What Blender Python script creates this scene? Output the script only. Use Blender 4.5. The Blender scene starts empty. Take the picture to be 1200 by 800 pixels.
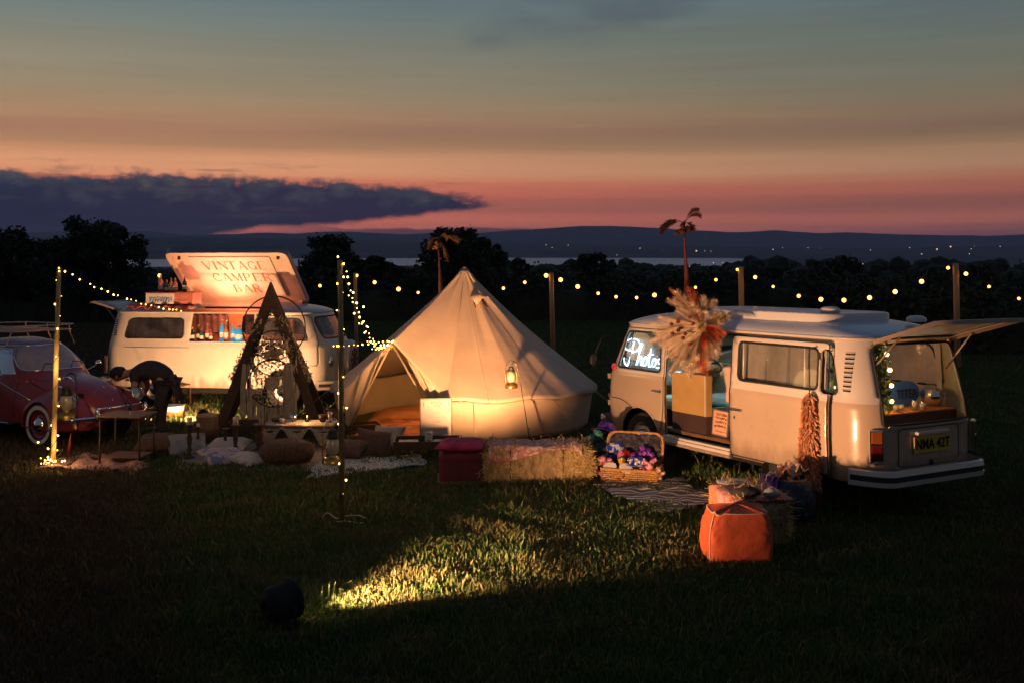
import bpy, bmesh, math, random
import numpy as np
from mathutils import Vector, Matrix, Euler
from mathutils.noise import noise as _pn
R = math.radians
rnd = random.Random(7)
scene = bpy.context.scene
COL = scene.collection

# ------------------------------------------------------------------ frame of the place
H_EYE, F, CX, HY = 2.8, 1200.0, 600.0, 283.0
SL = 0.03                                   # the field falls away gently

def gz(y):                                  # near field height
    return -SL * (y - 10.0)

def at(px, Y, py=None, h=None):
    """world point at depth Y on column px; height from row py, or h metres over the ground"""
    X = (px - CX) / F * Y
    if py is not None:
        return Vector((X, Y, H_EYE - (py - HY) / F * Y))
    return Vector((X, Y, gz(Y) + (h or 0.0)))

# ------------------------------------------------------------------ node helper
class E:
    nt = None
    def __init__(s, sock): s.s = sock
    @staticmethod
    def m(op, a, b=None, c=None, clamp=False):
        n = E.nt.nodes.new('ShaderNodeMath'); n.operation = op; n.use_clamp = clamp
        for i, x in enumerate((a, b, c)):
            if x is None: continue
            if isinstance(x, E): E.nt.links.new(x.s, n.inputs[i])
            else: n.inputs[i].default_value = float(x)
        return E(n.outputs[0])
    def __add__(s, o): return E.m('ADD', s, o)
    def __radd__(s, o): return E.m('ADD', o, s)
    def __sub__(s, o): return E.m('SUBTRACT', s, o)
    def __rsub__(s, o): return E.m('SUBTRACT', o, s)
    def __mul__(s, o): return E.m('MULTIPLY', s, o)
    def __rmul__(s, o): return E.m('MULTIPLY', o, s)
    def __truediv__(s, o): return E.m('DIVIDE', s, o)
    def ss(s, lo, hi):
        n = E.nt.nodes.new('ShaderNodeMapRange'); n.interpolation_type = 'SMOOTHSTEP'
        E.nt.links.new(s.s, n.inputs[0])
        for i, x in ((1, lo), (2, hi)):
            n.inputs[i].default_value = x
        return E(n.outputs[0])

def lin(c):
    out = []
    for x in c[:3]:
        x = x / 255.0
        out.append(x / 12.92 if x <= 0.04045 else ((x + 0.055) / 1.055) ** 2.4)
    return tuple(out) + (1.0,)

def mix(nt, fac, a, b, mode='MIX'):
    n = nt.nodes.new('ShaderNodeMix'); n.data_type = 'RGBA'; n.blend_type = mode
    for i, x in ((0, fac), (6, a), (7, b)):
        if isinstance(x, E): nt.links.new(x.s, n.inputs[i])
        elif hasattr(x, 'is_linked'): nt.links.new(x, n.inputs[i])
        else: n.inputs[i].default_value = x
    return n.outputs[2]

_M = {}
def mat(name, col, rough=0.6, metal=0.0, var=0.18, scale=6.0, bump=0.0, bscale=60.0, emit=None, es=1.0,
        coat=0.0, col2=None, c2lo=0.55, c2hi=0.7, transl=0.0, stretch=None, alpha=None, spec=0.5, vscale=None):
    if name in _M: return _M[name]
    m = bpy.data.materials.new(name); m.use_nodes = True
    nt = m.node_tree; b = nt.nodes['Principled BSDF']
    col = tuple(col[:3]) + (1.0,)
    b.inputs['Roughness'].default_value = rough
    b.inputs['Metallic'].default_value = metal
    b.inputs['Specular IOR Level'].default_value = spec
    if coat: b.inputs['Coat Weight'].default_value = coat; b.inputs['Coat Roughness'].default_value = 0.12
    tc = nt.nodes.new('ShaderNodeTexCoord')
    vec = tc.outputs['Object']
    if stretch:
        mp = nt.nodes.new('ShaderNodeMapping'); mp.inputs['Scale'].default_value = stretch
        nt.links.new(vec, mp.inputs[0]); vec = mp.outputs[0]
    nz = nt.nodes.new('ShaderNodeTexNoise'); nz.inputs['Scale'].default_value = scale; nz.inputs['Detail'].default_value = 5
    nt.links.new(vec, nz.inputs['Vector'])
    if var or col2:
        lo = tuple(max(0, x * (1 - var)) for x in col[:3]) + (1,)
        hi = tuple(min(1, x * (1 + var)) for x in col[:3]) + (1,)
        r = nt.nodes.new('ShaderNodeMapRange'); r.inputs[1].default_value = 0.3; r.inputs[2].default_value = 0.7
        nt.links.new(nz.outputs[0], r.inputs[0])
        c = mix(nt, E(r.outputs[0]), lo, hi)
        if col2:
            n2 = nt.nodes.new('ShaderNodeTexNoise'); n2.inputs['Scale'].default_value = (vscale or scale * 0.6); n2.inputs['Detail'].default_value = 3
            nt.links.new(vec, n2.inputs['Vector'])
            E.nt = nt
            c = mix(nt, E(n2.outputs[0]).ss(c2lo, c2hi), c, tuple(col2[:3]) + (1,))
        nt.links.new(c, b.inputs['Base Color'])
        rr = nt.nodes.new('ShaderNodeMapRange'); rr.inputs[3].default_value = max(0, rough - 0.08); rr.inputs[4].default_value = min(1, rough + 0.08)
        nt.links.new(nz.outputs[0], rr.inputs[0]); nt.links.new(rr.outputs[0], b.inputs['Roughness'])
    else:
        b.inputs['Base Color'].default_value = col
    if bump:
        nb = nt.nodes.new('ShaderNodeTexNoise'); nb.inputs['Scale'].default_value = bscale; nb.inputs['Detail'].default_value = 4
        nt.links.new(vec, nb.inputs['Vector'])
        bp = nt.nodes.new('ShaderNodeBump'); bp.inputs['Strength'].default_value = bump; bp.inputs['Distance'].default_value = 0.02
        nt.links.new(nb.outputs[0], bp.inputs['Height']); nt.links.new(bp.outputs[0], b.inputs['Normal'])
    if emit:
        b.inputs['Emission Color'].default_value = tuple(emit[:3]) + (1,); b.inputs['Emission Strength'].default_value = es
    out = nt.nodes['Material Output']
    if transl:
        t = nt.nodes.new('ShaderNodeBsdfTranslucent'); t.inputs[0].default_value = col
        x = nt.nodes.new('ShaderNodeMixShader'); x.inputs[0].default_value = transl
        nt.links.new(b.outputs[0], x.inputs[1]); nt.links.new(t.outputs[0], x.inputs[2]); nt.links.new(x.outputs[0], out.inputs[0])
    if alpha is not None:
        t = nt.nodes.new('ShaderNodeBsdfTransparent')
        x = nt.nodes.new('ShaderNodeMixShader'); x.inputs[0].default_value = alpha
        nt.links.new(t.outputs[0], x.inputs[1]); nt.links.new(b.outputs[0], x.inputs[2]); nt.links.new(x.outputs[0], out.inputs[0])
    _M[name] = m
    return m

def glass(name, tint=(0.8, 0.85, 0.85), clear=0.75, rough=0.03):
    if name in _M: return _M[name]
    m = bpy.data.materials.new(name); m.use_nodes = True
    nt = m.node_tree; nt.nodes.remove(nt.nodes['Principled BSDF']); out = nt.nodes['Material Output']
    t = nt.nodes.new('ShaderNodeBsdfTransparent'); t.inputs[0].default_value = tuple(tint) + (1,)
    g = nt.nodes.new('ShaderNodeBsdfGlossy'); g.inputs['Roughness'].default_value = rough
    d = nt.nodes.new('ShaderNodeBsdfDiffuse'); d.inputs[0].default_value = (0.25, 0.25, 0.26, 1)
    fr = nt.nodes.new('ShaderNodeFresnel'); fr.inputs[0].default_value = 1.5
    nz = nt.nodes.new('ShaderNodeTexNoise'); nz.inputs['Scale'].default_value = 4
    tc = nt.nodes.new('ShaderNodeTexCoord'); nt.links.new(tc.outputs['Object'], nz.inputs[0])
    E.nt = nt
    x1 = nt.nodes.new('ShaderNodeMixShader'); nt.links.new((E(nz.outputs[0]).ss(0.2, 0.9) * (1 - clear)).s, x1.inputs[0])
    nt.links.new(t.outputs[0], x1.inputs[1]); nt.links.new(d.outputs[0], x1.inputs[2])
    x2 = nt.nodes.new('ShaderNodeMixShader'); nt.links.new(fr.outputs[0], x2.inputs[0])
    nt.links.new(x1.outputs[0], x2.inputs[1]); nt.links.new(g.outputs[0], x2.inputs[2])
    nt.links.new(x2.outputs[0], out.inputs[0])
    _M[name] = m
    return m

# ------------------------------------------------------------------ mesh builder
class MB:
    def __init__(s): s.v = []; s.f = []; s.m = []; s.sm = []
    def add(s, vs, fs, m=0, sm=False, M=None):
        o = len(s.v)
        if M is not None: vs = [M @ Vector(v) for v in vs]
        s.v.extend([tuple(v) for v in vs])
        for f in fs:
            s.f.append(tuple(i + o for i in f)); s.m.append(m); s.sm.append(sm)
        return s
    def box(s, c, sz, m=0, rot=(0, 0, 0), M=None, taper=1.0):
        x, y, z = (q / 2 for q in sz); t = taper
        vs = [(-x, -y, -z), (x, -y, -z), (x, y, -z), (-x, y, -z), (-x * t, -y * t, z), (x * t, -y * t, z), (x * t, y * t, z), (-x * t, y * t, z)]
        T = Matrix.Translation(c) @ Euler(rot).to_matrix().to_4x4()
        if M is not None: T = M @ T
        return s.add(vs, [(0, 3, 2, 1), (4, 5, 6, 7), (0, 1, 5, 4), (1, 2, 6, 5), (2, 3, 7, 6), (3, 0, 4, 7)], m, False, T)
    def tube(s, pts, r, n=8, m=0, closed=False, caps=True, M=None, flat=1.0):
        pts = [Vector(p) for p in pts]; N = len(pts)
        rs = r if isinstance(r, (list, tuple)) else [r] * N
        vs = []; up = Vector((0, 0, 1)); a = None
        for i, p in enumerate(pts):
            if closed: d = pts[(i + 1) % N] - pts[i - 1]
            else: d = pts[min(i + 1, N - 1)] - pts[max(i - 1, 0)]
            if d.length < 1e-9: d = Vector((0, 0, 1))
            d.normalize()
            if a is None:
                a = d.cross(up)
                if a.length < 0.05: a = d.cross(Vector((0, 1, 0)))
            a = (a - d * a.dot(d))
            if a.length < 1e-6: a = d.orthogonal()
            a.normalize(); b = d.cross(a)
            for k in range(n):
                t = 2 * math.pi * k / n
                vs.append(p + (a * math.cos(t) + b * math.sin(t) * flat) * rs[i])
        fs = []
        for i in range(N if closed else N - 1):
            j = (i + 1) % N
            for k in range(n):
                l = (k + 1) % n
                fs.append((i * n + k, i * n + l, j * n + l, j * n + k))
        s.add(vs, fs, m, True, M)
        if caps and not closed:
            s.add(vs[:n], [tuple(range(n))[::-1]], m, False, M); s.add(vs[-n:], [tuple(range(n))], m, False, M)
        return s
    def lathe(s, prof, n=20, c=(0, 0, 0), m=0, M=None, sm=True, a0=0, a1=2 * math.pi):
        full = abs(a1 - a0 - 2 * math.pi) < 1e-6
        k1 = n if full else n + 1
        vs = []
        for (r, z) in prof:
            for k in range(k1):
                t = a0 + (a1 - a0) * k / n
                vs.append((c[0] + r * math.cos(t), c[1] + r * math.sin(t), c[2] + z))
        fs = []
        for i in range(len(prof) - 1):
            for k in range(n):
                l = (k + 1) % k1
                fs.append((i * k1 + k, i * k1 + l, (i + 1) * k1 + l, (i + 1) * k1 + k))
        return s.add(vs, fs, m, sm, M)
    def ball(s, c, r, n=12, m=0, sc=(1, 1, 1), M=None, nz=0.0, seed=0):
        vs = []; fs = []; h = max(4, n // 2 + 1)
        for i in range(h + 1):
            a = math.pi * i / h
            for k in range(n):
                t = 2 * math.pi * k / n
                d = Vector((math.sin(a) * math.cos(t), math.sin(a) * math.sin(t), math.cos(a)))
                q = r * (1 + (nz * _pn(d * 2.3 + Vector((seed, seed * 1.7, 0))) if nz else 0))
                vs.append((c[0] + d.x * q * sc[0], c[1] + d.y * q * sc[1], c[2] + d.z * q * sc[2]))
        for i in range(h):
            for k in range(n):
                l = (k + 1) % n
                fs.append((i * n + k, (i + 1) * n + k, (i + 1) * n + l, i * n + l))
        return s.add(vs, fs, m, True, M)
    def grid(s, fn, nu, nv, m=0, sm=True, M=None, closed=False):
        vs = [fn(i / nu, j / nv) for j in range(nv + 1) for i in range(nu + (0 if closed else 1))]
        w = nu if closed else nu + 1
        fs = [(j * w + i, j * w + (i + 1) % w, (j + 1) * w + (i + 1) % w, (j + 1) * w + i) for j in range(nv) for i in range(nu)]
        return s.add(vs, fs, m, sm, M)
    def prism(s, poly, z0, z1, m=0, M=None):
        n = len(poly)
        vs = [(p[0], p[1], z0) for p in poly] + [(p[0], p[1], z1) for p in poly]
        fs = [tuple(range(n))[::-1], tuple(range(n, 2 * n))] + [(i, (i + 1) % n, (i + 1) % n + n, i + n) for i in range(n)]
        return s.add(vs, fs, m, False, M)
    def build(s, name, mats, parent=None, bevel=0, solid=None, sub=0, loc=None, rot=None, solid_off=-1, moff=0, fix=True):
        me = bpy.data.meshes.new(name)
        me.from_pydata(s.v, [], s.f)
        if not isinstance(mats, (list, tuple)): mats = [mats]
        for q in mats: me.materials.append(q)
        me.polygons.foreach_set('material_index', s.m)
        me.polygons.foreach_set('use_smooth', s.sm)
        if fix and len(s.f) < 20000:
            bm = bmesh.new(); bm.from_mesh(me)
            bmesh.ops.remove_doubles(bm, verts=bm.verts, dist=1e-5)
            bmesh.ops.recalc_face_normals(bm, faces=bm.faces)
            bm.to_mesh(me); bm.free()
        me.update()
        o = bpy.data.objects.new(name, me); COL.objects.link(o)
        if parent is not None: o.parent = parent
        if loc is not None: o.location = loc
        if rot is not None: o.rotation_euler = rot
        if solid:
            q = o.modifiers.new('thick', 'SOLIDIFY'); q.thickness = solid; q.offset = solid_off; q.material_offset = moff
        if bevel:
            q = o.modifiers.new('edge', 'BEVEL'); q.width = bevel; q.segments = 2; q.limit_method = 'ANGLE'; q.angle_limit = R(40)
        if sub:
            q = o.modifiers.new('sub', 'SUBSURF'); q.levels = sub; q.render_levels = sub
        return o

def tag(o, label=None, cat=None, group=None, kind=None):
    if label: o['label'] = label
    if cat: o['category'] = cat
    if group: o['group'] = group
    if kind: o['kind'] = kind
    return o

def thing(name, label, cat, loc=(0, 0, 0), yaw=0.0, group=None, tilt=False):
    o = bpy.data.objects.new(name, None); COL.objects.link(o)
    o.empty_display_size = 0.1
    o.location = loc
    Mx = Matrix.Rotation(yaw, 3, 'Z')
    if tilt: Mx = Matrix.Rotation(-math.atan(SL), 3, 'X') @ Mx
    o.rotation_euler = Mx.to_euler()
    return tag(o, label, cat, group)

def kids(o): return [c for c in bpy.data.objects if c.parent == o]
def copy_tree(o, parent=None):
    c = o.copy(); COL.objects.link(c)
    if parent is not None: c.parent = parent
    for ch in kids(o): copy_tree(ch, c)
    return c

def text_mb(mb, body, size, M, m=0, depth=0.002, bold=0.0, sx=1.0):
    cu = bpy.data.curves.new('lettering', 'FONT'); cu.body = body; cu.size = size; cu.extrude = depth; cu.offset = bold
    cu.align_x = 'CENTER'; cu.align_y = 'CENTER'; cu.resolution_u = 3
    o = bpy.data.objects.new('lettering', cu); COL.objects.link(o)
    dg = bpy.context.evaluated_depsgraph_get(); dg.update()
    me = o.evaluated_get(dg).to_mesh()
    vs = [Vector((v.co.x * sx, v.co.y, v.co.z)) for v in me.vertices]; fs = [tuple(p.vertices) for p in me.polygons]
    mb.add(vs, fs, m, False, M)
    o.evaluated_get(dg).to_mesh_clear()
    bpy.data.objects.remove(o); bpy.data.curves.remove(cu)

# ------------------------------------------------------------------ cut shells
def rpoly(pts, r, n=5):
    out = []; N = len(pts)
    rr = r if isinstance(r, (list, tuple)) else [r] * N
    for i in range(N):
        p = Vector(pts[i]); a = Vector(pts[i - 1]) - p; b = Vector(pts[(i + 1) % N]) - p
        q = min(rr[i], a.length * 0.45, b.length * 0.45)
        if q < 1e-4: out.append(tuple(p)); continue
        s = p + a.normalized() * q; e = p + b.normalized() * q
        for k in range(n + 1):
            t = k / n
            v = s * (1 - t) ** 2 + p * 2 * t * (1 - t) + e * t * t
            out.append((v.x, v.y))
    return out
def rect(a0, b0, a1, b1): return [(a0, b0), (a1, b0), (a1, b1), (a0, b1)]
def circ(a, b, r, n=28, a0=0, a1=2 * math.pi): return [(a + r * math.cos(a0 + (a1 - a0) * k / n), b + r * math.sin(a0 + (a1 - a0) * k / n)) for k in range(n)]

def _densify(poly, d=0.02):
    out = []
    for i in range(len(poly)):
        a = Vector(poly[i]); b = Vector(poly[(i + 1) % len(poly)])
        k = max(1, int((b - a).length / d))
        out += [tuple(a.lerp(b, t / k)) for t in range(k)]
    return out

def _inside(A, B, poly):
    ins = np.zeros(A.shape, bool); n = len(poly)
    for i in range(n):
        x0, y0 = poly[i]; x1, y1 = poly[(i + 1) % n]
        c = ((y0 > B) != (y1 > B))
        with np.errstate(divide='ignore', invalid='ignore'):
            xx = (x1 - x0) * (B - y0) / ((y1 - y0) if abs(y1 - y0) > 1e-12 else 1e-12) + x0
        ins ^= (c & (A < xx))
    return ins

AX = {'xz': (0, 2), 'yz': (1, 2), 'xy': (0, 1)}
class Shell:
    """surface fn(u,v) sampled on a grid; contours cut it into named patches whose edges follow the contour"""
    def __init__(s, fn, nu, nv, cuts, closed=True):
        s.fn = fn; s.nu = nu; s.nv = nv
        W = nu if closed else nu + 1
        UV = [[(i / nu, j / nv) for i in range(W)] for j in range(nv + 1)]
        P = np.array([[fn(*UV[j][i]) for i in range(W)] for j in range(nv + 1)])
        Pn = np.roll(P, -1, axis=1) if closed else P[:, 1:]
        Pc = P if closed else P[:, :-1]
        C = (Pc[:-1] + Pn[:-1] + Pc[1:] + Pn[1:]) / 4
        lab = np.zeros(C.shape[:2], int)
        s.names = ['body'] + [c[0] for c in cuts]
        for k, (nm, ax, poly, pred) in enumerate(cuts):
            a, b = AX[ax]
            ok = _inside(C[..., a], C[..., b], poly)
            if pred: ok &= pred(C)
            lab[ok] = k + 1                    # later cuts win
        s.loops = {}
        P0 = P.copy()
        flat = P0.reshape(-1, 3)
        for k, (nm, ax, poly, pred) in enumerate(cuts):
            a, b = AX[ax]
            dp = _densify(poly)
            okv = np.ones(len(flat), bool)
            if pred: okv = pred(flat)
            idx = np.nonzero(okv)[0]
            F2 = flat[idx][:, [a, b]]
            loop = []
            for q in dp:
                if len(idx) == 0: break
                d = ((F2 - np.array(q)) ** 2).sum(1); i0 = idx[d.argmin()]
                j, i = divmod(i0, W)
                uv, p = s.solve(UV[j][i], q, a, b)
                loop.append(p)
            s.loops.setdefault(nm, []).append(loop)
        # snap
        for j in range(nv + 1):
            for i in range(W):
                ls = set()
                for dj in (-1, 0):
                    for di in (-1, 0):
                        jj = j + dj; ii = i + di
                        if jj < 0 or jj >= nv: continue
                        if closed: ii %= W
                        elif ii < 0 or ii >= nu: continue
                        ls.add(int(lab[jj, ii]))
                if len(ls) < 2: continue
                k = max(ls) - 1
                nm, ax, poly, pred = cuts[k]; a, b = AX[ax]
                v = Vector((P0[j, i][a], P0[j, i][b])); best = None
                for t in range(len(poly)):
                    p0 = Vector(poly[t]); p1 = Vector(poly[(t + 1) % len(poly)]); dd = p1 - p0
                    w = 0 if dd.length < 1e-9 else max(0, min(1, (v - p0).dot(dd) / dd.length_squared))
                    q = p0 + dd * w; e = (q - v).length
                    if best is None or e < best[0]: best = (e, q)
                if best[0] < 0.06:
                    uv, p = s.solve(UV[j][i], best[1], a, b)
                    if (Vector(p) - Vector(P0[j, i])).length < 0.09: P[j, i] = p
        s.P = P; s.lab = lab; s.W = W; s.closed = closed
    def solve(s, uv, q, a, b):
        u, v = uv; e = 1e-4
        for _ in range(4):
            p = s.fn(u, v); fx = q[0] - p[a]; fy = q[1] - p[b]
            if abs(fx) + abs(fy) < 1e-5: break
            pu = s.fn(u + e, v); pv = s.fn(u, v + e if v < 1 - e else v - e); sg = 1 if v < 1 - e else -1
            j11 = (pu[a] - p[a]) / e; j21 = (pu[b] - p[b]) / e
            j12 = sg * (pv[a] - p[a]) / e; j22 = sg * (pv[b] - p[b]) / e
            D = j11 * j22 - j12 * j21
            if abs(D) < 1e-6: break
            du = (fx * j22 - fy * j12) / D; dv = (fy * j11 - fx * j21) / D
            du = max(-0.03, min(0.03, du)); dv = max(-0.1, min(0.1, dv))
            u += du; v = max(0, min(1, v + dv))
        return (u, v), tuple(s.fn(u, v))
    def patch(s, name, off=0.0, mfn=None):
        ks = [k for k, n in enumerate(s.names) if n == name]
        mb = MB(); mp = {}
        for j in range(s.nv):
            for i in range(s.nu):
                if s.lab[j, i] not in ks: continue
                i2 = (i + 1) % s.W
                f = []
                for (jj, ii) in ((j, i), (j + 1, i), (j + 1, i2), (j, i2)):
                    if (jj, ii) not in mp:
                        mp[(jj, ii)] = len(mb.v); mb.v.append(tuple(s.P[jj, ii]))
                    f.append(mp[(jj, ii)])
                mb.f.append(tuple(f)); mb.sm.append(True)
                c = (s.P[j, i] + s.P[j + 1, i2]) / 2
                mb.m.append(mfn(c) if mfn else 0)
        if off:
            nn = [Vector((0, 0, 0)) for _ in mb.v]
            for f in mb.f:
                a, b, c, d = (Vector(mb.v[i]) for i in f)
                n = (c - a).cross(d - b)
                for i in f: nn[i] += n
            mb.v = [tuple(Vector(v) + n.normalized() * off) if n.length > 1e-12 else v for v, n in zip(mb.v, nn)]
        return mb
# ------------------------------------------------------------------ sky
w = bpy.data.worlds.new('World'); scene.world = w; w.use_nodes = True
nt = w.node_tree; nt.nodes.clear(); E.nt = nt
tc = nt.nodes.new('ShaderNodeTexCoord')
sp = nt.nodes.new('ShaderNodeSeparateXYZ'); nt.links.new(tc.outputs['Generated'], sp.inputs[0])
dx, dy, dz = (E(sp.outputs[i]) for i in range(3))
hor = E.m('SQRT', dx * dx + dy * dy)
el = dz / E.m('MAXIMUM', hor, 0.02)
az = E.m('ARCTAN2', dx, dy)                         # 0 straight ahead, + to the right
ramp = nt.nodes.new('ShaderNodeValToRGB')
rows = [(283, (128, 66, 72)), (272, (172, 90, 80)), (263, (218, 110, 84)), (255, (206, 104, 82)), (247, (174, 92, 76)), (238, (178, 94, 77)), (228, (200, 100, 80)), (215, (207, 114, 84)), (203, (210, 136, 100)), (190, (206, 140, 103)),
        (180, (188, 127, 93)), (170, (160, 114, 85)), (155, (152, 106, 84)), (142, (160, 118, 90)), (125, (150, 120, 94)), (105, (139, 121, 99)), (75, (129, 119, 103)), (45, (114, 115, 106)), (15, (100, 111, 111)), (-20, (88, 105, 114)), (-120, (76, 92, 108))]
stops = [((283 - y) / 1200.0, c) for y, c in rows] + [(0.6, (66, 82, 104)), (1.0, (60, 76, 104))]
cr = ramp.color_ramp
while len(cr.elements) < len(stops): cr.elements.new(0.5)
for e_, (p, c) in zip(cr.elements, stops): e_.position = p; e_.color = lin(c)
# horizontal streaks
def nvec(sx, sz, off=0.0):
    c = nt.nodes.new('ShaderNodeCombineXYZ')
    nt.links.new((az * sx + off).s, c.inputs[0]); nt.links.new((el * sz).s, c.inputs[1])
    return c.outputs[0]
def nz(vec, scale, det=5, rough=0.55):
    n = nt.nodes.new('ShaderNodeTexNoise'); n.inputs['Scale'].default_value = scale; n.inputs['Detail'].default_value = det
    n.inputs['Roughness'].default_value = rough
    nt.links.new(vec, n.inputs['Vector']); return E(n.outputs[0])
streak = nz(nvec(1.6, 70.0, 3.0), 1.0, 6)
streak2 = nz(nvec(5.0, 160.0, 9.0), 1.0, 4)
el2 = el + (streak - 0.5) * 0.022 + (az * -0.004)
nt.links.new(el2.s, ramp.inputs[0])
base = ramp.outputs[0]
# warmer and brighter towards the left, muted to the right
side = az.ss(-0.55, 0.55)
lowf = E.m('SUBTRACT', 1.0, el.ss(0.16, 0.30))
gain = 1.0 + lowf * (0.10 - side * 0.56)
g3 = nt.nodes.new('ShaderNodeCombineXYZ')
nt.links.new(gain.s, g3.inputs[0])
nt.links.new((1.0 + lowf * (0.16 - side * 0.45)).s, g3.inputs[1])
nt.links.new((1.0 + lowf * (0.12 - side * 0.34)).s, g3.inputs[2])
base = mix(nt, 1.0, base, g3.outputs[0], 'MULTIPLY')
smoke = nz(nvec(3.2, 17.0, 41.0), 1.0, 7, 0.6)
st = 0.72 + (streak * 0.5 + streak2 * 0.5) * 0.36 + smoke * 0.20
g4 = nt.nodes.new('ShaderNodeCombineXYZ')
for i in range(3): nt.links.new(st.s, g4.inputs[i])
base = mix(nt, 1.0, base, g4.outputs[0], 'MULTIPLY')
dens = 8.5e-5
path = E.m('MINIMUM', 210.0 / E.m('MAXIMUM', el, 0.008), 16500.0) if False else E.m('MINIMUM', E.m('DIVIDE', 210.0, E.m('MAXIMUM', el, 0.008)), 16500.0)
cmp_ = E.m('EXPONENT', path * (dens * 0.85))
g5 = nt.nodes.new('ShaderNodeCombineXYZ')
for i in range(3): nt.links.new(cmp_.s, g5.inputs[i])
base = mix(nt, 1.0, base, g5.outputs[0], 'MULTIPLY')
# upper faint cloud
def fcurve(x, pts, lo=-0.6, hi=0.6):
    t = (x - lo) / (hi - lo)
    n = nt.nodes.new('ShaderNodeFloatCurve'); nt.links.new(t.s, n.inputs['Value'])
    c = n.mapping.curves[0]
    while len(c.points) < len(pts): c.points.new(0.5, 0.5)
    for p, (a, b) in zip(c.points, pts):
        p.location = ((a - lo) / (hi - lo), b); p.handle_type = 'AUTO_CLAMPED'
    n.mapping.update()
    return E(n.outputs[0])
def A(px): return math.atan((px - 600) / 1200.0)
def EL(px, py): return (283.0 - py) / 1200.0 * math.cos(A(px))
S = 5.0                                            # curve values scaled up for precision
top = fcurve(az, [(A(-200), EL(-200, 193) * S), (A(0), EL(0, 196) * S), (A(150), EL(150, 199) * S), (A(300), EL(300, 205) * S), (A(420), EL(420, 212) * S),
                  (A(500), EL(500, 221) * S), (A(585), EL(585, 236) * S), (A(620), EL(620, 262) * S)]) / S
bot = fcurve(az, [(A(-200), 0.0), (A(200), 0.0), (A(290), EL(290, 268) * S), (A(400), EL(400, 262) * S), (A(480), EL(480, 252) * S), (A(585), EL(585, 240) * S)]) / S
cn = nz(nvec(26.0, 42.0), 1.0, 8, 0.62) - 0.5
cn2 = nz(nvec(9.0, 16.0, 5.0), 1.0, 3) - 0.5
cn3 = nz(nvec(62.0, 80.0, 31.0), 1.0, 6, 0.6) - 0.5
edge = cn * 0.040 + cn2 * 0.016 + cn3 * 0.016
mask = (top + edge - el).ss(-0.0018, 0.0085) * (el - bot - cn * 0.012).ss(-0.004, 0.003) * (1 - az.ss(A(560), A(600)))
cc = nt.nodes.new('ShaderNodeValToRGB')
cc.color_ramp.elements.new(0.5)
for e_, (p, c) in zip(cc.color_ramp.elements, ((0.0, (1, 30, 66)), (0.5, (44, 58, 76)), (1.0, (96, 84, 84)))): e_.position = p; e_.color = lin(c)
nt.links.new((el * 22.0 + cn * 2.2 + cn3 * 1.4 - 0.80).s, cc.inputs[0])
base = mix(nt, mask, base, cc.outputs[0])
wz2 = nz(nvec(11.0, 95.0, 61.0), 1.0, 7, 0.62)
wsp = (wz2 - 0.5).ss(0.02, 0.16) * (top + 0.016 - el).ss(0.0, 0.012) * (el - bot + 0.012).ss(0.0, 0.01) * (1 - az.ss(A(600), A(680)))
base = mix(nt, wsp * 0.45, base, lin((70, 66, 76)))
# thin low bar
wob = nz(nvec(14.0, 30.0, 2.0), 1.0, 5) - 0.5
bar_t = 0.0135 + wob * 0.012
bar = (bar_t - el).ss(-0.001, 0.002) * az.ss(A(250), A(470)) * (1 - az.ss(A(740), A(800)))
base = mix(nt, bar * 0.85, base, lin((96, 66, 84)))
# faint dark wisp near the top
wz = nz(nvec(10.0, 26.0, 12.0), 1.0, 6) - 0.5
cxn = (az - A(690)) / 0.15; cyn = (el - EL(690, 18) - (az - A(690)) * 0.12) / 0.035
wisp = (1.0 - (cxn * cxn + cyn * cyn) + wz * 2.2).ss(0.1, 1.3)
base = mix(nt, wisp * 0.62, base, lin((72, 80, 92)))
w2 = nz(nvec(8.0, 22.0, 22.0), 1.0, 6) - 0.5
cx2 = (az - A(1120)) / 0.16; cy2 = (el - EL(1120, 12)) / 0.03
wisp2 = (1.0 - (cx2 * cx2 + cy2 * cy2) + w2 * 2.0).ss(0.2, 1.5)
base = mix(nt, wisp2 * 0.35, base, lin((76, 88, 96)))
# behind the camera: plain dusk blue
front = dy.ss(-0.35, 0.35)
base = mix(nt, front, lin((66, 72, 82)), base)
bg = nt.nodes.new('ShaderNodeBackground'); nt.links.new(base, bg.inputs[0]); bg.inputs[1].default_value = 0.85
sky = nt.nodes.new('ShaderNodeTexSky'); sky.sky_type = 'NISHITA'; sky.sun_disc = False
sky.sun_elevation = R(-1.5); sky.sun_rotation = R(-12)
bg2 = nt.nodes.new('ShaderNodeBackground'); nt.links.new(sky.outputs[0], bg2.inputs[0]); bg2.inputs[1].default_value = 0.015
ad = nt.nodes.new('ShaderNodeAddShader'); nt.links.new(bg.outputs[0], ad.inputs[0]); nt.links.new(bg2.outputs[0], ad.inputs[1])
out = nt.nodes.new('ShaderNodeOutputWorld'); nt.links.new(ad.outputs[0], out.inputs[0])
w.cycles.sampling_method = 'MANUAL'; w.cycles.sample_map_resolution = 512

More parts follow.
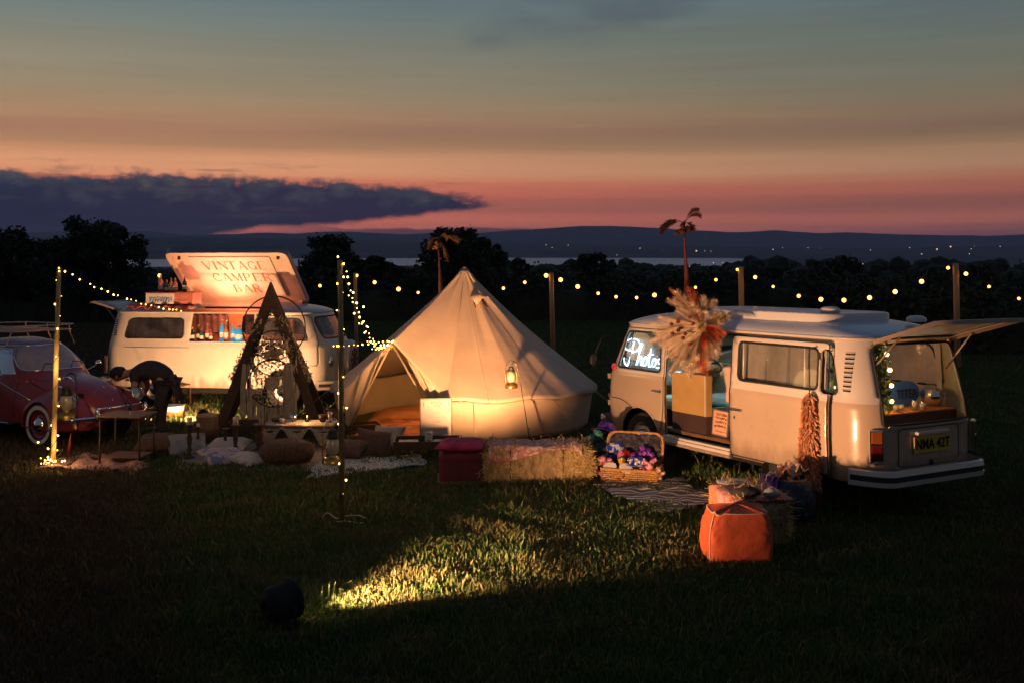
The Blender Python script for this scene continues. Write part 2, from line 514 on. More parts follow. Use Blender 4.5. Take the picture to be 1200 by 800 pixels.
# ------------------------------------------------------------------ camera and colour
cam = bpy.data.cameras.new('camera'); co = bpy.data.objects.new('camera', cam); COL.objects.link(co)
co.location = (0, 0, H_EYE); co.rotation_euler = (R(90), 0, 0)
cam.lens = 36; cam.sensor_width = 36; cam.shift_y = -(400 - HY) / 1200.0
cam.clip_start = 0.1; cam.clip_end = 60000
scene.camera = co
scene.view_settings.view_transform = 'Standard'; scene.view_settings.look = 'None'
scene.view_settings.exposure = 0.40; scene.view_settings.gamma = 1.0
cy = scene.cycles
cy.use_denoising = True
try: cy.denoiser = 'OPENIMAGEDENOISE'
except Exception: pass
cy.max_bounces = 6; cy.diffuse_bounces = 3; cy.glossy_bounces = 3; cy.transparent_max_bounces = 12; cy.volume_bounces = 0
cy.sample_clamp_indirect = 3.0; cy.caustics_reflective = False; cy.caustics_refractive = False

# ------------------------------------------------------------------ terrain
def smst(x, a, b):
    t = max(0.0, min(1.0, (x - a) / (b - a))); return t * t * (3 - 2 * t)
def terr(x, y):
    r = math.hypot(x, y); a = math.atan2(x, y)
    base = -SL * (min(y, 60.0) - 10.0) if y > -60 else -SL * -70
    z = base
    if r > 60:
        z += -100.5 * (1 - math.exp(-(r - 60) / 2600.0)) * (1 if y > 0 else 0.2)
        z += 4.0 * _pn(Vector((x / 260, y / 260, 0))) * smst(r, 120, 600)
    if y > 0 and r > 2500:
        z = z * (1 - smst(r, 2500, 4200)) + (-97.0) * smst(r, 2500, 4200)
        lake = smst(r, 4250, 4500) * (1 - smst(r, 6300, 6900)) * (1 - smst(a, A(850), A(900))) * smst(a, A(-200), A(-100))
        z -= 9.0 * lake
        # first range, left side and middle
        n1 = _pn(Vector((a * 5.0, 3.1, 0))) * 40 + _pn(Vector((a * 17, 9.0, 0))) * 9 + _pn(Vector((a * 60, 2.0, r / 3000))) * 4
        h1 = (112 - 50 * smst(a, A(430), A(760))) + n1
        z += h1 * math.exp(-((r - 8600) / 1300.0) ** 2)
        n2 = _pn(Vector((a * 6.0, 13.1, 0))) * 95 + _pn(Vector((a * 22, 19.0, 0))) * 40 + _pn(Vector((a * 70, 5.0, r / 4000))) * 5
        h2 = 215 + 40 * smst(a, A(200), A(700)) - 85 * smst(a, A(760), A(1200)) + n2
        z += h2 * math.exp(-((r - 14000) / 1600.0) ** 2)
    return z
rs = [0.0] + [1.6 * (1.075 ** k) for k in range(0, 150)]
rs = [r for r in rs if r < 11500] + [11500 + 330 * k for k in range(12)] + [15600]
angs = []
t = -180.0
while t < 180: 
    angs.append(t); t += 0.25 if -42 <= t < 42 else 6.0
rings = len(rs); na = len(angs)
vs = [(0, 0, terr(0, 0))]
for r in rs[1:]:
    for t in angs:
        x = r * math.sin(R(t)); y = r * math.cos(R(t)); vs.append((x, y, terr(x, y)))
fs = [(0, 1 + (k + 1) % na, 1 + k) for k in range(na)]
for i in range(rings - 2):
    for k in range(na):
        a = 1 + i * na + k; b = 1 + i * na + (k + 1) % na
        fs.append((a, b, b + na, a + na))
mb = MB(); mb.add(vs, fs, 0, True)

def ground_mat():
    m = bpy.data.materials.new('meadow_soil'); m.use_nodes = True
    nt = m.node_tree; E.nt = nt; b = nt.nodes['Principled BSDF']; b.inputs['Roughness'].default_value = 0.95
    b.inputs['Specular IOR Level'].default_value = 0.1
    g = nt.nodes.new('ShaderNodeNewGeometry')
    def N(sc, det=5):
        n = nt.nodes.new('ShaderNodeTexNoise'); n.inputs['Scale'].default_value = sc; n.inputs['Detail'].default_value = det
        nt.links.new(g.outputs['Position'], n.inputs['Vector']); return E(n.outputs[0])
    c = mix(nt, N(0.5).ss(0.35, 0.65), (0.028, 0.044, 0.014, 1), (0.042, 0.054, 0.018, 1))
    c = mix(nt, N(14.0).ss(0.35, 0.7), c, (0.048, 0.044, 0.020, 1))
    c = mix(nt, N(0.16).ss(0.52, 0.7) * 0.6, c, (0.060, 0.044, 0.026, 1))
    # far country: patchwork of fields and woods
    sp = nt.nodes.new('ShaderNodeSeparateXYZ'); nt.links.new(g.outputs['Position'], sp.inputs[0])
    far = E(sp.outputs[1]).ss(70, 400)
    vo = nt.nodes.new('ShaderNodeTexVoronoi'); vo.inputs['Scale'].default_value = 0.0035
    nt.links.new(g.outputs['Position'], vo.inputs['Vector'])
    sc_ = nt.nodes.new('ShaderNodeSeparateColor'); nt.links.new(vo.outputs['Color'], sc_.inputs[0])
    fc = mix(nt, E(sc_.outputs[0]).ss(0.2, 0.9), (0.022, 0.032, 0.012, 1), (0.075, 0.085, 0.035, 1))
    fc = mix(nt, N(0.004, 8).ss(0.45, 0.55), fc, (0.012, 0.018, 0.008, 1))
    c = mix(nt, far, c, fc)
    nt.links.new(c, b.inputs['Base Color'])
    bp = nt.nodes.new('ShaderNodeBump'); bp.inputs['Strength'].default_value = 0.5; bp.inputs['Distance'].default_value = 0.03
    nt.links.new(N(22.0, 8).s, bp.inputs['Height']); nt.links.new(bp.outputs[0], b.inputs['Normal'])
    return m
g_ = mb.build('ground', ground_mat(), fix=False); tag(g_, kind='structure')

wm = mat('lake_water', (0.02, 0.03, 0.04), rough=0.22, var=0.1, scale=0.002, spec=1.0)
_b = wm.node_tree.nodes['Principled BSDF']; _b.inputs['Roughness'].default_value = 0.34; _b.inputs['Metallic'].default_value = 0.8
for l_ in list(_b.inputs['Base Color'].links) + list(_b.inputs['Roughness'].links): wm.node_tree.links.remove(l_)
_b.inputs['Base Color'].default_value = (0.62, 0.70, 0.84, 1)
mb = MB()
ls = []
for i in range(41):
    a = A(-250) + (A(930) - A(-250)) * i / 40
    ls += [(r * math.sin(a), r * math.cos(a), -100.0) for r in (4100, 5400, 7100)]
mb.add(ls, [(i * 3 + j, i * 3 + j + 1, i * 3 + j + 4, i * 3 + j + 3) for i in range(40) for j in range(2)], 0, False)
lk = mb.build('water', wm, fix=False); tag(lk, kind='structure')

# ------------------------------------------------------------------ evening haze over the valley
mb = MB(); mb.box((0, 6500, 15), (30000, 20500, 470))
hz = mb.build('haze', [], fix=False)
hm = bpy.data.materials.new('evening_haze'); hm.use_nodes = True
nt = hm.node_tree; nt.nodes.remove(nt.nodes['Principled BSDF'])
pv = nt.nodes.new('ShaderNodeVolumePrincipled'); pv.inputs['Color'].default_value = (0.54, 0.60, 0.88, 1); pv.inputs['Density'].default_value = 1.0e-4
pv.inputs['Anisotropy'].default_value = 0.0
nt.links.new(pv.outputs[0], nt.nodes['Material Output'].inputs['Volume'])
hz.data.materials.append(hm); tag(hz, kind='stuff')
hz.display_type = 'WIRE'
# ------------------------------------------------------------------ shared materials
m_white = mat('cream_white_paint', (0.62, 0.56, 0.50), rough=0.32, var=0.05, scale=3, coat=0.5, bump=0.02, bscale=8)
m_beige = mat('beige_paint', (0.50, 0.375, 0.27), rough=0.30, var=0.05, scale=3, coat=0.6, bump=0.02, bscale=8)
m_cream = mat('old_cream_paint', (0.58, 0.52, 0.43), rough=0.38, var=0.06, scale=3, coat=0.4, col2=(0.50, 0.44, 0.36), c2lo=0.5, c2hi=0.8, bump=0.02, bscale=8)
def dirt(m, zlo, zhi):
    nt = m.node_tree; E.nt = nt; b = nt.nodes['Principled BSDF']; src = b.inputs['Base Color'].links[0].from_socket
    tc = nt.nodes.new('ShaderNodeTexCoord'); sp = nt.nodes.new('ShaderNodeSeparateXYZ'); nt.links.new(tc.outputs['Object'], sp.inputs[0])
    mp = nt.nodes.new('ShaderNodeMapping'); mp.inputs['Scale'].default_value = (9, 9, 3); nt.links.new(tc.outputs['Object'], mp.inputs[0])
    n = nt.nodes.new('ShaderNodeTexNoise'); n.inputs['Scale'].default_value = 1.0; n.inputs['Detail'].default_value = 7; nt.links.new(mp.outputs[0], n.inputs[0])
    n2 = nt.nodes.new('ShaderNodeTexNoise'); n2.inputs['Scale'].default_value = 2.2; n2.inputs['Detail'].default_value = 8; nt.links.new(tc.outputs['Object'], n2.inputs[0])
    f = (1 - (E(sp.outputs[2]) - (E(n.outputs[0]) - 0.5) * 0.5).ss(zlo, zhi)) * 0.55 + E(n2.outputs[0]).ss(0.60, 0.72) * 0.22
    nt.links.new(mix(nt, f, src, (0.13, 0.085, 0.05, 1)), b.inputs['Base Color'])
dirt(m_beige, .34, .66); dirt(m_cream, .34, .62)
m_mint = mat('mint_trim', (0.37, 0.44, 0.36), rough=0.5, var=0.06)
m_tanint = mat('tan_lining', (0.42, 0.34, 0.20), rough=0.6, var=0.12, scale=5)
m_rubber = mat('black_rubber', (0.015, 0.015, 0.016), rough=0.6, var=0.1)
m_seam = mat('panel_gap', (0.01, 0.01, 0.01), rough=0.9, var=0.1)
m_chrome = mat('chrome', (0.75, 0.75, 0.76), rough=0.12, metal=1.0, var=0.03)
m_glass = glass('window_glass', clear=0.7)
m_curtain = mat('pale_curtain', (0.34, 0.28, 0.23), rough=0.9, var=0.35, scale=3, stretch=(1, 1, 0.4), bump=0.4, bscale=12)
m_curtain2 = mat('mauve_curtain', (0.23, 0.14, 0.12), rough=0.9, var=0.4, scale=5, bump=0.3, bscale=20)
m_tyre = mat('tyre_rubber', (0.02, 0.02, 0.02), rough=0.8, var=0.2, scale=20)
m_dark = mat('dark_underside', (0.012, 0.011, 0.010), rough=0.9, var=0.2)
m_floorwood = mat('brown_floor', (0.13, 0.07, 0.035), rough=0.55, var=0.3, scale=8, stretch=(1, 6, 1))
m_amber = mat('amber_lens', (0.30, 0.08, 0.015), rough=0.2, var=0.1, coat=0.8)
m_redlens = mat('red_lens', (0.12, 0.008, 0.008), rough=0.2, var=0.1, coat=0.8)
m_bulbw = mat('warm_bulb_glass', (1, 0.8, 0.5), var=0, emit=(1.0, 0.55, 0.16), es=7)
m_leaf = mat('garland_leaf', (0.09, 0.15, 0.04), rough=0.6, var=0.5, scale=30)

L, W, Z0, ZB, ZG, ZR = 4.4, 1.74, 0.36, 1.17, 1.81, 1.99
hw = W / 2
def interp(x, pts):
    for (a, b), (c, d) in zip(pts, pts[1:]):
        if x <= c: return b + (d - b) * max(0, (x - a)) / (c - a)
    return pts[-1][1]
def vw(z): return hw * interp(z, [(0.30, 0.955), (0.5, 0.985), (0.8, 1.0), (1.12, 0.995), (1.20, 0.975), (1.81, 0.925), (2.0, 0.90)])
def vxf(z): return interp(z, [(0.30, L - 0.10), (0.5, L - 0.02), (0.8, L), (1.12, L - 0.03), (1.20, L - 0.07), (1.81, L - 0.38), (2.0, L - 0.5)])
def vxr(z): return interp(z, [(0.30, 0.06), (0.6, 0.0), (1.0, 0.0), (1.17, 0.02), (1.81, 0.17), (2.0, 0.22)])
def outline(u, z, k=1.0):
    """u in 0..1 round the body, starting at the rear end of the left side"""
    w_ = vw(z); xf = vxf(z); xr = vxr(z); rf = 0.34; rr = 0.32
    s = (u % 1.0) * 16
    if s < 5: return (xr + rr + (xf - rf - xr - rr) * s / 5, w_)
    if s < 6: a = (s - 5) * math.pi / 2; return (xf - rf + rf * math.sin(a), w_ - rf + rf * math.cos(a))
    if s < 8:
        q = (s - 6) / 2; y = (w_ - rf) * (1 - 2 * q); return (xf + 0.05 * (1 - (y / (w_ - rf)) ** 2), y)
    if s < 9: a = (s - 8) * math.pi / 2; return (xf - rf + rf * math.cos(a), -(w_ - rf + rf * math.sin(a)))
    if s < 14: return (xf - rf + (xr + rr - xf + rf) * (s - 9) / 5, -w_)
    if s < 14.6: a = (s - 14) / 0.6 * math.pi / 2; return (xr + rr - rr * math.sin(a), -(w_ - rr + rr * math.cos(a)))
    if s < 15.4: q = (s - 14.6) / 0.8; y = -(w_ - rr) * (1 - 2 * q); return (xr - 0.03 * (1 - (y / (w_ - rr)) ** 2), y)
    a = (s - 15.4) / 0.6 * math.pi / 2; return (xr + rr - rr * math.cos(a), w_ - rr + rr * math.sin(a))
NVL = 29
def zlev(v):                 # level line exactly on the belt
    q = 0.58
    return Z0 + (ZB - Z0) * v / q if v < q else ZB + (ZG - ZB) * (v - q) / (1 - q)
def vfn(u, v):
    z = zlev(v); x, y = outline(u, z); return (x, y, z)
def roofpt(u, k):
    zg, top = ZG, ZR
    x, y = outline(u, zg); xc = 2.1; 
    lx = (x - xc); ly = y
    xx = xc + lx * k; yy = ly * k
    return (xx, yy, zg + (top - zg) * (1 - k ** 3.2) ** 0.75)

def seal(mb, loops, r=0.012, m=0):
    for lp in loops:
        if len(lp) > 2: mb.tube(lp, r, 5, m, closed=True)

def make_wheel(parent, x, y, r=0.33, wd=0.18, whitewall=False, rim=m_white):
    s = 1 if y > 0 else -1
    Mx = Matrix.Translation((x, y, r)) @ Matrix.Rotation(-s * math.pi / 2, 4, 'X')     # +z of the lathe points outward
    wr = thing_part('wheel', parent)
    t = MB(); t.lathe([(r * .62, -wd / 2), (r * .93, -wd / 2), (r, -wd * .3), (r, wd * .3), (r * .93, wd / 2), (r * .62, wd / 2)], 32, M=Mx)
    t.build('tyre', m_tyre, wr)
    if whitewall:
        q = MB(); q.lathe([(r * .70, wd / 2 + .001), (r * .76, wd / 2 + .006), (r * .88, wd / 2 + .002)], 32, M=Mx); q.build('whitewall', mat('whitewall_rubber', (0.62, 0.58, 0.55), rough=.6), wr)
    q = MB(); q.lathe([(r * .63, wd / 2 - .02), (r * .55, wd / 2 - .05), (r * .40, wd / 2 - .03), (0.001, wd / 2 - .03)], 24, M=Mx); q.build('rim', rim, wr)
    q = MB(); q.lathe([(r * .36, wd / 2 - .03), (r * .33, wd / 2 + .01), (r * .18, wd / 2 + .04), (0.001, wd / 2 + .05)], 20, M=Mx); q.build('hubcap', m_chrome, wr)
def thing_part(name, parent):
    o = bpy.data.objects.new(name, None); COL.objects.link(o); o.parent = parent; o.empty_display_size = .05
    return o

def van(name, label, cfg):
    w0, w1 = ZB + .07, ZG - .11
    root = thing(name, label, 'camper van', cfg['loc'], cfg['yaw'], tilt=True)
    sd = cfg['side']                        # +1: door side is the left of the van
    up, low, inn = cfg['up'], cfg['low'], cfg['inn']
    P = lambda s: (lambda C, s=s: (C[..., 1] * s) > 0.35)
    PF = lambda C: C[..., 0] > 3.7
    PR = lambda C: C[..., 0] < 0.4
    cuts = []
    win_r = rpoly([(0.40, w0), (1.78, w0), (1.78, w1), (0.50, w1)], [.07, .07, .07, .12])
    win_m = rpoly((rect(1.80, w0+.03, 2.93, w1) if cfg['kind'] == 'photo' else rect(2.10, w0, 2.98, w1)), .07)
    win_f = rpoly([(3.16, w0-.02), (4.02, w0-.02), (3.85, w1+.01), (3.16, w1+.01)], [.05, .06, .10, .05])
    fdoor = rpoly([(3.08, .78), (3.14, .46), (3.20, .46), (3.9, .80), (4.22, .80), (4.2, ZB+.02), (4.02, ZG-.05), (3.08, ZG-.05)], [.05, .05, .1, .1, .05, .05, .06, .05])
    sdoor = rpoly(rect(1.66, 0.40, 3.04, ZG-.045), .05)
    arch_f = [(3.55 + .385 * math.cos(t), .33 + .40 * math.sin(t)) for t in [math.pi * k / 20 for k in range(-3, 24)]]
    arch_r = [(1.05 + .385 * math.cos(t), .33 + .38 * math.sin(t)) for t in [math.pi * k / 20 for k in range(-3, 24)]]
    s = sd
    cuts += [('front_door', 'xz', fdoor, P(s)), ('front_door_far', 'xz', fdoor, P(-s))]
    if cfg['kind'] == 'photo':
        cuts += [('sliding_door', 'xz', sdoor, P(s))]
        cuts += [('pane_a', 'xz', win_m, P(s))]
    else:
        cuts += [('opening', 'xz', rpoly([(1.72, ZB+.02), (2.98, ZB+.02), (2.98, ZG-.005), (1.78, ZG-.005)], .03), P(s))]
    cuts += [('pane_b', 'xz', win_r if cfg['kind'] == 'photo' else rpoly([(0.44, w0), (1.60, w0), (1.60, w1), (0.54, w1)], [.07, .07, .07, .12]), P(s)), ('pane_c', 'xz', win_f, P(s))]
    cuts += [('pane_d', 'xz', win_m, P(-s)), ('pane_e', 'xz', win_r, P(-s)), ('pane_f', 'xz', win_f, P(-s))]
    cuts += [('windscreen', 'yz', rpoly(rect(-.66, w0, .66, w1+.03), .12), PF)]
    cuts += [('hatch_hole', 'yz', rpoly([(-.65, .955), (.65, .955), (.62, ZG-.055), (-.62, ZG-.055)], [.04, .04, .12, .12]), PR)]
    for sg in (1, -1):
        cuts += [('arch', 'xz', arch_f, P(sg)), ('arch', 'xz', arch_r, P(sg))]
    cuts += [('engine_lid', 'yz', rpoly(rect(-.46, .52, .46, .91), .06), PR)]
    sh = Shell(vfn, 260, 64, cuts)
    two = lambda c: 0 if c[2] > ZB else 1
    mats4 = [up, low, inn, inn]
    body = sh.patch('body', mfn=two).build('body', mats4, root, fix=False, solid=.025, moff=2)
    # lower body skirt lip, gutter, belt moulding
    q = MB(); q.tube([(lambda p: (p[0], p[1] * 1.012, ZG))(outline(k / 120, ZG)) for k in range(120)], .018, 6, 0, closed=True)
    q.build('roof_gutter', up, root, fix=False)
    # seams
    q = MB(); seal(q, sh.loops['front_door'], .0045); q.build('door_seam', m_seam, root, fix=False)
    q = MB(); seal(q, sh.loops['engine_lid'], .0045); q.build('lid_seam', m_seam, root, fix=False)
    if cfg['kind'] == 'photo': q = MB(); seal(q, sh.loops['sliding_door'], .008); q.build('doorway_seal', m_seam, root, fix=False)
    fd = sh.patch('front_door', mfn=two).build('front_door', mats4, root, fix=False, solid=.025, moff=2)
    sh.patch('front_door_far', mfn=two).build('front_door', mats4, root, fix=False, solid=.025, moff=2)
    lid = sh.patch('engine_lid', mfn=two).build('engine_lid', mats4, root, fix=False)
    # handles
    def handle(x, z, par, dy=0.0, back=False):
        h = MB(); y = s * (vw(z) + .03 + dy)
        h.tube([(x - .07, y - s * .03, z), (x - .06, y, z), (x + .06, y, z), (x + .07, y - s * .03, z)], [.010, .012, .012, .010], 6)
        h.ball((x - .075, s * (vw(z) + .012 + dy), z), .022, 10, sc=(1, .5, 1))
        return h.build('door_handle', m_chrome, par)
    handle(3.20, .98, fd)
    # windows: seal + pane + curtain behind
    panes = [('pane_c', fd), ('pane_b', root), ('pane_d', root), ('pane_e', root), ('pane_f', root), ('windscreen', root)]
    for nm, par in panes:
        q = MB(); seal(q, sh.loops[nm], .013)
        o = q.build('windscreen_seal' if nm == 'windscreen' else 'window_seal', m_rubber, par, fix=False)
        sh.patch(nm, off=-.006).build('windscreen' if nm == 'windscreen' else 'window_glass', m_glass, o if par is root else par, fix=False)
    cur = cfg['curtain']
    for nm in cfg['curtained']:
        sg = s if nm in ('pane_a', 'pane_b', 'pane_c') else -s
        bb = {'pane_b': (.4, 1.8), 'pane_e': (.4, 1.8), 'pane_d': (2.05, 3.0)}[nm]
        if nm == 'pane_b' and cfg['kind'] != 'photo': bb = (.42, 1.66)
        q = MB()
        q.grid(lambda u, v: (bb[0] + (bb[1] - bb[0]) * u, sg * (vw(1.2 + .5 * v) - .05 - .012 * math.sin(u * 60) - .006 * math.sin(u * 23 + 1)), w0-.04 + (w1-w0+.07) * v), 90, 4)
        q.build('curtain', cur, root, fix=False)
    q = MB()
    for nm in ('pane_e', 'pane_d'): q = MB(); q.tube([(p[0], p[1] * .945, p[2]) for p in sh.loops[nm][0]], .014, 5, 0, closed=True); q.build('inner_seal', m_rubber, root, fix=False)
    # arches: lips, wells and wheels
    for lp in sh.loops['arch']:
        lp = [p for p in lp if p[2] > Z0 + .005]
        if len(lp) > 3: q = MB(); q.tube(lp, .010, 6, 0); q.build('arch_lip', low, root, fix=False)
    for sg in (1, -1):
        for xc in (3.55, 1.05):
            q = MB(); q.grid(lambda u, v: (xc + .40 * math.cos(math.pi * (1.1 - 1.2 * u)), sg * (vw(.5) - .02 - .3 * v), .33 + .41 * math.sin(math.pi * (1.1 - 1.2 * u))), 20, 2)
            q.grid(lambda u, v: (xc - .4 + .8 * u, sg * (vw(.5) - .32), .2 + .6 * v), 1, 1); q.build('wheel_well', m_dark, root, fix=False)
    for xc in (3.55, 1.05):
        for sg in (1, -1): make_wheel(root, xc, sg * (hw - .13))
    # floor and chassis
    q = MB(); q.box((2.2, 0, .40), (4.0, 1.56, .05)); q.box((2.2, 0, .30), (3.6, .9, .16)); q.build('chassis', m_dark, root)
    q = MB(); q.box((2.35, 0, .50), (3.0, 1.58, .04)); q.build('cabin_floor', m_floorwood, root)
    # bumpers
    def bumper(front):
        q = MB(); path = []
        n = 40
        for k in range(n + 1):
            t = -1 + 2 * k / n
            yy = t * .90; e = max(0, abs(t) - .70) / .30
            if front: x = vxf(.5) + .14 - .30 * e ** 2.4
            else: x = vxr(.5) - .12 + .34 * e ** 2.4
            path.append((x, yy))
        z0 = .44
        prof = [(0, -.085), (.035, -.075), (.045, -.03), (.030, -.028), (.030, .028), (.045, .03), (.035, .075), (0, .085)]
        for a in range(len(prof) - 1):
            mi = 1 if a == 3 else 0
            sg = 1 if front else -1
            vs = []
            for (x, y) in path:
                for (d, dz) in (prof[a], prof[a + 1]):
                    vs.append((x + sg * d, y * (1 + d * .2), z0 + dz))
            q.add(vs, [(i * 2, i * 2 + 2, i * 2 + 3, i * 2 + 1) for i in range(n)], mi, True)
        vs = [];
        for (x, y) in path: vs += [(x, y, z0 - .085), (x, y, z0 + .085)]
        q.add(vs, [(i * 2, i * 2 + 2, i * 2 + 3, i * 2 + 1) for i in range(n)], 0, True)
        q.build('front_bumper' if front else 'rear_bumper', [up, m_rubber], root, fix=False)
    bumper(True); bumper(False)
    # front details
    for sg in (1, -1):
        hd = MB(); Mx = Matrix.Translation((L - .015, sg * .58, .86)) @ Matrix.Rotation(math.pi / 2, 4, 'Y')
        hd.lathe([(.105, -.02), (.11, .01), (.095, .02)], 24, M=Mx, m=1); hd.lathe([(.095, .015), (.06, .035), (.001, .042)], 24, M=Mx)
        hd.build('headlight', [m_glassy, m_chrome], root)
        tl = MB(); Mt = Matrix.Translation((vxr(.75) + .035, sg * (hw - .125), .74)) @ Matrix.Rotation(sg * R(-28), 4, 'Z')
        tl.box((-.02, 0, .11), (.05, .115, .13), 0, M=Mt); tl.box((-.02, 0, -.04), (.05, .115, .15), 1, M=Mt); tl.box((-.012, 0, .02), (.05, .13, .33), 2, M=Mt)
        tl.build('tail_light', [m_amber, m_redlens, m_chrome], root, bevel=.012)
        mr = MB(); mr.tube([(4.0, sg * .86, 1.22), (4.02, sg * 1.0, 1.27)], .008, 6); mr.ball((4.02, sg * 1.03, 1.33), .09, 14, sc=(.25, .7, 1))
        if cfg['kind'] != 'photo': mr.build('wing_mirror', m_chrome, root)
    return root, sh, fd, lid, two, mats4

m_glassy = mat('lamp_glass', (0.5, 0.5, 0.5), rough=.08, var=.05, coat=1.0, metal=.6)

def roof(root, mats, hole=None, name='roof', rows=16):
    n = 160; q = MB(); vs = []; ks = [1 - (i / rows) ** 1.4 for i in range(rows)] + [.02]
    for k in ks:
        for i in range(n): vs.append(roofpt(i / n, k))
    fs = []
    for j in range(len(ks) - 1):
        for i in range(n):
            a, b, c, d = j * n + i, j * n + (i + 1) % n, (j + 1) * n + (i + 1) % n, (j + 1) * n + i
            cx_ = sum(vs[t][0] for t in (a, b, c, d)) / 4
            if hole and hole[0] < cx_ < hole[1]: continue
            fs.append((a, b, c, d))
    fs.append(tuple(range((len(ks) - 1) * n, len(ks) * n))) if not hole else None
    q.add(vs, fs, 0, True)
    return q.build(name, mats, root, fix=False, solid=.015)

def open_hatch(root, up, z_h=1.775, ang=8, glass_m=None, length=.86):
    """tailgate swung up on its top hinge, window frame with glass"""
    hx = vxr(1.775) + .01
    h = thing_part('tailgate', root); h.location = (hx, 0, z_h)
    Mr = Matrix.Rotation(R(ang), 4, 'Y')            # tilts the far end up (x is negative outward)
    q = MB(); w0, w1 = .62, .66; Ln = length
    def bend(x): return -.10 * (x / -Ln) ** 2 * 0 + 0.06 * math.sin(math.pi * min(1, -x / Ln))
    outer = [(0, -w0), (0, w0), (-Ln, w1), (-Ln, -w1)]
    o_ = rpoly(outer, [.05, .05, .14, .14], 6); i_ = rpoly([(-.12, -w0 + .10), (-.12, w0 - .10), (-Ln + .15, w1 - .10), (-Ln + .15, -w1 + .10)], .07, 6)
    n = len(o_); vs = []
    for p in o_: vs.append((p[0], p[1], bend(p[0]) + .012))
    for p in i_: vs.append((p[0], p[1], bend(p[0]) + .018))
    for p in o_: vs.append((p[0], p[1], bend(p[0]) - .028))
    for p in i_: vs.append((p[0], p[1], bend(p[0]) - .022))
    fs = []
    for i in range(n):
        j = (i + 1) % n
        fs += [(i, j, j + n, i + n), (i + 2 * n, i + 3 * n, j + 3 * n, j + 2 * n), (i, i + 2 * n, j + 2 * n, j), (i + n, j + n, j + 3 * n, i + 3 * n)]
    q.add(vs, fs, 0, False, Mr)
    q.build('frame', up, h)
    q = MB(); q.add([(p[0], p[1], bend(p[0]) - .002) for p in i_], [tuple(range(n))], 0, False, Mr); q.build('glass', glass_m or m_glass, h)
    q = MB(); q.tube([(Mr @ Vector((p[0], p[1], bend(p[0]) - .005))) for p in i_], .012, 5, 0, closed=True); q.build('window_seal', m_rubber, h)
    for sg in (1, -1):
        q = MB(); a = Mr @ Vector((-.30, sg * .55, 0.0)); q.tube([(a.x, a.y, a.z), (.05, sg * .60, -.32)], .010, 6)
        q.tube([(0.02, sg * .5, 0.02), (-.08, sg * .5, .0)], .02, 6); q.build('strut', up, h)
    return h

# ================================================================== PHOTO BOOTH VAN
LEFT = Vector((-.87, -.495)).normalized()
HD = math.atan2(3.85, -2.2)
pv_loc = (4.31, 10.58, gz(10.58))
pvan, sh, fd, lid, two, m4 = van('camper_van', 'cream and beige vintage camper van with open side door and neon photo sign', dict(
    loc=pv_loc, yaw=HD, side=1, up=m_white, low=m_beige, inn=m_tanint, kind='photo', curtain=mat('grey_pink_curtain', (.46, .36, .34), rough=.9, var=.25, scale=4), curtained=['pane_e', 'pane_d']))
# sliding door, slid back along the side
sd = sh.patch('sliding_door', mfn=two).build('sliding_door', [m_white, m_beige, m_mint, m_mint], pvan, fix=False, solid=.03, moff=2, loc=(-1.20, .075, 0))
q = MB(); seal(q, sh.loops['pane_a'], .014); sl = q.build('window_seal', m_rubber, sd, fix=False)
sh.patch('pane_a', off=-.006).build('window_glass', m_glass, sl, fix=False)
q = MB(); q.grid(lambda u, v: (1.76 + 1.20 * u, vw(1.22 + .5 * v) - .075 - .004 * math.sin(u * 48) - .004 * math.sin(u * 19), 1.20 + .53 * v), 80, 4); q.build('curtain', m_curtain, sd, fix=False)
q = MB(); q.tube([(1.98, hw * .94 + .004, 1.27), (1.98, hw * .935, 1.69)], .012, 6); q.build('window_bar', m_white, sd); q = MB(); q.tube([(2.86, hw * .94 + .006, 1.27), (2.86, hw * .935, 1.69)], .012, 6); q.build('window_bar', m_white, sd)
q = MB(); q.tube([(2.84, hw + .0, .93), (2.86, hw + .03, .93), (2.98, hw + .03, .93), (2.99, hw, .93)], .011, 6, M=Matrix.Scale(1, 4)); q.ball((3.0, hw + .005, .93), .02, 8)
q.ball((2.96, hw + .003, .84), .018, 8, sc=(1, .4, 1)); q.build('door_handle', m_chrome, sd)
q = MB(); q.tube([p for p in sh.loops['sliding_door'][0]], .006, 5, 0, closed=True); q.build('door_edge', m_seam, sd, fix=False)
q = MB(); q.box((1.15, hw * .99 + .008, 1.02), (1.3, .018, .03)); q.build('door_rail', m_seam, pvan)
# door way frame and step
q = MB(); q.box((2.5, hw - .05, .43), (1.16, .10, .03)); q.box((2.5, hw + .012, .385), (1.2, .03, .06)); q.build('step', m_white, pvan, bevel=.006)
q = MB(); q.box((2.5, hw + .028, .36), (1.25, .05, .035)); q.build('sill', m_beige, pvan, bevel=.006)
# roof with raised elevating panel
roof(pvan, [mat('pale_blue_grey_roof', (0.50, 0.52, 0.56), rough=.35, var=.06, scale=2, coat=.4), m_tanint])
q = MB()
pts = rpoly(rect(.74, -.52, 3.2, .60), .26, 6)
vs = []; n = len(pts)
for k, (sc_, z) in enumerate(((1.0, ZR - .10), (1.0, ZR + .035), (.992, ZR + .047), (.97, ZR + .052))):
    for p in pts: vs.append((1.95 + (p[0] - 1.95) * sc_, .02 + (p[1] - .02) * sc_, z + .012 * (1 - ((p[0] - 1.87) / 1.3) ** 2)))
fs = [(j * n + i, j * n + (i + 1) % n, (j + 1) * n + (i + 1) % n, (j + 1) * n + i) for j in range(3) for i in range(n)] + [tuple(range(3 * n, 4 * n))]
q.add(vs, fs, 0, True)
q.build('elevating_roof', mat('white_gel_coat', (0.62, 0.60, 0.58), rough=.4, var=.06, scale=2, coat=.3), pvan, fix=False)
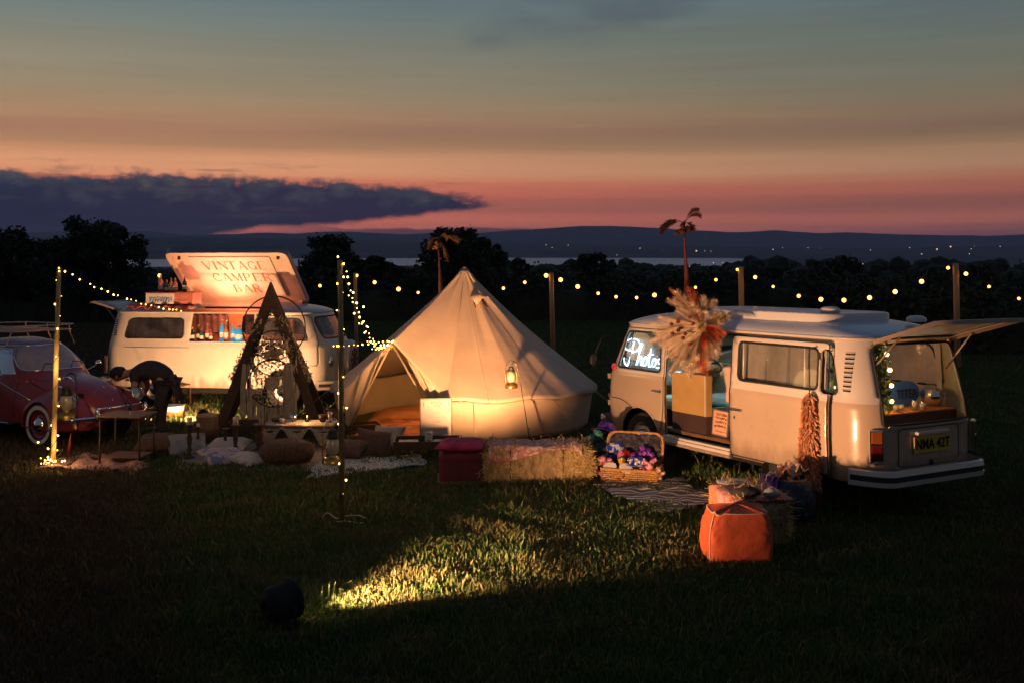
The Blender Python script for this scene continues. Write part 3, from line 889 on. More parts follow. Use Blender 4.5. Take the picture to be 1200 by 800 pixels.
for (x, y, r) in ((.92, .35, .105), (.42, -.40, .10)):
    q = MB(); zb = ZR + .065 if x > .6 else ZR - .03
    q.lathe([(r, 0), (r * 1.05, .02), (r * .95, .045), (r * .6, .065), (0.001, .07)], 20, c=(x, y, zb - .005)); q.build('roof_vent', m_white, pvan)
# louvres behind the rear side window
def louvres(root, s, x0=.20, x1=.33, n=9, dark=m_seam, lip=None):
    fr = MB(); pts = rpoly(rect(x0 - .05, 1.26, x1 + .06, 1.72), .04)
    q = MB()
    for k in range(n):
        z = ZB + .12 + (ZG - ZB - .27) * k / (n - 1)
        def yy(x): 
            x_ = x; xr = vxr(z); rr = .32; w_ = vw(z)
            if x_ > xr + rr: return w_
            d = (xr + rr - x_); return w_ - rr + math.sqrt(max(0, rr * rr - d * d))
        for sub, (dz, o_) in enumerate(((0, .002),)):
            vs = []
            for t in range(5):
                x = x0 + (x1 - x0) * t / 4 + .06
                vs += [(x, s * (yy(x) + .003), z - .011), (x, s * (yy(x) + .003), z + .011)]
            q.add(vs, [(i * 2, i * 2 + 2, i * 2 + 3, i * 2 + 1) for i in range(4)], 0)
            vs = []
            for t in range(5):
                x = x0 + (x1 - x0) * t / 4 + .06
                vs += [(x, s * (yy(x) + .001), z + .020), (x, s * (yy(x) + .012), z + .009)]
            fr.add(vs, [(i * 2, i * 2 + 2, i * 2 + 3, i * 2 + 1) for i in range(4)], 0)
    g = fr.build('vent_louvre', lip or m_white, root, solid=.003)
    q.build('vent_slots', dark, root)
louvres(pvan, 1, .20, .28)
q = MB(); q.tube([(3.80, hw * .945, 1.24), (3.74, hw * .925, 1.70)], .010, 6); q.build('quarter_light_bar', m_chrome, fd)
for z in (.72, 1.08): q = MB(); q.box((4.19, hw * .985, z), (.05, .03, .07)); q.build('door_hinge', m_beige, pvan, bevel=.006)
q = MB(); q.ball((4.28, hw * .90, .80), .035, 12, sc=(.8, .7, 1)); q.build('side_indicator', m_amber, pvan)
q = MB(); q.tube([(4.36, .70, 1.62), (4.42, .82, 1.58), (4.30, 1.02, 1.36)], .007, 6); q.ball((4.30, 1.04, 1.30), .085, 14, sc=(.25, .7, 1)); q.build('wing_mirror', m_rubber, pvan)

# open tailgate and rear
m_hglass = mat('lit_hatch_glass', (.50, .50, .48), rough=.25, var=.15, scale=3, alpha=.75)  # pale diffuse colour stands for flood light caught in the glass
hatch = open_hatch(pvan, mat('brown_trim', (0.30, 0.22, 0.17), rough=.5, var=.1), ang=16, length=.92, glass_m=m_hglass)  # one even brown over the whole tailgate frame
q = MB(); seal(q, sh.loops['hatch_hole'], .014); q.build('hatch_seal', m_rubber, pvan, fix=False)
# number plate, lid handle, lamp
pl = thing_part('number_plate', lid)
q = MB(); q.box((-.045, 0, .74), (.012, .56, .17)); q.build('plate', mat('yellow_plate', (0.62, 0.40, 0.06), rough=.4, var=.08, scale=9), pl, bevel=.004)
q = MB(); Mt = Matrix.Translation((-.054, 0, .74)) @ Matrix(((0, 0, -1, 0), (-1, 0, 0, 0), (0, 1, 0, 0), (0, 0, 0, 1)))
text_mb(q, 'NMA 42T', .14, Mt, 0, .001, .0035, .92); q.build('plate_lettering', m_seam, pl, fix=False)
q = MB(); q.box((-.05, 0, .86), (.05, .50, .035)); q.build('plate_lamp', m_white, lid, bevel=.01)
q = MB(); q.ball((-.04, 0, .55), .028, 12, sc=(.5, .8, 1.2)); q.build('lid_lock', m_rubber, lid)
q = MB(); q.box((.0, 0, .93), (.03, 1.2, .05)); q.build('hatch_sill', m_beige, pvan, bevel=.01)

# ---- interior of the photo van
cab = thing('side_cabinet', 'tan door cabinet with dark base just inside the open van doorway', 'cabinet', pv_loc, HD, tilt=True)
q = MB(); q.box((2.73, .71, .99), (.62, .10, .50)); q.build('cupboard', mat('tan_cabinet_door', (0.44, 0.27, 0.09), rough=.5, var=.1), cab, bevel=.008)
q = MB(); q.box((2.73, .705, .63), (.61, .095, .22)); q.build('plinth', mat('dark_plinth', (0.04, .02, .018), rough=.7), cab)
q = MB(); q.box((2.43, .765, .99), (.014, .012, .49)); q.build('door_edge', m_white, cab)
m_wick = mat('pale_wicker', (0.42, 0.30, 0.16), rough=.8, var=.3, scale=60, bump=.6, bscale=120)
q = MB(); q.box((2.82, .52, 1.21), (.40, .34, .035)); q.build('shelf', m_tanint, cab)
tb = thing('wicker_tray', 'small pale wicker tray sitting on the cabinet inside the van', 'tray', pv_loc, HD, tilt=True)
q = MB(); q.add(*(lambda pr: (pr.v, pr.f))((lambda a: a.prism(rpoly(rect(2.62, .38, 2.98, .68), .06), 1.23, 1.31))(MB()))); q.build('basket', m_wick, tb)
q = MB(); q.tube([(p[0], p[1], 1.315) for p in rpoly(rect(2.61, .37, 2.99, .69), .06)], .012, 6, closed=True); q.build('rim', m_wick, tb)
seat = thing_part('front_seat', pvan)
q = MB()
q.box((3.25, .38, .80), (.52, .50, .16)); q.build('seat', m_mint, seat, bevel=.05)
q = MB(); q.box((2.98 - .14, -.38, 1.12), (.13, .50, .62), rot=(0, R(-12), 0)); q.box((3.1, -.38, .80), (.5, .5, .16)); q.build('driver_seat', m_mint, seat, bevel=.05)
q = MB(); q.box((2.30, .30, 1.06), (.14, .42, .60), rot=(0, R(14), 0)); q.build('backrest', mat('cream_seat', (0.55, .45, .28), rough=.6, var=.08), seat, bevel=.05)
q = MB(); q.box((2.2, .34, .76), (.42, .44, .16)); q.build('bench_cushion', m_mint, seat, bevel=.04)
q = MB(); q.box((2.2, .34, .60), (.40, .42, .16)); q.build('bench_base', m_dark, seat)
q = MB(); q.box((4.02, 0, 1.04), (.25, 1.5, .22)); q.build('dashboard', m_mint, pvan, bevel=.05)
q = MB(); q.box((3.0, 0.0, .62), (.04, 1.5, .24)); q.box((2.35, -.76, .85), (2.6, .03, .60)); q.build('side_panel', m_mint, pvan)
stw = thing_part('steering_wheel', pvan)
Ms = Matrix.Translation((3.62, -.34, 1.24)) @ Matrix.Rotation(R(-28), 4, 'Y')
q = MB(); q.tube([Ms @ Vector((.21 * math.cos(t), .21 * math.sin(t), 0)) for t in [2 * math.pi * k / 32 for k in range(32)]], .013, 6, closed=True); q.build('rim', m_rubber, stw)
q = MB(); q.tube([Ms @ Vector((0, -.2, 0)), Ms @ Vector((0, .2, 0))], .011, 6); q.tube([Ms @ Vector((0, 0, 0)), (3.9, -.38, .95)], .02, 6); q.ball(Ms @ Vector((0, 0, .01)), .05, 10, sc=(1, 1, .4)); q.build('spokes', m_rubber, stw)
# strap and towel at the door pillar
tw = thing('hanging_towel', 'pink towel hanging at the rear edge of the open van doorway', 'towel', pv_loc, HD, tilt=True)
q = MB(); q.grid(lambda u, v: (2.02 + .10 * u + .012 * math.sin(v * 9), hw - .14 - .02 * math.sin(u * 9), 1.38 - .42 * v), 8, 14); q.build('cloth', mat('pink_cotton', (0.62, .40, .33), rough=.9, var=.1), tw, solid=.01)
# small framed card
def sign_card(name, label, loc_pts, w_, h_, yaw, lean, frame_m, paper_m, ink_m, lines, cat='sign', tilt=False, z=0.0, fw=.016, loc=None):
    r = thing(name, label, cat, loc, yaw, tilt=tilt)
    Mx = Matrix.Translation((0, 0, z)) @ Matrix.Rotation(lean, 4, 'X') @ Matrix.Rotation(R(90), 4, 'X')      # text plane: x right, y up, faces -Y
    q = MB(); q.box((0, h_ / 2, 0), (w_, h_, .008), M=Mx); q.build('board', paper_m, r)
    if frame_m:
        q = MB()
        for (a, b, c, d) in ((0, 0, w_ + fw, fw), (0, h_, w_ + fw, fw), (-w_ / 2, h_ / 2, fw, h_ + fw), (w_ / 2, h_ / 2, fw, h_ + fw)): q.box((a, b, .003), (c, d, .022), M=Mx)
        q.build('frame', frame_m, r, bevel=.002)
    q = MB()
    for (yy, ww, th, seed) in lines:
        rr = random.Random(seed); x = -ww / 2
        while x < ww / 2:
            l = rr.uniform(.012, .03) * (w_ / .25)
            y0 = yy + rr.uniform(-.15, .15) * th
            q.tube([Mx @ Vector((x + l * t / 4, y0 + th * .5 * math.sin(t * 2.1 + rr.random() * 2), .0055)) for t in range(5)], th * .11, 4)
            x += l * 1.15
    q.build('handwriting', ink_m, r, fix=False)
    return r
pM = Matrix.Translation(pv_loc) @ Euler(pvan.rotation_euler).to_matrix().to_4x4()
def pvl(x, y, z): return tuple(pM @ Vector((x * 1.07, y, z)))
m_inkb = mat('brown_ink', (.20, .07, .03), rough=.8)
sign_card('framed_card', 'peach card in a thin silver frame standing on the van floor in the doorway', None, .27, .30, HD + math.pi, R(-6), mat('silver_frame', (.5, .5, .52), rough=.3, metal=.8), mat('peach_card', (0.72, 0.40, 0.24), rough=.8, var=.05), m_inkb,
          [(.25, .16, .035, 1), (.205, .20, .03, 2), (.16, .18, .03, 3), (.11, .20, .035, 4), (.05, .16, .02, 5)], loc=pvl(2.30, .66, .525))
# neon sign in the front door window
neon = thing('neon_sign', 'glowing white neon lettering reading Photos in the van front window', 'neon sign', pv_loc, HD, tilt=True)
m_neon = mat('neon_tube', (1, 1, 1), var=0, emit=(.55, .80, 1.0), es=5)
def smooth(pts, n=6):
    out = []; P = [Vector(p) for p in pts]
    for i in range(len(P) - 1):
        p0 = P[max(i - 1, 0)]; p1 = P[i]; p2 = P[i + 1]; p3 = P[min(i + 2, len(P) - 1)]
        for k in range(n):
            t = k / n
            out.append(.5 * ((2 * p1) + (p2 - p0) * t + (2 * p0 - 5 * p1 + 4 * p2 - p3) * t * t + (3 * p1 - p0 - 3 * p2 + p3) * t ** 3))
    out.append(P[-1]); return out
strokes = [
    [(.02, .30), (.05, .10), (.13, .02), (.17, .25), (.21, .62), (.24, .93)],                     # stem of P with a hook
    [(.17, .60), (.04, .62), (.02, .85), (.14, 1.02), (.32, 1.0), (.40, .82), (.34, .62), (.20, .52)],
    [(.36, .08), (.40, .45), (.45, .86), (.42, .80), (.39, .30), (.38, .10), (.42, .34), (.47, .42), (.49, .30), (.48, .12), (.52, .10)],   # h
    [(.52, .10), (.53, .30), (.59, .42), (.63, .30), (.60, .12), (.54, .12), (.53, .26), (.60, .40), (.66, .32)],      # o
    [(.70, .74), (.68, .40), (.68, .14), (.72, .08), (.76, .14)], [(.64, .50), (.76, .54)],                                                    # t
    [(.76, .14), (.77, .32), (.82, .40), (.86, .28), (.83, .12), (.78, .12), (.77, .26), (.83, .38), (.88, .34)],      # o
    [(.96, .42), (.90, .36), (.92, .26), (.97, .20), (.95, .08), (.88, .08)],                                           # s
]
q = MB()
for st_ in strokes:
    for off_ in (0,):
        pts = []
        for (a, b) in smooth([(p[0], p[1], 0) for p in st_]) if False else [(v.x, v.y) for v in smooth([(p[0], p[1], 0) for p in st_])]:
            pts.append((3.97 - a * .78 - (b - .5) * .07, hw * .955 - .05, 1.235 + b * .36))
        q.tube(pts, .0068, 6)
q.build('letters', m_neon, neon, fix=False)
q = MB(); q.add([(4.0, hw * .95 - .075, 1.21), (3.17, hw * .95 - .075, 1.21), (3.17, hw * .95 - .075, 1.62), (3.9, hw * .95 - .075, 1.62)], [(0, 1, 2, 3)])
q.build('backing_panel', mat('clear_backing', (.55, .6, .65), rough=.2, alpha=.35, var=.1), neon)
# red flower clip at the window foot
fl = thing('pink_flower', 'small pink paper flower at the lower front corner of the neon window', 'flower', pvl(4.06, .86, 1.22), HD)
q = MB()
for k in range(7): q.ball((.03 * math.cos(k * .9), .02, .03 * math.sin(k * .9)), .024, 8, sc=(1, .6, 1))
q.build('petals', mat('pink_paper', (.75, .10, .14), rough=.8), fl)

XS = 1.07
for o in [pvan, cab, tb, tw, neon]: o.scale = (XS, 1, 1)

# ---- things in the back of the photo van
def vthing(name, label, cat, group=None):
    t = thing(name, label, cat, pv_loc, HD, group, tilt=True); t.scale = (XS, 1, 1); return t
m_orange = mat('orange_table_top', (.50, .20, .05), rough=.55, var=.25, scale=7, stretch=(1, 5, 1))
q = MB(); q.box((.45, 0, 1.02), (.62, 1.30, .045)); q.build('tailboard', m_orange, pvan, bevel=.006)
q = MB(); q.box((.14, 0, .975), (.02, 1.28, .11)); q.build('tailboard_front', mat('dark_wood', (.09, .035, .015), rough=.6, var=.3), pvan)
def foliage_strand(name, par, pts, n=160, w_=.05, leaf=.035, m=None, seed=3):
    rr = random.Random(seed); q = MB(); P = smooth(pts, 8)
    for _ in range(n):
        p = P[rr.randrange(len(P))] + Vector((rr.gauss(0, w_ * .5), rr.gauss(0, w_ * .5), rr.gauss(0, w_ * .4)))
        M_ = Matrix.Translation(p) @ Euler((rr.uniform(0, 6), rr.uniform(0, 6), rr.uniform(0, 6))).to_matrix().to_4x4()
        l = leaf * rr.uniform(.6, 1.3)
        q.add([(0, 0, 0), (l * .5, l * .22, 0), (l, 0, .1 * l), (l * .5, -l * .22, 0)], [(0, 1, 2, 3)], 0, False, M_)
    return q.build(name, m or m_leaf, par, fix=False)
def garland(label, pts, bulbs, seed):
    t = vthing('leaf_garland', label, 'garland')
    foliage_strand('leaves', t, pts, 420, .07, .06, seed=seed)
    for b in bulbs:
        q = MB(); q.ball(b, .022, 10); q.build('bulb', m_bulbw, t)
    return t
garland('leafy garland with round warm bulbs hanging down the inside of the open rear hatch', [(.20, .52, 1.74), (.17, .48, 1.5), (.16, .50, 1.3), (.15, .46, 1.08)],
        [(.12, .46, 1.66), (.10, .44, 1.50), (.10, .42, 1.34), (.10, .42, 1.18), (.14, .52, 1.10)], 5)
garland('leafy garland with round warm bulbs behind the small rear side window of the van', [(.50, .74, 1.70), (.46, .75, 1.5), (.50, .75, 1.25)],
        [(.47, .765, 1.60), (.46, .77, 1.44), (.48, .775, 1.30)], 6)
ov = vthing('oval_sign', 'blue oval lettered sign propped on the orange shelf in the van rear', 'sign')
Mo = Matrix.Translation((.42, -.20, 1.19)) @ Matrix(((0, 0, -1, 0), (-1, 0, 0, 0), (0, 1, 0, 0), (0, 0, 0, 1)))
q = MB(); q.prism([(.24 * math.cos(t), .135 * math.sin(t)) for t in [2 * math.pi * k / 36 for k in range(36)]], -.012, .0, M=Mo); q.build('board', mat('blue_enamel', (.05, .16, .50), rough=.35, var=.15), ov)
q = MB(); text_mb(q, 'TITER', .13, Mo @ Matrix.Translation((.03, -.01, .003)), 0, .001, .003); q.build('lettering', mat('deep_navy', (.02, .02, .06), rough=.6), ov, fix=False)
mbll = vthing('mirror_ball', 'small silver mirror ball on the orange shelf in the van rear', 'mirror ball')
q = MB()
rr_ = .115; c_ = Vector((.34, -.52, 1.16))
for i in range(12):
    a0 = math.pi * i / 12; a1 = math.pi * (i + 1) / 12; nn = max(6, int(24 * math.sin((a0 + a1) / 2)))
    for k in range(nn):
        t0 = 2 * math.pi * k / nn; t1 = 2 * math.pi * (k + 1) / nn
        q.add([tuple(c_ + rr_ * Vector((math.sin(a) * math.cos(t), math.sin(a) * math.sin(t), math.cos(a)))) for a, t in ((a0, t0), (a1, t0), (a1, t1), (a0, t1))], [(0, 1, 2, 3)], 0, False)
q.build('mirror_tiles', m_chrome, mbll, fix=False)
rc = random.Random(4)
m_cup = mat('printed_cup', (.55, .45, .36), rough=.5, var=.5, scale=40, bump=0)
for k, (x, y, h_) in enumerate(((.20, .42, .07), (.24, .30, .06), (.18, .16, .10), (.22, -.02, .07), (.26, -.60, .16))):
    lb = ['small cup nearest the bulb garland on the van rear shelf', 'low cup second from the bulb garland on the van rear shelf', 'square tea light holder in front of the blue oval sign',
          'small glass between the blue oval sign and the mirror ball', 'tall pale glass standing right of the mirror ball'][k]
    t = vthing('cup', lb, 'cup', 'small cups on the van rear shelf')
    q = MB(); r0 = .032; q.lathe([(.001, 0), (r0 * .8, 0), (r0, h_), (r0 * .9, h_), (r0 * .7, .01)], 14, c=(x, y - .2 * (k < 4), 1.043)); q.build('cup_body', m_cup, t)
    q = MB(); q.lathe([(r0, 0), (r0 * 1.06, .004), (r0, .008)], 14, c=(x, y - .2 * (k < 4), 1.04 + h_)); q.build('rim', m_chrome, t)

# ================================================================== BAR VAN
ZB, ZG, ZR = 1.20, 1.745, 1.92
m_litint = mat('orange_lit_lining', (0.42, 0.20, 0.10), rough=.6, var=.1)  # cream inside; the orange bar light is put into this colour
bv_y = 20.1
BY = bv_y; BX = -7.46
BX = -7.60
bv_loc = (BX, BY, gz(BY))
bvan, sh2, fd2, lid2, two2, m42 = van('camper_van', 'cream vintage camper van opened up as a bar with a raised roof sign', dict(
    loc=bv_loc, yaw=R(-8), side=-1, up=m_cream, low=m_cream, inn=m_litint, kind='bar', curtain=m_curtain2, curtained=['pane_b', 'pane_e']))
BZ = 1.0
roof(bvan, [mat('bar_van_roof', (0.30, 0.34, 0.42), rough=.35, var=.06, scale=2, coat=.4), m_litint], hole=(1.25, 3.15), rows=22)
louvres(bvan, -1, .13, .22)
h2 = open_hatch(bvan, m_cream, ang=14, length=.62, glass_m=m_hglass)
q = MB(); seal(q, sh2.loops['hatch_hole'], .014); q.build('hatch_seal', m_rubber, bvan, fix=False)
q = MB(); q.box((2.35, -hw + .12, ZB + .0), (1.24, .24, .03)); q.build('bar_counter', m_cream, bvan, bevel=.004)
q = MB(); q.box((.62, -hw - .004, .94), (.13, .004, .15)); q.build('fuel_flap', m_cream, lid2 if 0 else bvan, bevel=.01)
q = MB(); q.box((1.1, -hw - .002, 1.10), (1.3, .004, .006)); q.build('swage_line', m_seam, bvan)
# spare wheel on the nose, with a dark red emblem
sw = thing_part('spare_wheel', bvan)
Mw = Matrix.Translation((L + .02, .0, .86)) @ Matrix.Rotation(math.pi / 2, 4, 'Y')
q = MB(); q.lathe([(.001, 0), (.34, 0), (.36, .03), (.36, .16), (.34, .20), (.30, .22), (.001, .225)], 32, M=Mw); q.build('cover', m_cream, sw)
q = MB(); q.lathe([(.30, .2215), (.28, .226)], 32, M=Mw); q.lathe([(.20, .226), (.17, .228)], 32, M=Mw)
for k in range(8):
    a = k * math.pi / 4; q.box(tuple(Mw @ Vector((.12 * math.cos(a), .12 * math.sin(a), .228))), (.006, .05, .20), rot=(a, 0, 0))
q.build('emblem', mat('dark_red_emblem', (.14, .02, .02), rough=.5), sw)
# raised roof lid with sign
ld = thing_part('roof_lid', bvan)
ld.location = (1.06, .79, 1.80)
ldM = Matrix.Rotation(R(-47), 4, 'X')                       # the lid plane: u = x, v = up, tilted back towards the front side
Lw, Lh, Dp = 2.42, 1.72, .17
def lidp(x, v, d=0.0):                                       # d: depth on the outside
    a = R(38); return (x, -v * math.cos(a) - d * math.sin(a) * -1 * -1 if 0 else -v * math.cos(a) + d * math.sin(a), v * math.sin(a) + d * math.cos(a))
out_ = rpoly(rect(0, 0, Lw, Lh), .16, 8); inn_ = rpoly(rect(.10, .10, Lw - .10, Lh - .10), .12, 8); n = len(out_)
q = MB()
vs = [lidp(p[0], p[1], 0) for p in out_] + [lidp(p[0], p[1], Dp * .8) for p in out_] + [lidp(Lw / 2 + (p[0] - Lw / 2) * .9, Lh / 2 + (p[1] - Lh / 2) * .9, Dp) for p in out_]
fs = [(i, (i + 1) % n, (i + 1) % n + n, i + n) for i in range(n)] + [(i + n, (i + 1) % n + n, (i + 1) % n + 2 * n, i + 2 * n) for i in range(n)] + [tuple(range(2 * n, 3 * n))]
q.add(vs, fs, 0, True)
q.build('lid_shell', mat('dark_blue_roof', (.10, .12, .17), rough=.4, var=.1, coat=.3), ld, fix=False)
q = MB()
vs = [lidp(p[0], p[1], 0) for p in out_] + [lidp(p[0], p[1], .004) for p in inn_] + [lidp(p[0], p[1], .09) for p in inn_]
fs = [(i, (i + 1) % n, (i + 1) % n + n, i + n) for i in range(n)] + [(i + n, (i + 1) % n + n, (i + 1) % n + 2 * n, i + 2 * n) for i in range(n)] + [tuple(range(2 * n, 3 * n))]
q.add(vs, fs, 0, False); q.build('lid_lining', mat('cream_lining', (.62, .50, .38), rough=.6, var=.08), ld, fix=False)
for sx in (.22, Lw - .22):
    q = MB(); q.box(lidp(sx, Lh * .88, .05), (.05, .03, .07)); q.build('lid_catch', m_rubber, ld)
q = MB(); a_ = lidp(.16, .9, .0); q.tube([a_, (.16, -.72, .03)], .012, 6); b_ = lidp(Lw - .16, .9, .0); q.tube([b_, (Lw - .16, -.72, .03)], .012, 6); 
# sign board inside the lid with serif lettering
sb = thing_part('sign_board', ld)
q = MB(); sg_o = rpoly(rect(.40, .26, 2.02, 1.52), .05, 4); n2 = len(sg_o)
q.add([lidp(p[0], p[1], .055) for p in sg_o] + [lidp(p[0], p[1], .088) for p in sg_o], [tuple(range(n2))] + [(i, (i + 1) % n2, (i + 1) % n2 + n2, i + n2) for i in range(n2)])
q.build('board', mat('cream_sign_board', (.66, .54, .44), rough=.55, var=.06), sb, fix=False)
SER = {  # strokes: (points, thickness); thin = .05, thick = .13
 'V': [([(.02, 1), (.42, 0)], .15), ([(.80, 1), (.44, 0)], .05), ('s', -.06, 1, .24), ('s', .68, 1, .22)], 'I': [([(.2, 0), (.2, 1)], .15), ('s', .05, 0, .3), ('s', .05, 1, .3)],
 'N': [([(.12, 0), (.12, 1)], .05), ([(.10, 1), (.78, 0)], .15), ([(.78, 0), (.78, 1)], .05), ('s', 0, 0, .24), ('s', .66, 1, .24), ('s', -.02, 1, .2)],
 'T': [([(.4, 0), (.4, 1)], .15), ([(.0, 1), (.8, 1)], .05), ([(.01, 1), (.01, .82)], .04), ([(.79, 1), (.79, .82)], .04), ('s', .25, 0, .3)],
 'A': [([(.42, 1), (.08, 0)], .05), ([(.42, 1), (.80, 0)], .15), ([(.2, .34), (.66, .34)], .05), ('s', -.03, 0, .22), ('s', .66, 0, .26)],
 'G': [([(.74, .78), (.60, .96), (.42, 1), (.18, .86), (.08, .5), (.18, .14), (.42, 0), (.62, .04), (.74, .16)], .09), ([(.74, 0), (.74, .42)], .13), ([(.56, .42), (.86, .42)], .05)],
 'E': [([(.15, 0), (.15, 1)], .15), ([(.02, 1), (.66, 1)], .05), ([(.15, .52), (.5, .52)], .05), ([(.02, 0), (.70, 0)], .05), ([(.66, 1), (.66, .8)], .05), ([(.70, 0), (.70, .22)], .05), ([(.5, .62), (.5, .42)], .04)],
 'C': [([(.74, .76), (.60, .96), (.42, 1), (.18, .86), (.08, .5), (.18, .14), (.42, 0), (.62, .05), (.76, .22)], .09), ([(.75, 1), (.75, .72)], .05)],
 'M': [([(.14, 0), (.14, 1)], .05), ([(.12, 1), (.5, .05)], .15), ([(.86, 1), (.5, .05)], .05), ([(.88, 0), (.88, 1)], .15), ('s', .02, 0, .24), ('s', .74, 0, .28), ('s', .0, 1, .2), ('s', .82, 1, .2)],
 'P': [([(.15, 0), (.15, 1)], .15), ([(.02, 1), (.45, 1), (.66, .9), (.70, .74), (.64, .56), (.45, .48), (.15, .48)], .06), ([(.68, .84), (.68, .62)], .12), ('s', .0, 0, .32)],
 'R': [([(.15, 0), (.15, 1)], .15), ([(.02, 1), (.45, 1), (.66, .9), (.68, .76), (.62, .58), (.45, .5), (.15, .5)], .06), ([(.67, .84), (.67, .66)], .11), ([(.42, .5), (.80, 0)], .14), ('s', .0, 0, .32), ('s', .72, 0, .2)],
 'B': [([(.15, 0), (.15, 1)], .15), ([(.02, 1), (.42, 1), (.62, .9), (.64, .76), (.56, .58), (.42, .53), (.15, .53)], .06), ([(.42, .53), (.64, .46), (.70, .28), (.62, .08), (.42, 0), (.02, 0)], .06), ([(.66, .38), (.66, .16)], .12)]}
q = MB()
def put_word(word, cx, y0, h_, gap=.16):
    wd = {'I': .4, 'M': 1.0}; x = 0; tot = sum(wd.get(c, .84) + gap for c in word) - gap
    x = cx - tot * h_ * .82 / 2
    for c in word:
        for st_ in SER[c]:
            if st_[0] == 's': segs = [((st_[1], st_[2]), (st_[1] + st_[3], st_[2]))]; th = .045
            else: segs = list(zip(st_[0], st_[0][1:])); th = st_[1]
            for (a, b) in segs:
                A_ = Vector((x + a[0] * h_ * .82, y0 + a[1] * h_)); B_ = Vector((x + b[0] * h_ * .82, y0 + b[1] * h_)); d = (B_ - A_).normalized(); nn = Vector((-d.y, d.x)) * th * h_ * .5
                A2 = A_ - d * th * h_ * .2; B2 = B_ + d * th * h_ * .2
                q.add([lidp(t.x, t.y, .053) for t in (A2 - nn, B2 - nn, B2 + nn, A2 + nn)], [(0, 1, 2, 3)], 0, False)
        x += (wd.get(c, .84) + gap) * h_ * .82
put_word('VINTAGE', 1.25, 1.15, .24); put_word('CAMPER', 1.28, .78, .24); put_word('BAR', 1.28, .42, .24)
q.build('lettering', mat('faded_red_lettering', (.52, .12, .06), rough=.7, var=.15), sb, fix=False)
bvan.scale = (1.0, 1, BZ)
bM = Matrix.Translation(bv_loc) @ Euler(bvan.rotation_euler).to_matrix().to_4x4() @ Matrix.Diagonal((1, 1, BZ, 1))
def bvl(x, y, z): return tuple(bM @ Vector((x, y, z)))
# ================================================================== BELL TENT
TC = Vector((-.80, 17.2, 0)); TC.z = gz(17.2)
tent = thing('bell_tent', 'large cream canvas bell tent with an open front and a warm lit inside', 'tent', TC, 0)
m_canvas = mat('cream_canvas', (0.64, 0.52, 0.40), rough=.9, var=.10, scale=2.5, transl=.22, bump=.3, bscale=9)
m_canvas2 = mat('canvas_seam', (0.44, 0.33, 0.22), rough=.9, var=.1)
def tz(x, y): return gz(TC.y + y) - TC.z           # ground relative to the tent base
PK, RE, ZE, RW = 2.55, 2.22, .60, 2.05
d0, d1, dA = R(213), R(266), R(239)
apex = Vector((1.98 * math.cos(dA), 1.98 * math.sin(dA), 1.50))
def eave(t):
    return Vector((RE * math.cos(t), RE * math.sin(t), ZE + .02 * math.cos(12 * t) + tz(0, RE * math.sin(t))))
def edge(t):
    t = t % (2 * math.pi)
    if d0 < t < dA: return eave(d0).lerp(apex, ((t - d0) / (dA - d0)))
    if dA <= t < d1: return apex.lerp(eave(d1), ((t - dA) / (d1 - dA)))
    return eave(t)
peak = Vector((0, 0, PK))
def sag(t, v):
    s = math.sin(math.pi * v)
    seam = abs(math.sin(6 * t + .4)) ** .6
    inner = not (d0 < t % (2 * math.pi) < d1)
    return -(.05 + .03 * seam) * s if inner else -.02 * s
def roofp(u, v):
    t = u * 2 * math.pi; e = edge(t); p = peak.lerp(e, v)
    n = Vector((math.cos(t), math.sin(t), .9)).normalized()
    wr = .014 * _pn(Vector((t * 9, v * 2.2, 1))) + .022 * _pn(Vector((t * 3, v * 1.5, 4))) + .008 * _pn(Vector((t * 22, v * 3, 7)))
    return p + n * (sag(t, v) + wr * (1 if v > .05 else 0)) + Vector((.05 * math.cos(t), .05 * math.sin(t), 0)) * max(0, 1 - v * 12)
us = sorted(set([k / 200 for k in range(200)] + [d0 / (2 * math.pi), d1 / (2 * math.pi), dA / (2 * math.pi)]))
nv = 36; q = MB(); vs = [tuple(roofp(u, v / nv)) for v in range(nv + 1) for u in us]; n = len(us)
q.add(vs, [(j * n + i, j * n + (i + 1) % n, (j + 1) * n + (i + 1) % n, (j + 1) * n + i) for j in range(nv) for i in range(n)], 0, True)
# eave hem
for i in range(n):
    pass
q.build('canopy', m_canvas, tent, fix=False, solid=.008)
# wall
q = MB()
span = [t for t in np.linspace(d1, d0 + 2 * math.pi, 150)]
def wallp(t, v):
    r = RE - .06 + (RW - RE + .06) * v + .012 * math.sin(t * 30) * v + .010 * _pn(Vector((t * 8, v * 2, 0)))
    x, y = r * math.cos(t), r * math.sin(t); zt = ZE - .01 + .02 * math.cos(12 * t)
    g = tz(x, y)
    return (x, y, g + zt * (1 - v) + .0)
vs = [wallp(t, v / 8) for v in range(9) for t in span]; n = len(span)
q.add(vs, [(j * n + i, j * n + i + 1, (j + 1) * n + i + 1, (j + 1) * n + i) for j in range(8) for i in range(n - 1)], 0, True)
q.build('wall', m_canvas, tent, fix=False, solid=.006)
# mud flap hem dark strip and seams
q = MB()
for k in range(12):
    t = R(30 * k + 12)
    if d0 - .02 < t < d1 + .02: continue
    q.tube([roofp(t / (2 * math.pi), v / 14) + Vector((math.cos(t), math.sin(t), 1)) * .003 for v in range(1, 15)], .006, 5)
q.tube([eave(t) + Vector((0, 0, -.012)) for t in span], .010, 5)
q.build('seams', m_canvas2, tent, fix=False)
q = MB(); q.lathe([(.13, -.14), (.06, -.03), (.035, .02), (.001, .04)], 16, c=(0, 0, PK + .01)); q.build('peak_cap', mat('grey_cap', (.20, .17, .14), rough=.8), tent)
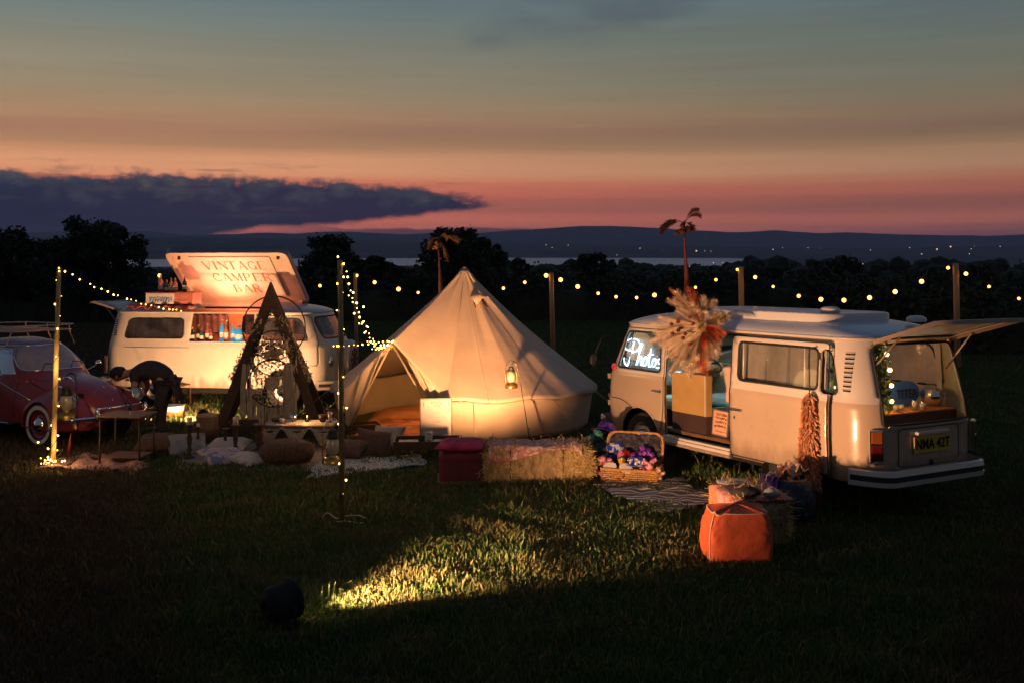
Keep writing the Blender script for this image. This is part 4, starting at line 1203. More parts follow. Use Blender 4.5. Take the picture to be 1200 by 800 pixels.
# small hooded vent
q = MB(); tv = R(300)
def vp(a, b, o): 
    p = roofp(tv / (2 * math.pi) + a / 6.28, b); return p + Vector((math.cos(tv), math.sin(tv), .9)).normalized() * o
q.add([vp(-.28, .22, .01), vp(.28, .22, .01), vp(0, .16, .02), vp(-.20, .30, .09), vp(.20, .30, .09), vp(0, .27, .13)], [(0, 2, 5, 3), (2, 1, 4, 5)], 0, True)
q.build('vent_hood', m_canvas, tent, fix=False, solid=.006)
q = MB(); q.add([vp(-.20, .30, .012), vp(.20, .30, .012), vp(.20, .24, .012), vp(0, .19, .012), vp(-.20, .24, .012)], [(0, 1, 2, 3, 4)], 0)
q.build('vent_mesh', m_dark, tent, fix=False)
# door: poles, flaps tied back
el_, er_ = eave(d0), eave(d1)
q = MB(); q.tube([apex + Vector((0, 0, -.02)), Vector((el_.x * .96, el_.y * .96, tz(0, el_.y)))], .016, 8); q.build('door_pole', m_canvas2, tent)
q = MB(); q.tube([apex + Vector((0, 0, -.02)), Vector((er_.x * .96, er_.y * .96, tz(0, er_.y)))], .016, 8); q.build('door_pole', m_canvas2, tent)
def flap(a, b, foot, tie, nm):
    q = MB()
    def fn(u, v):
        top_ = a.lerp(b, u)
        k = v; gather = 1 - math.sin(math.pi * min(1, v * 1.0)) * .0
        c = foot + (top_ - foot) * (1 - k)
        pull = tie * math.sin(math.pi * k) * u * .5
        out = Vector((a.x, a.y, 0)).normalized()
        return c + pull + out * (.05 * math.sin(u * 14 + k * 2) * math.sin(math.pi * min(1, k + .15)))
    q.grid(fn, 30, 16); q.build(nm, m_canvas, tent, fix=False, solid=.005)
footL = Vector((el_.x * .95, el_.y * .97, tz(0, el_.y)))
flap(Vector(el_), el_.lerp(apex, .86), footL, Vector((.10, -.02, 0)), 'door_flap')
footR = Vector((er_.x * 1.05, er_.y * 1.02, tz(0, er_.y)))
flap(Vector(er_) + Vector((0, 0, .02)), er_.lerp(apex, .72), footR + Vector((0, 0, .30)), Vector((-.05, 0, 0)), 'door_flap')
# guy lines
for t in (R(276), R(310), R(345), R(20), R(60), R(100), R(150), R(190)):
    e = eave(t); o = Vector((math.cos(t), math.sin(t), 0)); g = e + o * .75; g.z = tz(0, g.y)
    q = MB(); q.tube([e, g], .0035, 4); q.tube([g + Vector((0, 0, .06)), g - Vector((0, 0, .05))], .006, 5); q.build('guy_line', m_canvas2, tent)
q = MB(); q.tube([(0, 0, tz(0, 0)), (0, 0, PK - .03)], .022, 8); q.build('centre_pole', m_canvas2, tent)
# rug and bedding inside
q = MB()
m_rugor = mat('orange_brown_rug', (.34, .12, .05), rough=.95, var=.3, scale=6, col2=(.16, .05, .03), c2lo=.5, c2hi=.55, bump=.5, bscale=30)
rt = thing('tent_rug', 'orange brown patterned rug covering the floor inside the bell tent', 'rug', TC + Vector((0, 0, .012)))
q.grid(lambda u, v: ((u * 2 - 1) * 1.5 - .1, (v * 2 - 1) * 1.4 - .35, tz(0, (v * 2 - 1) * 1.4 - .35) + .02 + .015 * _pn(Vector((u * 6, v * 6, 0)))), 40, 40); q.build('rug_cloth', m_rugor, rt, fix=False, solid=.01)
bd = thing('folded_bedding', 'low folded orange brown bedding at the back inside the bell tent', 'bedding', TC)
q = MB(); q.grid(lambda u, v: (-1.5 + 2.4 * u, .1 + 1.0 * v, tz(0, .5) + .05 + .09 * (1 - (2 * u - 1) ** 8) * (1 - (2 * v - 1) ** 6) * (1 + .2 * _pn(Vector((u * 5, v * 4, 2))))), 40, 24); q.build('duvet', mat('rust_bedding', (.36, .15, .06), rough=.95, var=.2), bd, fix=False)

# ================================================================== sign board by the tent
m_white_card = mat('white_board', (.40, .37, .36), rough=.6, var=.05)
ink2 = mat('grey_script', (.18, .12, .10), rough=.8)
p = at(511, 14.72, h=.02)
easel = sign_card('welcome_board', 'large white welcome board leaning by the bell tent doorway', None, .45, .66, R(4), R(-9), mat('board_edge', (.16, .12, .09), rough=.7), m_white_card, ink2,
    [(.60, .16, .03, 11), (.555, .05, .025, 12), (.46, .12, .012, 13), (.40, .22, .012, 14), (.33, .10, .02, 15), (.26, .18, .012, 16), (.21, .12, .012, 17), (.15, .08, .02, 18), (.08, .14, .012, 19)], loc=p)
q = MB(); q.tube([(-.18, .10, .60), (-.20, .02, -.0)], .012, 6); q.tube([(.18, .10, .60), (.20, .02, 0)], .012, 6); q.tube([(0, .12, .6), (0, .34, .0)], .012, 6); q.box((0, -.01, .0), (.42, .04, .03)); 
q.build('easel_stand', mat('easel_wood', (.16, .09, .05), rough=.6), easel)
# crate table in front with small card
m_dkwood = mat('dark_stained_wood', (.050, .026, .015), rough=.55, var=.35, scale=8, stretch=(1, 8, 1), bump=.2)
m_midwood = mat('weathered_wood', (.15, .085, .045), rough=.7, var=.35, scale=9, stretch=(6, 1, 6), bump=.3, bscale=30)
pc = at(500, 13.9)
ct = thing('crate_table', 'low dark wooden crate table with papers in front of the tent', 'table', pc, R(3))
for (a, b, c, d, e, f) in ((0, 0, .15, .86, .44, .02), (0, -.22, .20, .88, .022, .10), (0, .22, .20, .88, .022, .10), (-.43, 0, .20, .022, .44, .10), (.43, 0, .20, .022, .44, .10)):
    q = MB(); q.box((a, b, c), (d, e, f)); q.build('tray_base' if f == .02 else 'tray_side', m_dkwood, ct, bevel=.003)
for sx in (-.38, .38):
    for sy in (-.18, .18): q = MB(); q.box((sx, sy, .07), (.05, .05, .14)); q.build('leg', m_dkwood, ct)
m_paper = mat('printed_paper', (.62, .50, .42), rough=.8, var=.25, scale=14)
for k, (x, y, rz) in enumerate(((-.24, -.05, .1), (.22, -.04, -.15))):
    pp = thing('leaflet', ['pale leaflet lying at the left end of the dark crate table', 'pale leaflet lying at the right end of the dark crate table'][k], 'leaflet', pc + Vector((x, y, .165)), rz, 'leaflets on the crate table')
    q = MB(); q.box((0, 0, .06), (.26, .19, .004)); q.build('paper', m_paper, pp)
    q = MB(); q.box((0, 0, .03), (.24, .17, .055)); q.build('block', m_midwood, pp)
cd = sign_card('menu_card', 'small upright blue grey card standing on the crate table', None, .10, .21, R(5), R(-5), None, mat('blue_grey_card', (.40, .44, .46), rough=.6), ink2, [(.17, .05, .02, 21), (.12, .05, .012, 22), (.08, .05, .03, 23)], loc=pc + Vector((.04, -.14, .165)))

# ================================================================== fairy light poles
m_polew = mat('lit_pole_wood', (.45, .32, .12), rough=.7, var=.25, scale=10)  # yellow light on the wood is put into this raised tone
m_wire = mat('green_wire', (.02, .03, .015), rough=.7)
m_fairy = mat('fairy_bulb', (1, .8, .4), var=0, emit=(1.0, .55, .10), es=11)
def fairy_string(label, pts, step, r, seed, spread=.03):
    t = thing('fairy_lights', label, 'fairy lights', (0, 0, 0)); rr = random.Random(seed)
    P = [Vector(p) for p in pts]; base = P[0].copy(); t.location = base
    P = [p - base for p in P]
    q = MB(); q.tube(P, .003, 4); q.build('wire', m_wire, t, fix=False)
    acc = 0; n = 0; proto = None
    for a, b in zip(P, P[1:]):
        l = (b - a).length; d = acc
        while d < l and n < 98:
            c = a.lerp(b, d / l) + Vector((rr.gauss(0, spread * .5), rr.gauss(0, spread * .5), rr.gauss(0, spread * .5)))
            if proto is None:
                q = MB(); q.ball((0, 0, 0), r, 8); proto = q.build('bulb', m_fairy, t, loc=c)
            else:
                o = proto.copy(); o.location = c; s_ = rr.uniform(.6, 1.35); o.scale = (s_, s_, s_); COL.objects.link(o)
            n += 1; d += step * rr.uniform(.7, 1.3)
        acc = d - l
    return t
def light_pole(label, px, py, top_h, lean, seed, turns, col_m, n_b, coil_label, r=.032):
    Y = 3000 / (py - 319.0); b = at(px, Y)
    t = thing('light_pole', label, 'pole', b)
    q = MB(); q.tube([(0, 0, -.03), (lean * .5, 0, top_h * .5), (lean, 0, top_h)], [r, r * .95, r * .85], 10); q.build('pole', col_m, t)
    pts = []
    n = int(turns * 14)
    for k in range(n + 1):
        f = k / n; a = turns * 2 * math.pi * f
        pts.append(b + Vector((lean * f + (r + .008) * math.cos(a), (r + .008) * math.sin(a), top_h * f)))
    fairy_string(coil_label, pts, n_b, .0085, seed, .028)
    return b, b + Vector((lean, 0, top_h))
bA, tA = light_pole('wooden pole wrapped in fairy lights beside the red beetle', 62, 547, 2.56, .08, 3, 7, m_polew, .155, 'fairy lights coiled round the pole beside the red car')
bB, tB = light_pole('dark pole wrapped in fairy lights in front of the picnic rugs', 401, 612, 2.62, -.02, 4, 7, mat('dark_pole', (.30, .20, .07), rough=.5, var=.3), .185, 'fairy lights coiled round the pole in front of the picnic rugs', r=.030)
# bundle of lights at the foot of the left pole
q = []
rr = random.Random(8)
fairy_string('heap of fairy lights at the foot of the pole by the red car', [bA + Vector((rr.uniform(-.20, .16), rr.uniform(-.10, .08), rr.uniform(.01, .12 + .25 * (k < 8)))) for k in range(30)], .20, .009, 5, .02)
# swags
def catenary(a, b, drop, n=30): return [a.lerp(b, k / n) + Vector((0, 0, -drop * 4 * (k / n) * (1 - k / n))) for k in range(n + 1)]
vr = Vector(bvl(1.55, -.80, 1.78))
fairy_string('straight swag of fairy lights from the left pole to the bar van roof', catenary(tA, vr, .12), .30, .010, 6, .02)
e2 = TC + apex + Vector((0, 0, .04))
sw1 = catenary(tB, e2, .42)
fairy_string('thick drooping swag of fairy lights from the dark pole to the tent door', sw1, .10, .0085, 9, .05)
q = MB()
fairy_string('thin line of fairy lights across to the peak of the tent door', catenary(Vector(bvl(4.2, -.3, 1.12)), e2 + Vector((0, 0, -.02)), .03), .30, .010, 12, .01)
# wire heap at the foot of the dark pole
wl = thing('loose_wire', 'loop of pale loose wire on the grass at the dark pole foot', 'wire', bB)
q = MB(); q.tube(smooth([(-.22, .05, .02), (-.15, 0, .10), (-.05, -.02, .05), (.05, 0, .07), (.16, .05, .06), (.24, .02, .03), (.20, -.06, .015), (.05, -.05, .03), (-.12, -.06, .02)]), .005, 5); q.build('wire_loop', mat('pale_wire', (.45, .42, .36), rough=.5), wl)

# ================================================================== festoon row behind
m_postlit = mat('lit_post_wood', (.72, .36, .15), rough=.7, var=.2, scale=5, stretch=(1, 1, .2))  # saturated orange carries the warm light falling on the posts
m_fest = mat('festoon_glass', (1, .7, .3), var=0, emit=(1.0, .38, .08), es=4)
posts = []
for k, (px, py, Y, r, lb) in enumerate(((187, 325, 29, .035, 'thin wooden post left of the bar van roof lid'), (416, 320, 29, .05, 'slim wooden post just right of the dark fairy light pole'),
                      (646, 320, 29, .065, 'wooden festoon post right of the bell tent'), (868, 313, 29, .075, 'wooden festoon post behind the photo van roof'),
                      (1120, 309, 27, .075, 'thick wooden festoon post behind the raised tailgate'))):
    top_ = at(px, Y, py=py); b = Vector((top_.x + .06, Y, terr(top_.x, Y)))
    t = thing('festoon_post', lb, 'post', b, 0, 'posts carrying the festoon')
    q = MB(); q.tube([(0, 0, -.1), (top_.x - b.x, 0, top_.z - b.z)], [r * 1.1, r], 10); q.build('post', m_postlit, t)
    posts.append(top_)
spans = [[(187, 325)], [(375, 337), (418, 325), (439, 333), (467, 341), (490, 345), (515, 347), (540, 347), (566, 345), (590, 340), (615, 333), (640, 325)],
         [(657, 330), (677, 338), (701, 346), (722, 350), (746, 351), (767, 348), (791, 345), (815, 339), (839, 330), (864, 318)],
         [(885, 327), (906, 338), (936, 349), (962, 353), (989, 354), (1019, 351), (1049, 344), (1080, 332), (1111, 316)], [(1132, 323), (1159, 338), (1194, 352)]]
fs_ = thing('festoon_lights', 'long string of round warm festoon bulbs across the posts behind the camp', 'festoon lights', (0, 0, 0))
fs_.location = posts[1]
P = []; proto = None
allp = [pt for sp_ in spans for pt in sp_] + [(1235, 358)]
allp.insert(1, (230, 336)); allp.insert(2, (290, 343)); allp.insert(3, (345, 342))
for (px, py) in allp: P.append(at(px, 29 - (2.0 * max(0, (px - 868)) / 250.0), py=py - 2) - posts[1])
q = MB(); q.tube([p + Vector((0, 0, .05)) for p in smooth(P, 4)], .008, 5); q.build('cable', m_wire, fs_, fix=False)
for k, p in enumerate(P):
    if k in (1, 2, 3) or k == len(P) - 1: continue
    if proto is None:
        q = MB(); q.ball((0, 0, 0), .050, 14); proto = q.build('bulb', m_fest, fs_, loc=p)
        q = MB(); q.lathe([(.022, .05), (.025, .09), (.001, .10)], 10); cap = q.build('bulb_holder', m_rubber, proto)
        rr = random.Random(3)
    else:
        o = proto.copy(); COL.objects.link(o); o.location = p; c = cap.copy(); COL.objects.link(c); c.parent = o
        s_ = rr.choice([.75, .85, 1.0, 1.2]); o.scale = (s_, s_, s_)
# ================================================================== RED BEETLE-SHAPED CAR
m_redp = mat('faded_red_paint', (.26, .026, .024), rough=.30, var=.15, scale=3, coat=.5, col2=(.17, .024, .022), c2lo=.5, c2hi=.8)
CY = 16.35
car_loc = (-9.14, 16.85, gz(16.85)); car_yaw = R(-30)
car = thing('vintage_car', 'red vintage rounded saloon car with a roof rack and whitewall tyres', 'car', car_loc, car_yaw, tilt=True)
# local: x forward (0 rear bumper .. 4.0 nose), y left
prof = [(.02, .62), (.15, .84), (.35, 1.02), (.65, 1.21), (.95, 1.35), (1.30, 1.455), (1.65, 1.49), (1.95, 1.47), (2.18, 1.40), (2.62, 1.03), (2.75, .985), (3.10, .95), (3.45, .88), (3.70, .76), (3.84, .60), (3.90, .40)]
wid = [(.02, .36), (.3, .52), (.7, .62), (1.2, .68), (2.2, .69), (2.6, .66), (2.9, .58), (3.3, .48), (3.65, .42), (3.90, .27)]
def sm_interp(x, pts):
    for i in range(len(pts) - 1):
        if x <= pts[i + 1][0] or i == len(pts) - 2:
            (x1, y1), (x2, y2) = pts[i], pts[i + 1]
            (x0, y0) = pts[max(0, i - 1)]; (x3, y3) = pts[min(len(pts) - 1, i + 2)]
            t = max(0, min(1, (x - x1) / (x2 - x1))); h = x2 - x1
            m1 = (y2 - y0) / (x2 - x0) if x2 > x0 else 0; m2 = (y3 - y1) / (x3 - x1) if x3 > x1 else 0
            return (2 * t ** 3 - 3 * t * t + 1) * y1 + (t ** 3 - 2 * t * t + t) * h * m1 + (-2 * t ** 3 + 3 * t * t) * y2 + (t ** 3 - t * t) * h * m2
def carf(u, v):
    """u along, v from right sill (0) over the top to the left sill (1)"""
    x = .02 + 3.88 * u; zt = sm_interp(x, prof); wd = sm_interp(x, wid); zb = .30
    a = math.pi * v; c, s = math.cos(a), math.sin(a)
    cab = smst(x, .5, 1.1) * (1 - smst(x, 2.3, 2.75))
    e = .62 * (1 - cab) + .50 * cab
    y = -wd * (1 if c > 0 else -1) * abs(c) ** (e)
    z = zb + (zt - zb) * abs(s) ** (.75 * (1 - cab) + .62 * cab)
    if cab > 0:                                       # tumblehome above the belt
        k = max(0, (z - .92)) / .56
        y *= 1 - .20 * cab * k ** 1.4
    bulge = 1 - .05 * (c * c) * cab
    return (x + (.10 * (1 - (y / .7) ** 2) * (1 - smst(abs(x - 2.45), .1, .6))) * (1 if z > .9 else 0) * 1.0, y, z)
PRs = lambda C: C[..., 1] < -.3
PLs = lambda C: C[..., 1] > .3
PFt = lambda C: (C[..., 0] > 2.1) & (C[..., 2] > .9)
wsc = rpoly([(-.56, 1.04), (.56, 1.04), (.46, 1.385), (-.46, 1.385)], .09)
dwin = rpoly([(1.50, .99), (2.42, .99), (2.10, 1.34), (1.55, 1.36)], .06)
qwin = rpoly([(.85, 1.0), (1.38, .99), (1.40, 1.36), (1.02, 1.26)], .06)
door = rpoly([(1.44, .36), (2.48, .36), (2.50, .96), (2.12, 1.39), (1.46, 1.41)], .05)
PBk = lambda C: (C[..., 0] < 1.0) & (C[..., 2] > 1.0)
bwin = rpoly([(-.34, 1.12), (.34, 1.12), (.28, 1.30), (-.28, 1.30)], .05)
ccuts = [('door_r', 'xz', door, PRs), ('door_l', 'xz', door, PLs), ('g1', 'xz', dwin, PRs), ('g2', 'xz', dwin, PLs), ('g3', 'xz', qwin, PRs), ('g4', 'xz', qwin, PLs), ('gw', 'yz', wsc, PFt), ('gb', 'yz', bwin, PBk)]
csh = Shell(carf, 150, 120, ccuts, closed=False)
def flipmb(mb): mb.f = [f[::-1] for f in mb.f]; return mb
cbody = flipmb(csh.patch('body')).build('body', m_redp, car, fix=False)
m_carglass = glass('car_glass', clear=.45)
for nm, o_ in (('door_r', 'door'), ('door_l', 'door')):
    d = flipmb(csh.patch(nm)).build(o_, m_redp, car, fix=False)
    s_ = -1 if nm == 'door_r' else 1
    gl = 'g1' if s_ < 0 else 'g2'
    q = MB(); seal(q, csh.loops[gl], .012); w_ = q.build('window_trim', m_chrome, d, fix=False); csh.patch(gl).build('window_glass', m_carglass, w_, fix=False)
    q = MB(); seal(q, csh.loops[nm], .004); q.build('door_seam', m_seam, d, fix=False)
    q = MB(); q.tube([(1.60, s_ * .70, .88), (1.62, s_ * .735, .88), (1.74, s_ * .735, .88), (1.75, s_ * .70, .88)], .012, 6); q.build('door_handle', m_chrome, d)
    q = MB(); q.tube([(2.36, s_ * .68, .95), (2.38, s_ * .84, 1.02)], .008, 6); q.ball((2.38, s_ * .87, 1.05), .062, 12, sc=(.5, 1, .8)); q.build('wing_mirror', m_chrome, d)
for gl, nm in (('g3', 'quarter_window'), ('g4', 'quarter_window'), ('gw', 'windscreen'), ('gb', 'rear_window')):
    q = MB(); seal(q, csh.loops[gl], .013); w_ = q.build(nm, m_chrome if gl == 'gw' else m_rubber, car, fix=False); csh.patch(gl).build('glass', m_carglass if gl != 'gw' else mat('misted_windscreen', (.34, .27, .28), rough=.25, var=.3, scale=3, coat=.6), w_, fix=False)
# fenders
def fender(x0, x1, xc, rtop, sy):
    def fn(u, v):
        x = x0 + (x1 - x0) * u; k = max(0, 1 - abs((x - (x0 + x1) / 2) / ((x1 - x0) / 2)) ** 2.3)
        zt = .28 + rtop * k ** .55; a = v * math.pi / 2
        yo = .40 + (.375) * (k ** .4)
        y = .34 + (yo - .34) * math.sin(a) ** .8; z = .26 + (zt - .26) * math.cos(a) ** .62
        return (x, sy * y, z)
    arch = circ(xc, .30, .345, 40)
    sh_ = Shell(fn, 60, 30, [('arch', 'xz', arch, lambda C: abs(C[..., 1]) > .60)], closed=False)
    f = sh_.patch('body'); 
    f.build('front_wing' if xc > 2 else 'rear_wing', m_redp, car, fix=True, solid=.008)
    q = MB(); lp = [p for p in sh_.loops['arch'][0] if p[2] > .27]; q.tube(lp, .010, 6); q.build('wing_lip', m_redp, car, fix=False)
for sy in (1, -1):
    fender(2.50, 3.86, 3.12, .52, sy); fender(.10, 1.52, .72, .50, sy)
    q = MB(); q.box((2.0, sy * .70, .30), (1.15, .20, .03)); q.build('running_board', m_rubber, car, bevel=.01)
    q = MB(); q.tube([(1.5, sy * .80, .315), (2.55, sy * .80, .315)], .01, 6); q.build('sill_trim', m_chrome, car)
    for xc in (3.12, .72): make_wheel(car, xc, sy * .64, r=.315, wd=.15, whitewall=True, rim=m_redp)
    q = MB(); q.box((1.92, sy * .35, .5), (3.4, .02, .5)); q.build('inner_panel', m_dark, car)
    hl = thing_part('headlight', car)
    Mh = Matrix.Translation((3.66, sy * .58, .66)) @ Matrix.Rotation(R(74), 4, 'Y')
    q = MB(); q.lathe([(.095, -.16), (.112, -.02), (.114, .01), (.10, .02)], 24, M=Mh); q.build('rim', m_chrome, hl)
    q = MB(); q.lathe([(.10, .012), (.07, .032), (.001, .042)], 24, M=Mh); q.build('lens', m_glassy, hl)
    q = MB(); q.ball((3.42, sy * .60, .86), .035, 10, sc=(1.6, .8, .7)); q.build('indicator', m_chrome, car)
    q = MB(); Mt = (.12, sy * .56, .62); q.ball(Mt, .07, 12, sc=(.5, .7, 1.2)); q.build('tail_light', m_redlens, car)
def cbump(x, sgn, nm):
    q = MB(); pts = []
    for k in range(25):
        t = -1 + k / 12; pts.append((x - sgn * .16 * abs(t) ** 2.5, t * .76, .44))
    q.tube(pts, .050, 10, flat=.45)
    q.tube([(p[0] + sgn * .01, p[1], p[2] + .12) for p in pts[6:19]], .016, 8)
    for y in (-.42, .42): q.ball((x + sgn * .02, y, .48), .05, 10, sc=(.8, .7, 2.2))
    q.build(nm, m_chrome, car)
cbump(4.0, 1, 'front_bumper'); cbump(-.06, -1, 'rear_bumper')
q = MB(); q.box((1.9, 0, .33), (3.3, 1.1, .12)); q.build('chassis', m_dark, car)
# bonnet lines, wipers, handle
def on(x, y):
    best = None
    for k in range(5, 116):
        p = carf((x - .02) / 3.88, k / 120)
        if best is None or abs(p[1] - y) < abs(best[1] - y): best = p
    return best
q = MB()
for sy in (1, -1):
    pts = []
    for k in range(18):
        x = 2.66 + 1.14 * k / 17; y = sy * (.50 - .16 * (k / 17) ** 1.5); p = on(x, y); pts.append((p[0], p[1], p[2] + .003))
    q.tube(pts, .006, 5)
q.build('bonnet_seam', m_seam, car)
q = MB(); q.tube([on(2.72, 0), on(3.2, 0), on(3.6, 0), on(3.82, 0)], .008, 6); q.build('bonnet_trim', m_chrome, car)
q = MB()
for y in (-.36, .12):
    q.tube([(2.70, y, 1.04), (2.62, y + .10, 1.14), (2.60, y + .40, 1.10)], .007, 5)
q.build('wipers', m_rubber, car)
q = MB(); q.tube([(p[0], p[1] * 1.01, p[2]) for p in [carf((x - .02) / 3.88, .12) for x in (.9, 1.2, 1.6, 2.0, 2.4, 2.8)]], .007, 5); q.build('side_trim', m_chrome, car)
# seats glimpsed inside
q = MB(); q.box((1.75, -.33, .85), (.14, .45, .6), rot=(0, R(-8), 0)); q.box((1.75, .33, .85), (.14, .45, .6), rot=(0, R(-8), 0)); q.build('seat', m_tanint, car, bevel=.05)
# roof rack
rk = thing_part('roof_rack', car)
m_rack = mat('pale_rack_rail', (.55, .42, .36), rough=.4, metal=.3)
def rr_loop(z, sx, sy): return [(1.62 + p[0] * sx, p[1] * sy, z) for p in rpoly(rect(-.68, -.52, .62, .52), .14, 6)]
for z, s_ in ((1.60, .98), (1.68, 1.04)):
    q = MB(); q.tube(rr_loop(z, s_, s_), .011, 6, closed=True); q.build('rail', m_rack, rk)
q = MB()
for x in (1.05, 1.35, 1.65, 1.95, 2.18):
    q.tube([(x, -.52, 1.60), (x, .52, 1.60)], .009, 6)
q.build('slats', m_rack, rk)
q = MB()
for x in (1.05, 1.6, 2.15):
    for sy in (-1, 1): q.tube([(x, sy * .50, 1.69), (x, sy * .50, 1.58), (x, sy * .60, 1.36)], .010, 6)
q.build('stays', m_rack, rk)

# ================================================================== TREES, HEDGE, WOODS
m_bark = mat('dark_bark', (.05, .035, .022), rough=.9, var=.3, scale=10, bump=.4)
m_fol = mat('dusk_foliage', (.022, .032, .012), rough=.7, var=.5, scale=1.2)
m_fol2 = mat('hedge_foliage', (.026, .034, .013), rough=.8, var=.5, scale=1.0)
def leafmb(q, centers, n, leaf, rr):
    vs = []; fs = []
    for _ in range(n):
        c, r = centers[rr.randrange(len(centers))]
        d = Vector((rr.gauss(0, .56), rr.gauss(0, .56), rr.gauss(0, .44)))
        if d.length > 1.25: d *= 1.1 / d.length
        d *= r
        p = c + d
        a = Vector((rr.gauss(0, 1), rr.gauss(0, 1), rr.gauss(0, .6))).normalized(); b = a.cross(Vector((rr.gauss(0, 1), rr.gauss(0, 1), rr.gauss(0, 1)))).normalized()
        l = leaf * rr.uniform(.6, 1.5); o = len(q.v)
        q.v += [tuple(p - a * l * .5), tuple(p + b * l * .32), tuple(p + a * l * .5), tuple(p - b * l * .32)]
        q.f.append((o, o + 1, o + 2, o + 3)); q.m.append(0); q.sm.append(False)
def tree(label, X, Y, top_z, width, seed, n=5000, nm='tree', leaf=.32, base=None, flat=1.0):
    rr = random.Random(seed); b = Vector((X, Y, terr(X, Y))); H = top_z - b.z
    t = thing(nm, label, 'tree', b, 0, 'dark trees along the field edge')
    q = MB(); q.tube([(0, 0, -.2), (.1, 0, H * .25), (-.1, .1, H * .5), (0, 0, H * .8)], [H * .035, H * .028, H * .02, H * .006], 8)
    cs = []
    for k in range(46):
        a = rr.uniform(0, 6.28); hh = rr.uniform(.28, .96); rad = width * .5 * (math.sin(math.pi * min(1, (hh - .12) / .95)) ** .6) * rr.uniform(.25, 1.0)
        c = Vector((rad * math.cos(a), rad * math.sin(a) * .8, H * hh * flat)); cs.append((c, width * rr.uniform(.055, .15)))
        q.tube([(0, 0, H * hh * .55), tuple(c * .6 + Vector((0, 0, H * hh * .30))), tuple(c)], [H * .012, H * .008, H * .003], 5)
    for (c, r_) in cs:
        for _ in range(5): q.tube([tuple(c), tuple(c + Vector((rr.gauss(0, .9), rr.gauss(0, .9), rr.gauss(.25, .7))) * r_)], [H * .003, H * .0012], 4, caps=False)
    q.build('trunk', m_bark, t, fix=False)
    q = MB(); leafmb(q, cs, n, leaf, rr); q.build('crown', m_fol, t, fix=False)
for (px, Y, py, wpx, sd_, lb, n_) in (
    (110, 52, 256, 105, 1, 'tallest dark rounded tree at the left behind the red car', 9000), (10, 50, 268, 90, 2, 'dark tree cut off by the left edge of the field view', 7000),
    (60, 56, 282, 70, 3, 'lower dark tree between the two trees at far left', 5000), (-60, 54, 262, 110, 12, 'dark tree just beyond the left edge', 3000),
    (386, 56, 278, 78, 4, 'dark round topped tree behind the raised bar roof', 7000), (437, 60, 302, 44, 5, 'small dark bush topped tree right of the bar van', 3000), (465, 62, 308, 40, 13, 'low dark tree just left of the feather topped pole', 2500),
    (532, 55, 268, 92, 6, 'dark spreading tree directly behind the tent peak', 8000), (572, 57, 284, 52, 7, 'dark tree shoulder right behind the bell tent peak', 3500),
    (694, 75, 298, 50, 8, 'small dark tree in front of the lake right of the tent', 3500), (608, 80, 303, 30, 9, 'tiny dark tree against the lake by the festoon post', 1800),
    (985, 62, 308, 85, 10, 'broad dark tree rising above the photo van roof', 5000), (1130, 66, 318, 80, 11, 'low dark tree behind the open tailgate', 3500)):
    tree(lb, (px - CX) / F * Y, Y, H_EYE - (py - HY) / F * Y, wpx / F * Y, sd_, int(n_ * 1.8), leaf=.21 if Y < 60 else .30)
# hedge along the field edge
def hedge(label, line, h, seed, n):
    rr = random.Random(seed); t = thing('field_hedge', label, 'hedge', (line[0][0], line[0][1], terr(*line[0])), 0)
    cs = []; o = Vector(t.location)
    for (x0, y0), (x1, y1) in zip(line, line[1:]):
        L_ = math.hypot(x1 - x0, y1 - y0); k = int(L_ / .9)
        for i in range(k):
            x = x0 + (x1 - x0) * i / k + rr.gauss(0, .3); y = y0 + (y1 - y0) * i / k + rr.gauss(0, .4)
            hh = h * (1 + .35 * _pn(Vector((x * .12, y * .12, seed))))
            for z in (.25, .6, .85): cs.append((Vector((x, y, terr(x, y) + hh * z)) - o, rr.uniform(.6, 1.1)))
    q = MB(); leafmb(q, cs, n, .22, rr); q.build('hedge_leaves', m_fol2, t, fix=False)
    q = MB()
    for (x0, y0), (x1, y1) in zip(line, line[1:]):
        def fn(u, v):
            x = x0 + (x1 - x0) * u; y = y0 + (y1 - y0) * u; a_ = math.pi * v; hh = h * (.78 + .2 * _pn(Vector((x * .5, y * .5, seed))))
            return (x - o.x, y + .75 * math.cos(a_) - o.y, terr(x, y) + hh * math.sin(a_) ** .5 - o.z)
        q.grid(fn, int(math.hypot(x1 - x0, y1 - y0) / .7), 8)
    q.build('hedge_core', m_fol2, t, fix=False)
hedge('long dark hedge closing the far side of the field', [(-75, 57), (-30, 54), (0, 53), (24, 52)], 2.1, 1, 42000)
hedge('nearer dark hedge running off to the right behind the tailgate', [(13.2, 45), (14.6, 31.5), (24, 29.5), (50, 30)], 1.8, 2, 24000)
